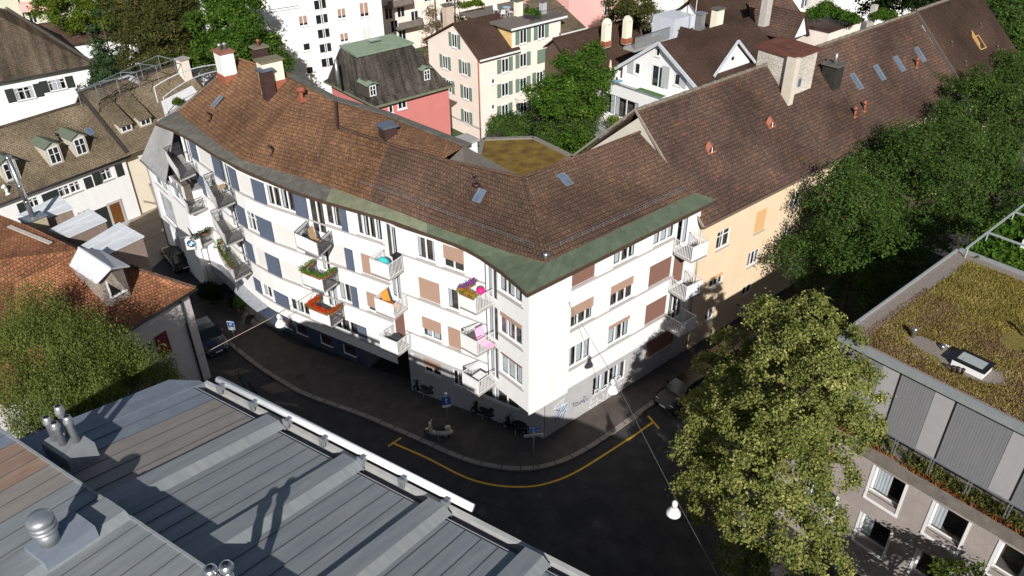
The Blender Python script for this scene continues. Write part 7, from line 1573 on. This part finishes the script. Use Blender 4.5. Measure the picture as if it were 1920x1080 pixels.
graf([[(1106, 757), (1111, 744), (1118, 745), (1121, 752), (1117, 762), (1109, 767), (1105, 762)], [(1108, 756), (1115, 751)], [(1110, 762), (1118, 755)],
      [(1115, 741), (1115, 731), (1124, 729), (1127, 734), (1120, 739), (1130, 737), (1132, 745), (1128, 750)], [(1124, 750), (1133, 752), (1138, 747), (1138, 737)], [(1137, 731), (1138, 722)], [(1132, 724), (1144, 717)], [(1146, 735), (1146, 722), (1152, 715)],
      [(1146, 712), (1160, 704), (1164, 706), (1150, 720), (1160, 716)], [(1160, 714), (1166, 720), (1166, 730), (1158, 736)], [(1160, 722), (1157, 716)]], .10, GW)
graf([[(1038, 766), (1046, 764)], [(1042, 768), (1040, 762), (1048, 757)], [(1050, 756), (1060, 744), (1052, 760), (1058, 758)], [(1044, 760), (1050, 752), (1056, 748)]], .08, GW)
graf([[(1046, 764), (1062, 756)], [(1045, 770), (1063, 761)], [(1045, 776), (1063, 768)], [(1044, 783), (1060, 774)], [(1048, 768), (1044, 790)], [(1055, 762), (1050, 784)], [(1062, 756), (1056, 778)]], .16, GL_)
graf([[(1063, 757), (1054, 772)], [(1050, 765), (1045, 778)], [(1056, 762), (1048, 778)], [(1060, 768), (1054, 784)], [(1047, 779), (1041, 792)], [(1053, 776), (1047, 788)], [(1043, 768), (1046, 770)]], .07, GK, .02)
graf([[(1074, 757), (1076, 762)], [(1073, 756), (1077, 755)], [(1079, 755), (1079, 761), (1083, 759), (1083, 754), (1079, 755)], [(1085, 758), (1088, 752)], [(1087, 757), (1091, 750), (1092, 754)], [(1093, 748), (1095, 754), (1097, 746)], [(1093, 744), (1098, 743)], [(1099, 750), (1102, 746)]], .045, GK, .02)
graf([[(1238, 664), (1236, 657), (1240, 654)], [(1241, 662), (1243, 652)], [(1245, 660), (1247, 650), (1250, 656)], [(1251, 657), (1254, 650), (1257, 655)]], .07, mat('grey spray paint', (.16, .17, .20), .7), .02)
# suspended lamps on wires
def lamp(q, lab):
    """q = suspension point"""
    r_ = root('street_lamp', q - Vector((0, 0, .95)), lab, 'street lamp', 'bell lamps hung on wires over the street'); z = q - Vector((0, 0, .95))
    c = MB(); c.lathe(z, [(.30, 0), (.315, .03), (.30, .10), (.25, .20), (.15, .34), (.12, .42)], 24); c.build('lamp_shade', mat('white enamel', (.78, .78, .77), .35, .03, 2), r_, True)
    c = MB(); c.lathe(z + Vector((0, 0, .42)), [(.12, 0), (.13, .25), (.09, .34), (.03, .38)], 16); c.build('housing', MATS['white enamel'], r_, True); c = MB(); c.lathe(z + Vector((0, 0, -.03)), [(.05, 0), (.2, .02), (.3, .04)], 16); c.build('diffuser', mat('diffuser', (.6, .6, .55), .3), r_, True)
    c = MB(); c.tube(z + Vector((0, 0, .78)), q, .02, 6); c.build('hanger', BLACK, r_); return r_
def cable(pts, lab, r_=.012, m=None):
    c = MB(); c.path(pts, r_, 5); o = c.build('cable', m or mat('steel wire', (.25, .24, .22), .5, metal=.5), None); tag(o, lab, 'cable'); return o
A0_ = FR.at(FR.px(1065, 566)[0], FR.px(1065, 566)[1], .02); s1, s2 = P(1150, 706, 8.85), P(1267, 934, 8.75); s3 = s2 + (s2-s1)*1.9 + Vector((0, 0, .6))
cable([A0_, s1, s2, s3], 'thin overhead wire from the right white facade across the street past two lamps'); lamp(s1, 'white bell lamp hanging in front of the graffiti wall'); lamp(s2, 'white bell lamp hanging over the road beside the lime tree')
c = MB(); c.tube(A0_, A0_ + FR.n(1)*.12, .03); c.build('wire_anchor', TERRA, main)
s4 = P(509, 596, 7.6); wa = FA.at(FA.px(590, 545)[0], FA.px(590, 545)[1], .02); cable([P(372, 668, 5.8), s4, wa], 'thin overhead wire from the old house to the curved white facade', .02, mat('brass wire', (.28, .22, .14), .5)); lamp(P(521, 585, 7.65), 'white bell lamp hanging before the curved left facade'); cable([s4, P(521, 585, 7.65)], 'short wire stub carrying the left bell lamp', .02)
# ---------------------------------------------------------------- vehicles
def wheel(par, c_, ax, r_=.31, w=.2, name='wheel'):
    c = MB(); c.tube(c_ - ax*w/2, c_ + ax*w/2, r_, 20); o = c.build(name, TYRE, par); c = MB(); c.tube(c_ - ax*(w/2+.006), c_ + ax*(w/2+.006), r_*.62, 14); c.build('rim', GALV, o); return o
def car(q, ang, paint, lab, Lc=4.4, Wc=1.78, hatch=False):
    r_ = root('parked_car', q, lab, 'car'); t = Vector((math.cos(R(ang)), math.sin(R(ang)), 0)); n = Vector((-t.y, t.x, 0)); U_ = Vector((0, 0, 1))
    prof = [(-.5, .42, .86), (-.485, .62, .93), (-.42, .86, .96), (-.28, .92, .98), (-.12, .96, 1.0), (.12, .97, 1.0), (.30, .93, 1.0), (.42, .85, .97), (.485, .66, .92), (.5, .40, .84)]  # x, height of belt, half width factor
    def P_(x, y, z): return q + t*(x*Lc) + n*(y*Wc/2) + U_*z
    c = MB(); ring = []
    for x, zb, wf in prof:
        pts = [(-wf*.93, .2), (-wf, .34), (-wf, zb*.75), (-wf*.93, zb*.96), (-wf*.7, zb), (0, zb+.02), (wf*.7, zb), (wf*.93, zb*.96), (wf, zb*.75), (wf, .34), (wf*.93, .2)]; ring.append([P_(x, y, z) for y, z in pts])
    k = len(ring[0]); 
    vs = [v for r0 in ring for v in r0]; fs = []
    for i in range(len(ring)-1):
        for j in range(k-1): fs.append((i*k+j, i*k+j+1, (i+1)*k+j+1, (i+1)*k+j))
        fs.append((i*k+k-1, i*k, (i+1)*k, (i+1)*k+k-1))
    fs.append(tuple(range(k))); fs.append(tuple(reversed(range((len(ring)-1)*k, len(ring)*k)))); c.add(vs, fs); body = c.build('body', paint, r_, True)
    cab = [(-.40, .92, .80), (-.27, 1.38, .62), (-.05, 1.45, .60), (.10, 1.43, .61), (.27, .95, .80)]
    c = MB(); g = MB(); 
    for (x0, z0, w0), (x1, z1, w1) in zip(cab, cab[1:]):
        m_ = g if (z0 < 1.0 or z1 < 1.0) else c
        m_.poly([P_(x0, -w0, z0), P_(x1, -w1, z1), P_(x1, w1, z1), P_(x0, w0, z0)])
    side = lambda s: [P_(-.37, .86*s, .93), P_(-.26, .64*s, 1.34), P_(.09, .63*s, 1.39), P_(.25, .85*s, .95)]
    for s in (-1, 1): g.poly(side(s) if s < 0 else side(s)[::-1])
    for s in (-1, 1): c.bar(P_(-.26, .62*s, 1.38), P_(.10, .61*s, 1.42), .05); c.bar(P_(-.09, .63*s, 1.40), P_(-.09, .86*s, .95), .06)
    c.build('roof', paint, body); g.build('windscreen', mat('car glass', (.015, .018, .02), .12, .1, 2, spec=.5), body)
    for x in (-.31, .30):
        for s in (-1, 1): wheel(r_, P_(x, .86*s, .31), n)
    for s in (-1, 1):
        c = MB(); c.box(P_(.468, .62*s - .12, .58), t*.06, n*.26, U_*.12); c.build('headlight', mat('headlight glass', (.55, .55, .5), .15, spec=1), r_); c = MB(); c.box(P_(-.487, .62*s-.1, .62), t*-.02, n*.22, U_*.14); c.build('tail_light', mat('tail light red', (.25, .01, .01), .3), r_)
        c = MB(); c.box(P_(.14, .98*s, .92), t*.1, n*.14*s, U_*.1); c.build('mirror', paint, r_)
    c = MB(); c.box(P_(.503, -.28, .36), t*.012, n*.5, U_*.11); c.build('number_plate', WHITEP, r_); c = MB(); c.box(P_(-.512, -.28, .5), t*.012, n*.5, U_*.11); c.build('number_plate', WHITEP, r_); return r_
BLKP = mat('black car paint', (.006, .006, .007), .3, .1, 2, spec=.4); DBLP = mat('dark blue car paint', (.012, .018, .035), .2, .1, 2, spec=.8); TANP = mat('tan car paint', (.30, .20, .10), .4, .1, 2)
def gnd(x, y): return PG(x, y, 0)
car(gnd(335, 492), 128, BLKP, 'black car parked beside the white emblem sign'); car(gnd(392, 640), -52, DBLP, 'dark blue car parked next to the old house corner'); car(gnd(1283, 742), 220, BLKP, 'black estate car parked at the kerb left of the lime tree'); car(gnd(1345, 690), 220, TANP, 'tan car half hidden behind the lime tree')
# scooters and bicycles
def scooter(q, ang, m, lab, box=True, grp='scooters parked on the pavement', plate=True):
    r_ = root('scooter', q, lab, 'scooter', grp); t = Vector((math.cos(R(ang)), math.sin(R(ang)), 0)); n = Vector((-t.y, t.x, 0)); U_ = Vector((0, 0, 1)); p = lambda x, y, z: q + t*x + n*y + U_*z
    wheel(r_, p(.62, 0, .22), n, .22, .11); wheel(r_, p(-.58, 0, .22), n, .22, .12)
    c = MB(); c.blob(p(-.48, 0, .50), .42*abs(t.x)+.17, .42*abs(t.y)+.17, .22, 12); c.box(p(-.2, -.16, .26), t*.62, n*.32, U_*.06); c.build('body', m, r_, True)
    c = MB(); c.box(p(.36, -.2, .28), t*.06 + U_*0, n*.40, U_*.62 + t*.06); c.blob(p(.62, 0, .46), .15, .12, .07, 10); c.bar(p(.40, 0, .8), p(.62, 0, .25), .08); c.build('leg_shield', m, r_)
    c = MB(); c.bar(p(.40, -.32, 1.02), p(.40, .32, 1.02), .04); c.blob(p(.43, 0, .98), .11, .11, .1, 10); c.build('handlebar', m, r_)
    for s in (-1, 1): c = MB(); c.bar(p(.4, .27*s, 1.02), p(.4, .38*s, 1.24), .015); c.blob(p(.4, .39*s, 1.27), .05, .06, .05, 8); c.build('mirror', BLACK, r_)
    c = MB(); c.blob(p(-.28, 0, .74), .36*abs(t.x)+.13, .36*abs(t.y)+.13, .07, 12); c.build('seat', BLACK, r_, True)
    if box: c = MB(); c.blob(p(-.72, 0, .88), .2, .2, .16, 12); c.build('top_box', m, r_, True)
    if plate: c = MB(); c.box(p(-.86, -.1, .42), t*-.01, n*.2, U_*.2); c.build('number_plate', WHITEP, r_)
    c = MB(); c.bar(p(-.1, .1, .28), p(-.16, .3, .0), .03); c.build('stand', GALV, r_); return r_
CRM = mat('cream scooter paint', (.55, .50, .40), .35, .05, 3); BKS = mat('black scooter paint', (.015, .016, .017), .3, .1, 3); GNS = mat('dark green scooter paint', (.02, .045, .03), .3, .1, 3)
scooter(stand(820, 818), 165, CRM, 'cream coloured scooter with rounded top box standing at the kerb', grp=None)
scooter(stand(795, 738), 150, GNS, 'dark green scooter against the wall next to the passage'); scooter(stand(905, 780), 152, BKS, 'black scooter against the grey wall below the balconies'); scooter(stand(965, 808), 158, BKS, 'black scooter nearest the building corner', box=False)
def bicycle(q, ang, m, lab):
    r_ = root('bicycle', q, lab, 'bicycle'); t = Vector((math.cos(R(ang)), math.sin(R(ang)), 0)); n = Vector((-t.y, t.x, 0)); U_ = Vector((0, 0, 1)); p = lambda x, z, y=0: q + t*x + n*y + U_*z
    for x in (-.5, .52):
        c = MB(); pts = [p(x + .33*math.cos(a*math.pi/10), .34 + .33*math.sin(a*math.pi/10)) for a in range(21)]; c.path(pts, .018, 5)
        for a in range(8): c.bar(p(x, .34), p(x + .33*math.cos(a*math.pi/4), .34 + .33*math.sin(a*math.pi/4)), .006)
        c.build('wheel', TYRE, r_)
    c = MB()
    for a, b in (((-.5, .34), (-.05, .3)), ((-.5, .34), (-.15, .78)), ((-.05, .3), (-.18, .85)), ((-.05, .3), (.36, .72)), ((-.15, .78), (.36, .8)), ((.34, .92), (.52, .34))): c.bar(p(*a), p(*b), .035)
    c.build('frame', m, r_); c = MB(); c.bar(p(.32, .98, -.27), p(.32, .98, .27), .03); c.build('handlebar', BLACK, r_); c = MB(); c.blob(p(-.2, .9), .13, .1, .04, 8); c.build('saddle', BLACK, r_); return r_
bicycle(gnd(455, 722), 120, mat('green frame', (.03, .10, .07), .4), 'dark green bicycle standing on the road by the asphalt patch'); bicycle(gnd(478, 742), 130, BLACK, 'black bicycle standing behind the green one'); 
bicycle(stand(688, 672), 60, mat('red frame', (.4, .03, .03), .4), 'red and white bicycle leaning at the passage entrance')
# black bins at the farmhouse
for k, (x, y) in enumerate(((276, 388), (268, 352))): q = PG(x, y, 0); r_ = root('waste_container', q, ('black wheeled waste container by the farmhouse corner, nearer one', 'black wheeled waste container behind the nearer one')[k], 'waste bin', 'waste containers by the farmhouse'); c = MB(); c.cbox(q + Vector((0, 0, .12)), 1.2, .8, 1.0, 54); c.build('bin', BLACK, r_); c = MB(); c.cbox(q + Vector((0, 0, 1.12)), 1.3, .9, .12, 54); c.build('lid', BROWNMET, r_); [wheel(r_, q + Vector((dx, dy, .08)), HD, .08, .05) for dx, dy in ((-.3, -.3), (.3, .3))]
# ---------------------------------------------------------------- balcony things
FLR = leafmat('red geraniums', (.45, .02, .01), (.65, .06, .02), .2); FLO = leafmat('orange flowers', (.35, .14, .02), (.50, .30, .05), .2); FLP = leafmat('purple flowers', (.20, .03, .25), (.35, .08, .40), .2); LGB = leafmat('balcony leaves', (.06, .13, .02), (.14, .26, .04), .3)
def fbox(key, a, b, m, label, n=420, r=.16, h=.95, green=LGB, inn=.1):
    """flower box along a balcony edge, corner index a to b"""
    B_ = BALC[key]; p, q = B_[a] + Vector((0, 0, h)), B_[b] + Vector((0, 0, h)); r_ = root('flower_box', p.lerp(q, .5) - Vector((0, 0, .1)), label, 'flower box'); c = MB(); c.bar(p.lerp(q, .06), q.lerp(p, .06), .18, .16); c.build('box', TERRA, r_)
    L_ = max(2, int((q-p).length/.22)); lb = [(*(p.lerp(q, (i+.5)/L_) + Vector((0, 0, .1 + .05*rnd.random()))), r, r, r*.8) for i in range(L_)]
    leafmesh('foliage', lb, n, .07, green, r_, sub=20, subr=.05)
    if m: leafmesh('flowers', [(l[0], l[1], l[2]+.05, r, r, r*.9) for l in lb], n, .07, m, r_, sub=16, subr=.05)
    return r_
fbox('a2', 0, 1, None, 'green plants along the front of the middle left balcony', 900, .2); fbox('a2', 1, 2, None, 'bright green plants on the side railing of the middle left balcony', 700, .2); fbox('a2', 3, 0, None, 'green plants on the far side of the middle left balcony', 500, .2)
fbox('a1', 0, 1, FLR, 'red geraniums along the front of the lowest left balcony', 900); fbox('a1', 3, 0, FLR, 'red geraniums on the far side of the lowest left balcony', 800, .2); fbox('a1', 1, 2, FLR, 'red geraniums on the near side of the lowest left balcony', 350)
fbox('c3', 0, 1, FLO, 'orange and yellow flowers along the top balcony next to the nose', 900); fbox('c3', 3, 0, FLP, 'purple flowers on the far side of the top balcony next to the nose', 450)
fbox('d1', 0, 1, None, 'dark green bushes filling the lowest balcony of the curved wing', 1500, .35, .9, L_COURT); fbox('d1', 3, 0, None, 'bright green bush at the far side of the lowest balcony of the curved wing', 900, .3, 1.0)
fbox('e1', 1, 2, None, 'dark foliage on the lowest far left balcony', 1200, .35, .8, L_DARK); pass
def bc(key, u=.5, v=.5): B_ = BALC[key]; return B_[0].lerp(B_[1], u).lerp(B_[3].lerp(B_[2], u), v)
def bax(key): B_ = BALC[key]; t = (B_[1]-B_[0]).normalized(); return t, (B_[2]-B_[1]).normalized()
def lounger(key, m, lab, u=.4, v=.45):
    q = bc(key, u, v); t, n = bax(key); r_ = root('deck_chair', q, lab, 'deck chair'); c = MB(); c.box(q - t*.1 - n*.28 + Vector((0, 0, .35)), t*.85, n*.56, (0, 0, .05)); c.build('seat', m, r_); c = MB(); c.box(q - t*.12 - n*.28 + Vector((0, 0, .38)), -t*.22 + Vector((0, 0, .85)), n*.56, t*.06); c.build('backrest', m, r_)
    for a, b in ((0, -.25), (.7, -.25), (0, .25), (.7, .25)): c = MB(); p = q + t*a + n*b; c.tube(p, p + Vector((0, 0, .36)), .02, 6); c.build('leg', BLACK, r_)
lounger('b2', ORANGE, 'bright orange deck chair on the middle white balcony'); lounger('c2', PINKC, 'pink covered deck chair on the balcony beside the nose', .7, .6); lounger('a3', mat('tan cloth', (.45, .30, .15), .8), 'tan deck chair on the top left balcony', .6, .5)
def btable(key, u, v, m, lab, rr=.33, h=.72, square=True):
    q = bc(key, u, v); t, n = bax(key); r_ = root('balcony_table', q, lab, 'table'); c = MB()
    if square: c.box(q - t*rr - n*rr + Vector((0, 0, h)), t*2*rr, n*2*rr, (0, 0, .03))
    else: c.lathe(q + Vector((0, 0, h)), [(rr, 0), (rr, .03)], 18)
    c.build('table_top', m, r_); c = MB(); c.tube(q, q + Vector((0, 0, h)), .03); c.build('leg', BLACK, r_)
btable('c1', .6, .5, WHITEP, 'white square table on the lowest balcony beside the nose'); btable('c2', .35, .4, mat('dark slats', (.10, .09, .09), .7), 'dark slatted table on the pink chair balcony'); btable('b1', .5, .5, mat('charcoal', (.05, .05, .055), .6), 'round charcoal grey table on the lowest middle balcony', .45, .6, False); btable('d3', .6, .6, mat('tan wood', (.45, .30, .16), .7), 'small tan table on the top balcony of the curved wing', .3); btable('e2', .6, .5, CONC, 'grey table on the middle far left balcony', .25)
def cloth(key, a, b, m, lab, name='towel'):
    B_ = BALC[key]; p, q = B_[a] + Vector((0, 0, 1.0)), B_[b] + Vector((0, 0, 1.0)); d = (q-p); c = MB(); s_ = p + d*.25; c.box(s_ + Vector((0, 0, -.35)), d*.4, Vector((0, 0, .38)), (.03, -.03, 0)); o = c.build(name, m, None); tag(o, lab, 'towel')
q = bc('b3', .4, .4); tc = root('covered_grill', q, 'turquoise covered bundle on the top middle balcony', 'covered item'); c = MB(); c.blob(q + Vector((0, 0, .55)), .42, .3, .45, 12); c.build('cover', TURQ, tc, True); c = MB(); c.tube(q, q + Vector((0, 0, .3)), .05); c.build('leg', BLACK, tc)
q = bc('e1', .35, .5); tc = root('covered_grill', q, 'turquoise covered furniture on the lowest far left balcony', 'covered item'); c = MB(); c.blob(q + Vector((0, 0, .7)), .7, .5, .4, 12); c.build('cover', TURQ, tc, True); c = MB(); c.tube(q, q + Vector((0, 0, .4)), .05); c.build('leg', BLACK, tc)
q = bc('c3', .8, .5); tc = root('balloon', q + Vector((0, 0, .9)), 'magenta pink paper lantern on the top balcony next to the nose', 'lantern'); c = MB(); c.blob(q + Vector((0, 0, 1.1)), .25, .25, .2, 14); c.build('ball', MAG, tc, True); c = MB(); c.tube(q, q + Vector((0, 0, 1.0)), .015); c.build('stick', BLACK, tc)
q = bc('b3', .85, .85); tc = root('storage_box', q, 'tall black box in the door corner of the top middle balcony', 'box'); c = MB(); c.cbox(q, .35, .35, 1.1, -33); c.build('box', BLACK, tc); c = MB(); c.cbox(q + Vector((0, 0, 1.1)), .38, .38, .04, -33); c.build('lid', BLACK, tc)
# ================================================================ light, camera
cam = bpy.data.cameras.new('camera'); co = bpy.data.objects.new('camera', cam); C.objects.link(co)
cam.sensor_width = 36.0; cam.lens = 36.0*FPX/1920.0; cam.clip_end = 2000; cam.clip_start = .5
Rr = Vector((1, 0, 0)); U = Vector((0, math.sin(TH), math.cos(TH))); Fw = Vector((0, math.cos(TH), -math.sin(TH)))
c_, s_ = math.cos(RO), math.sin(RO)
X = Rr*c_ - U*s_; Y = Rr*s_ + U*c_
M = Matrix((X, Y, -Fw)).transposed().to_4x4(); M.translation = (0, 0, CAMH); co.matrix_world = M
S.camera = co
SUN_EL = R(30.0); AZ = R(-3.0)
d = Vector((math.sin(AZ)*math.cos(SUN_EL), math.cos(AZ)*math.cos(SUN_EL), -math.sin(SUN_EL)))
sl = bpy.data.lights.new('sun', 'SUN'); sl.energy = 4.6; sl.angle = R(.5); sl.color = (1.0, .97, .925)
so_ = bpy.data.objects.new('sun', sl); C.objects.link(so_); so_.rotation_euler = d.to_track_quat('-Z', 'Y').to_euler(); so_.location = (0, -50, 80)
w = bpy.data.worlds.new('World'); S.world = w; w.use_nodes = True; nt = w.node_tree
bg = nt.nodes['Background']; sk = nt.nodes.new('ShaderNodeTexSky'); sk.sky_type = 'NISHITA'; sk.sun_disc = False
sk.sun_elevation = SUN_EL; sk.sun_rotation = math.atan2(-d.x, -d.y); nt.links.new(sk.outputs[0], bg.inputs[0]); bg.inputs[1].default_value = 0.048
S.view_settings.view_transform = 'Standard'; S.view_settings.look = 'None'; S.view_settings.gamma = 1; S.view_settings.exposure = 0.36
S.render.engine = 'CYCLES'; S.cycles.transparent_max_bounces = 16; S.cycles.max_bounces = 8
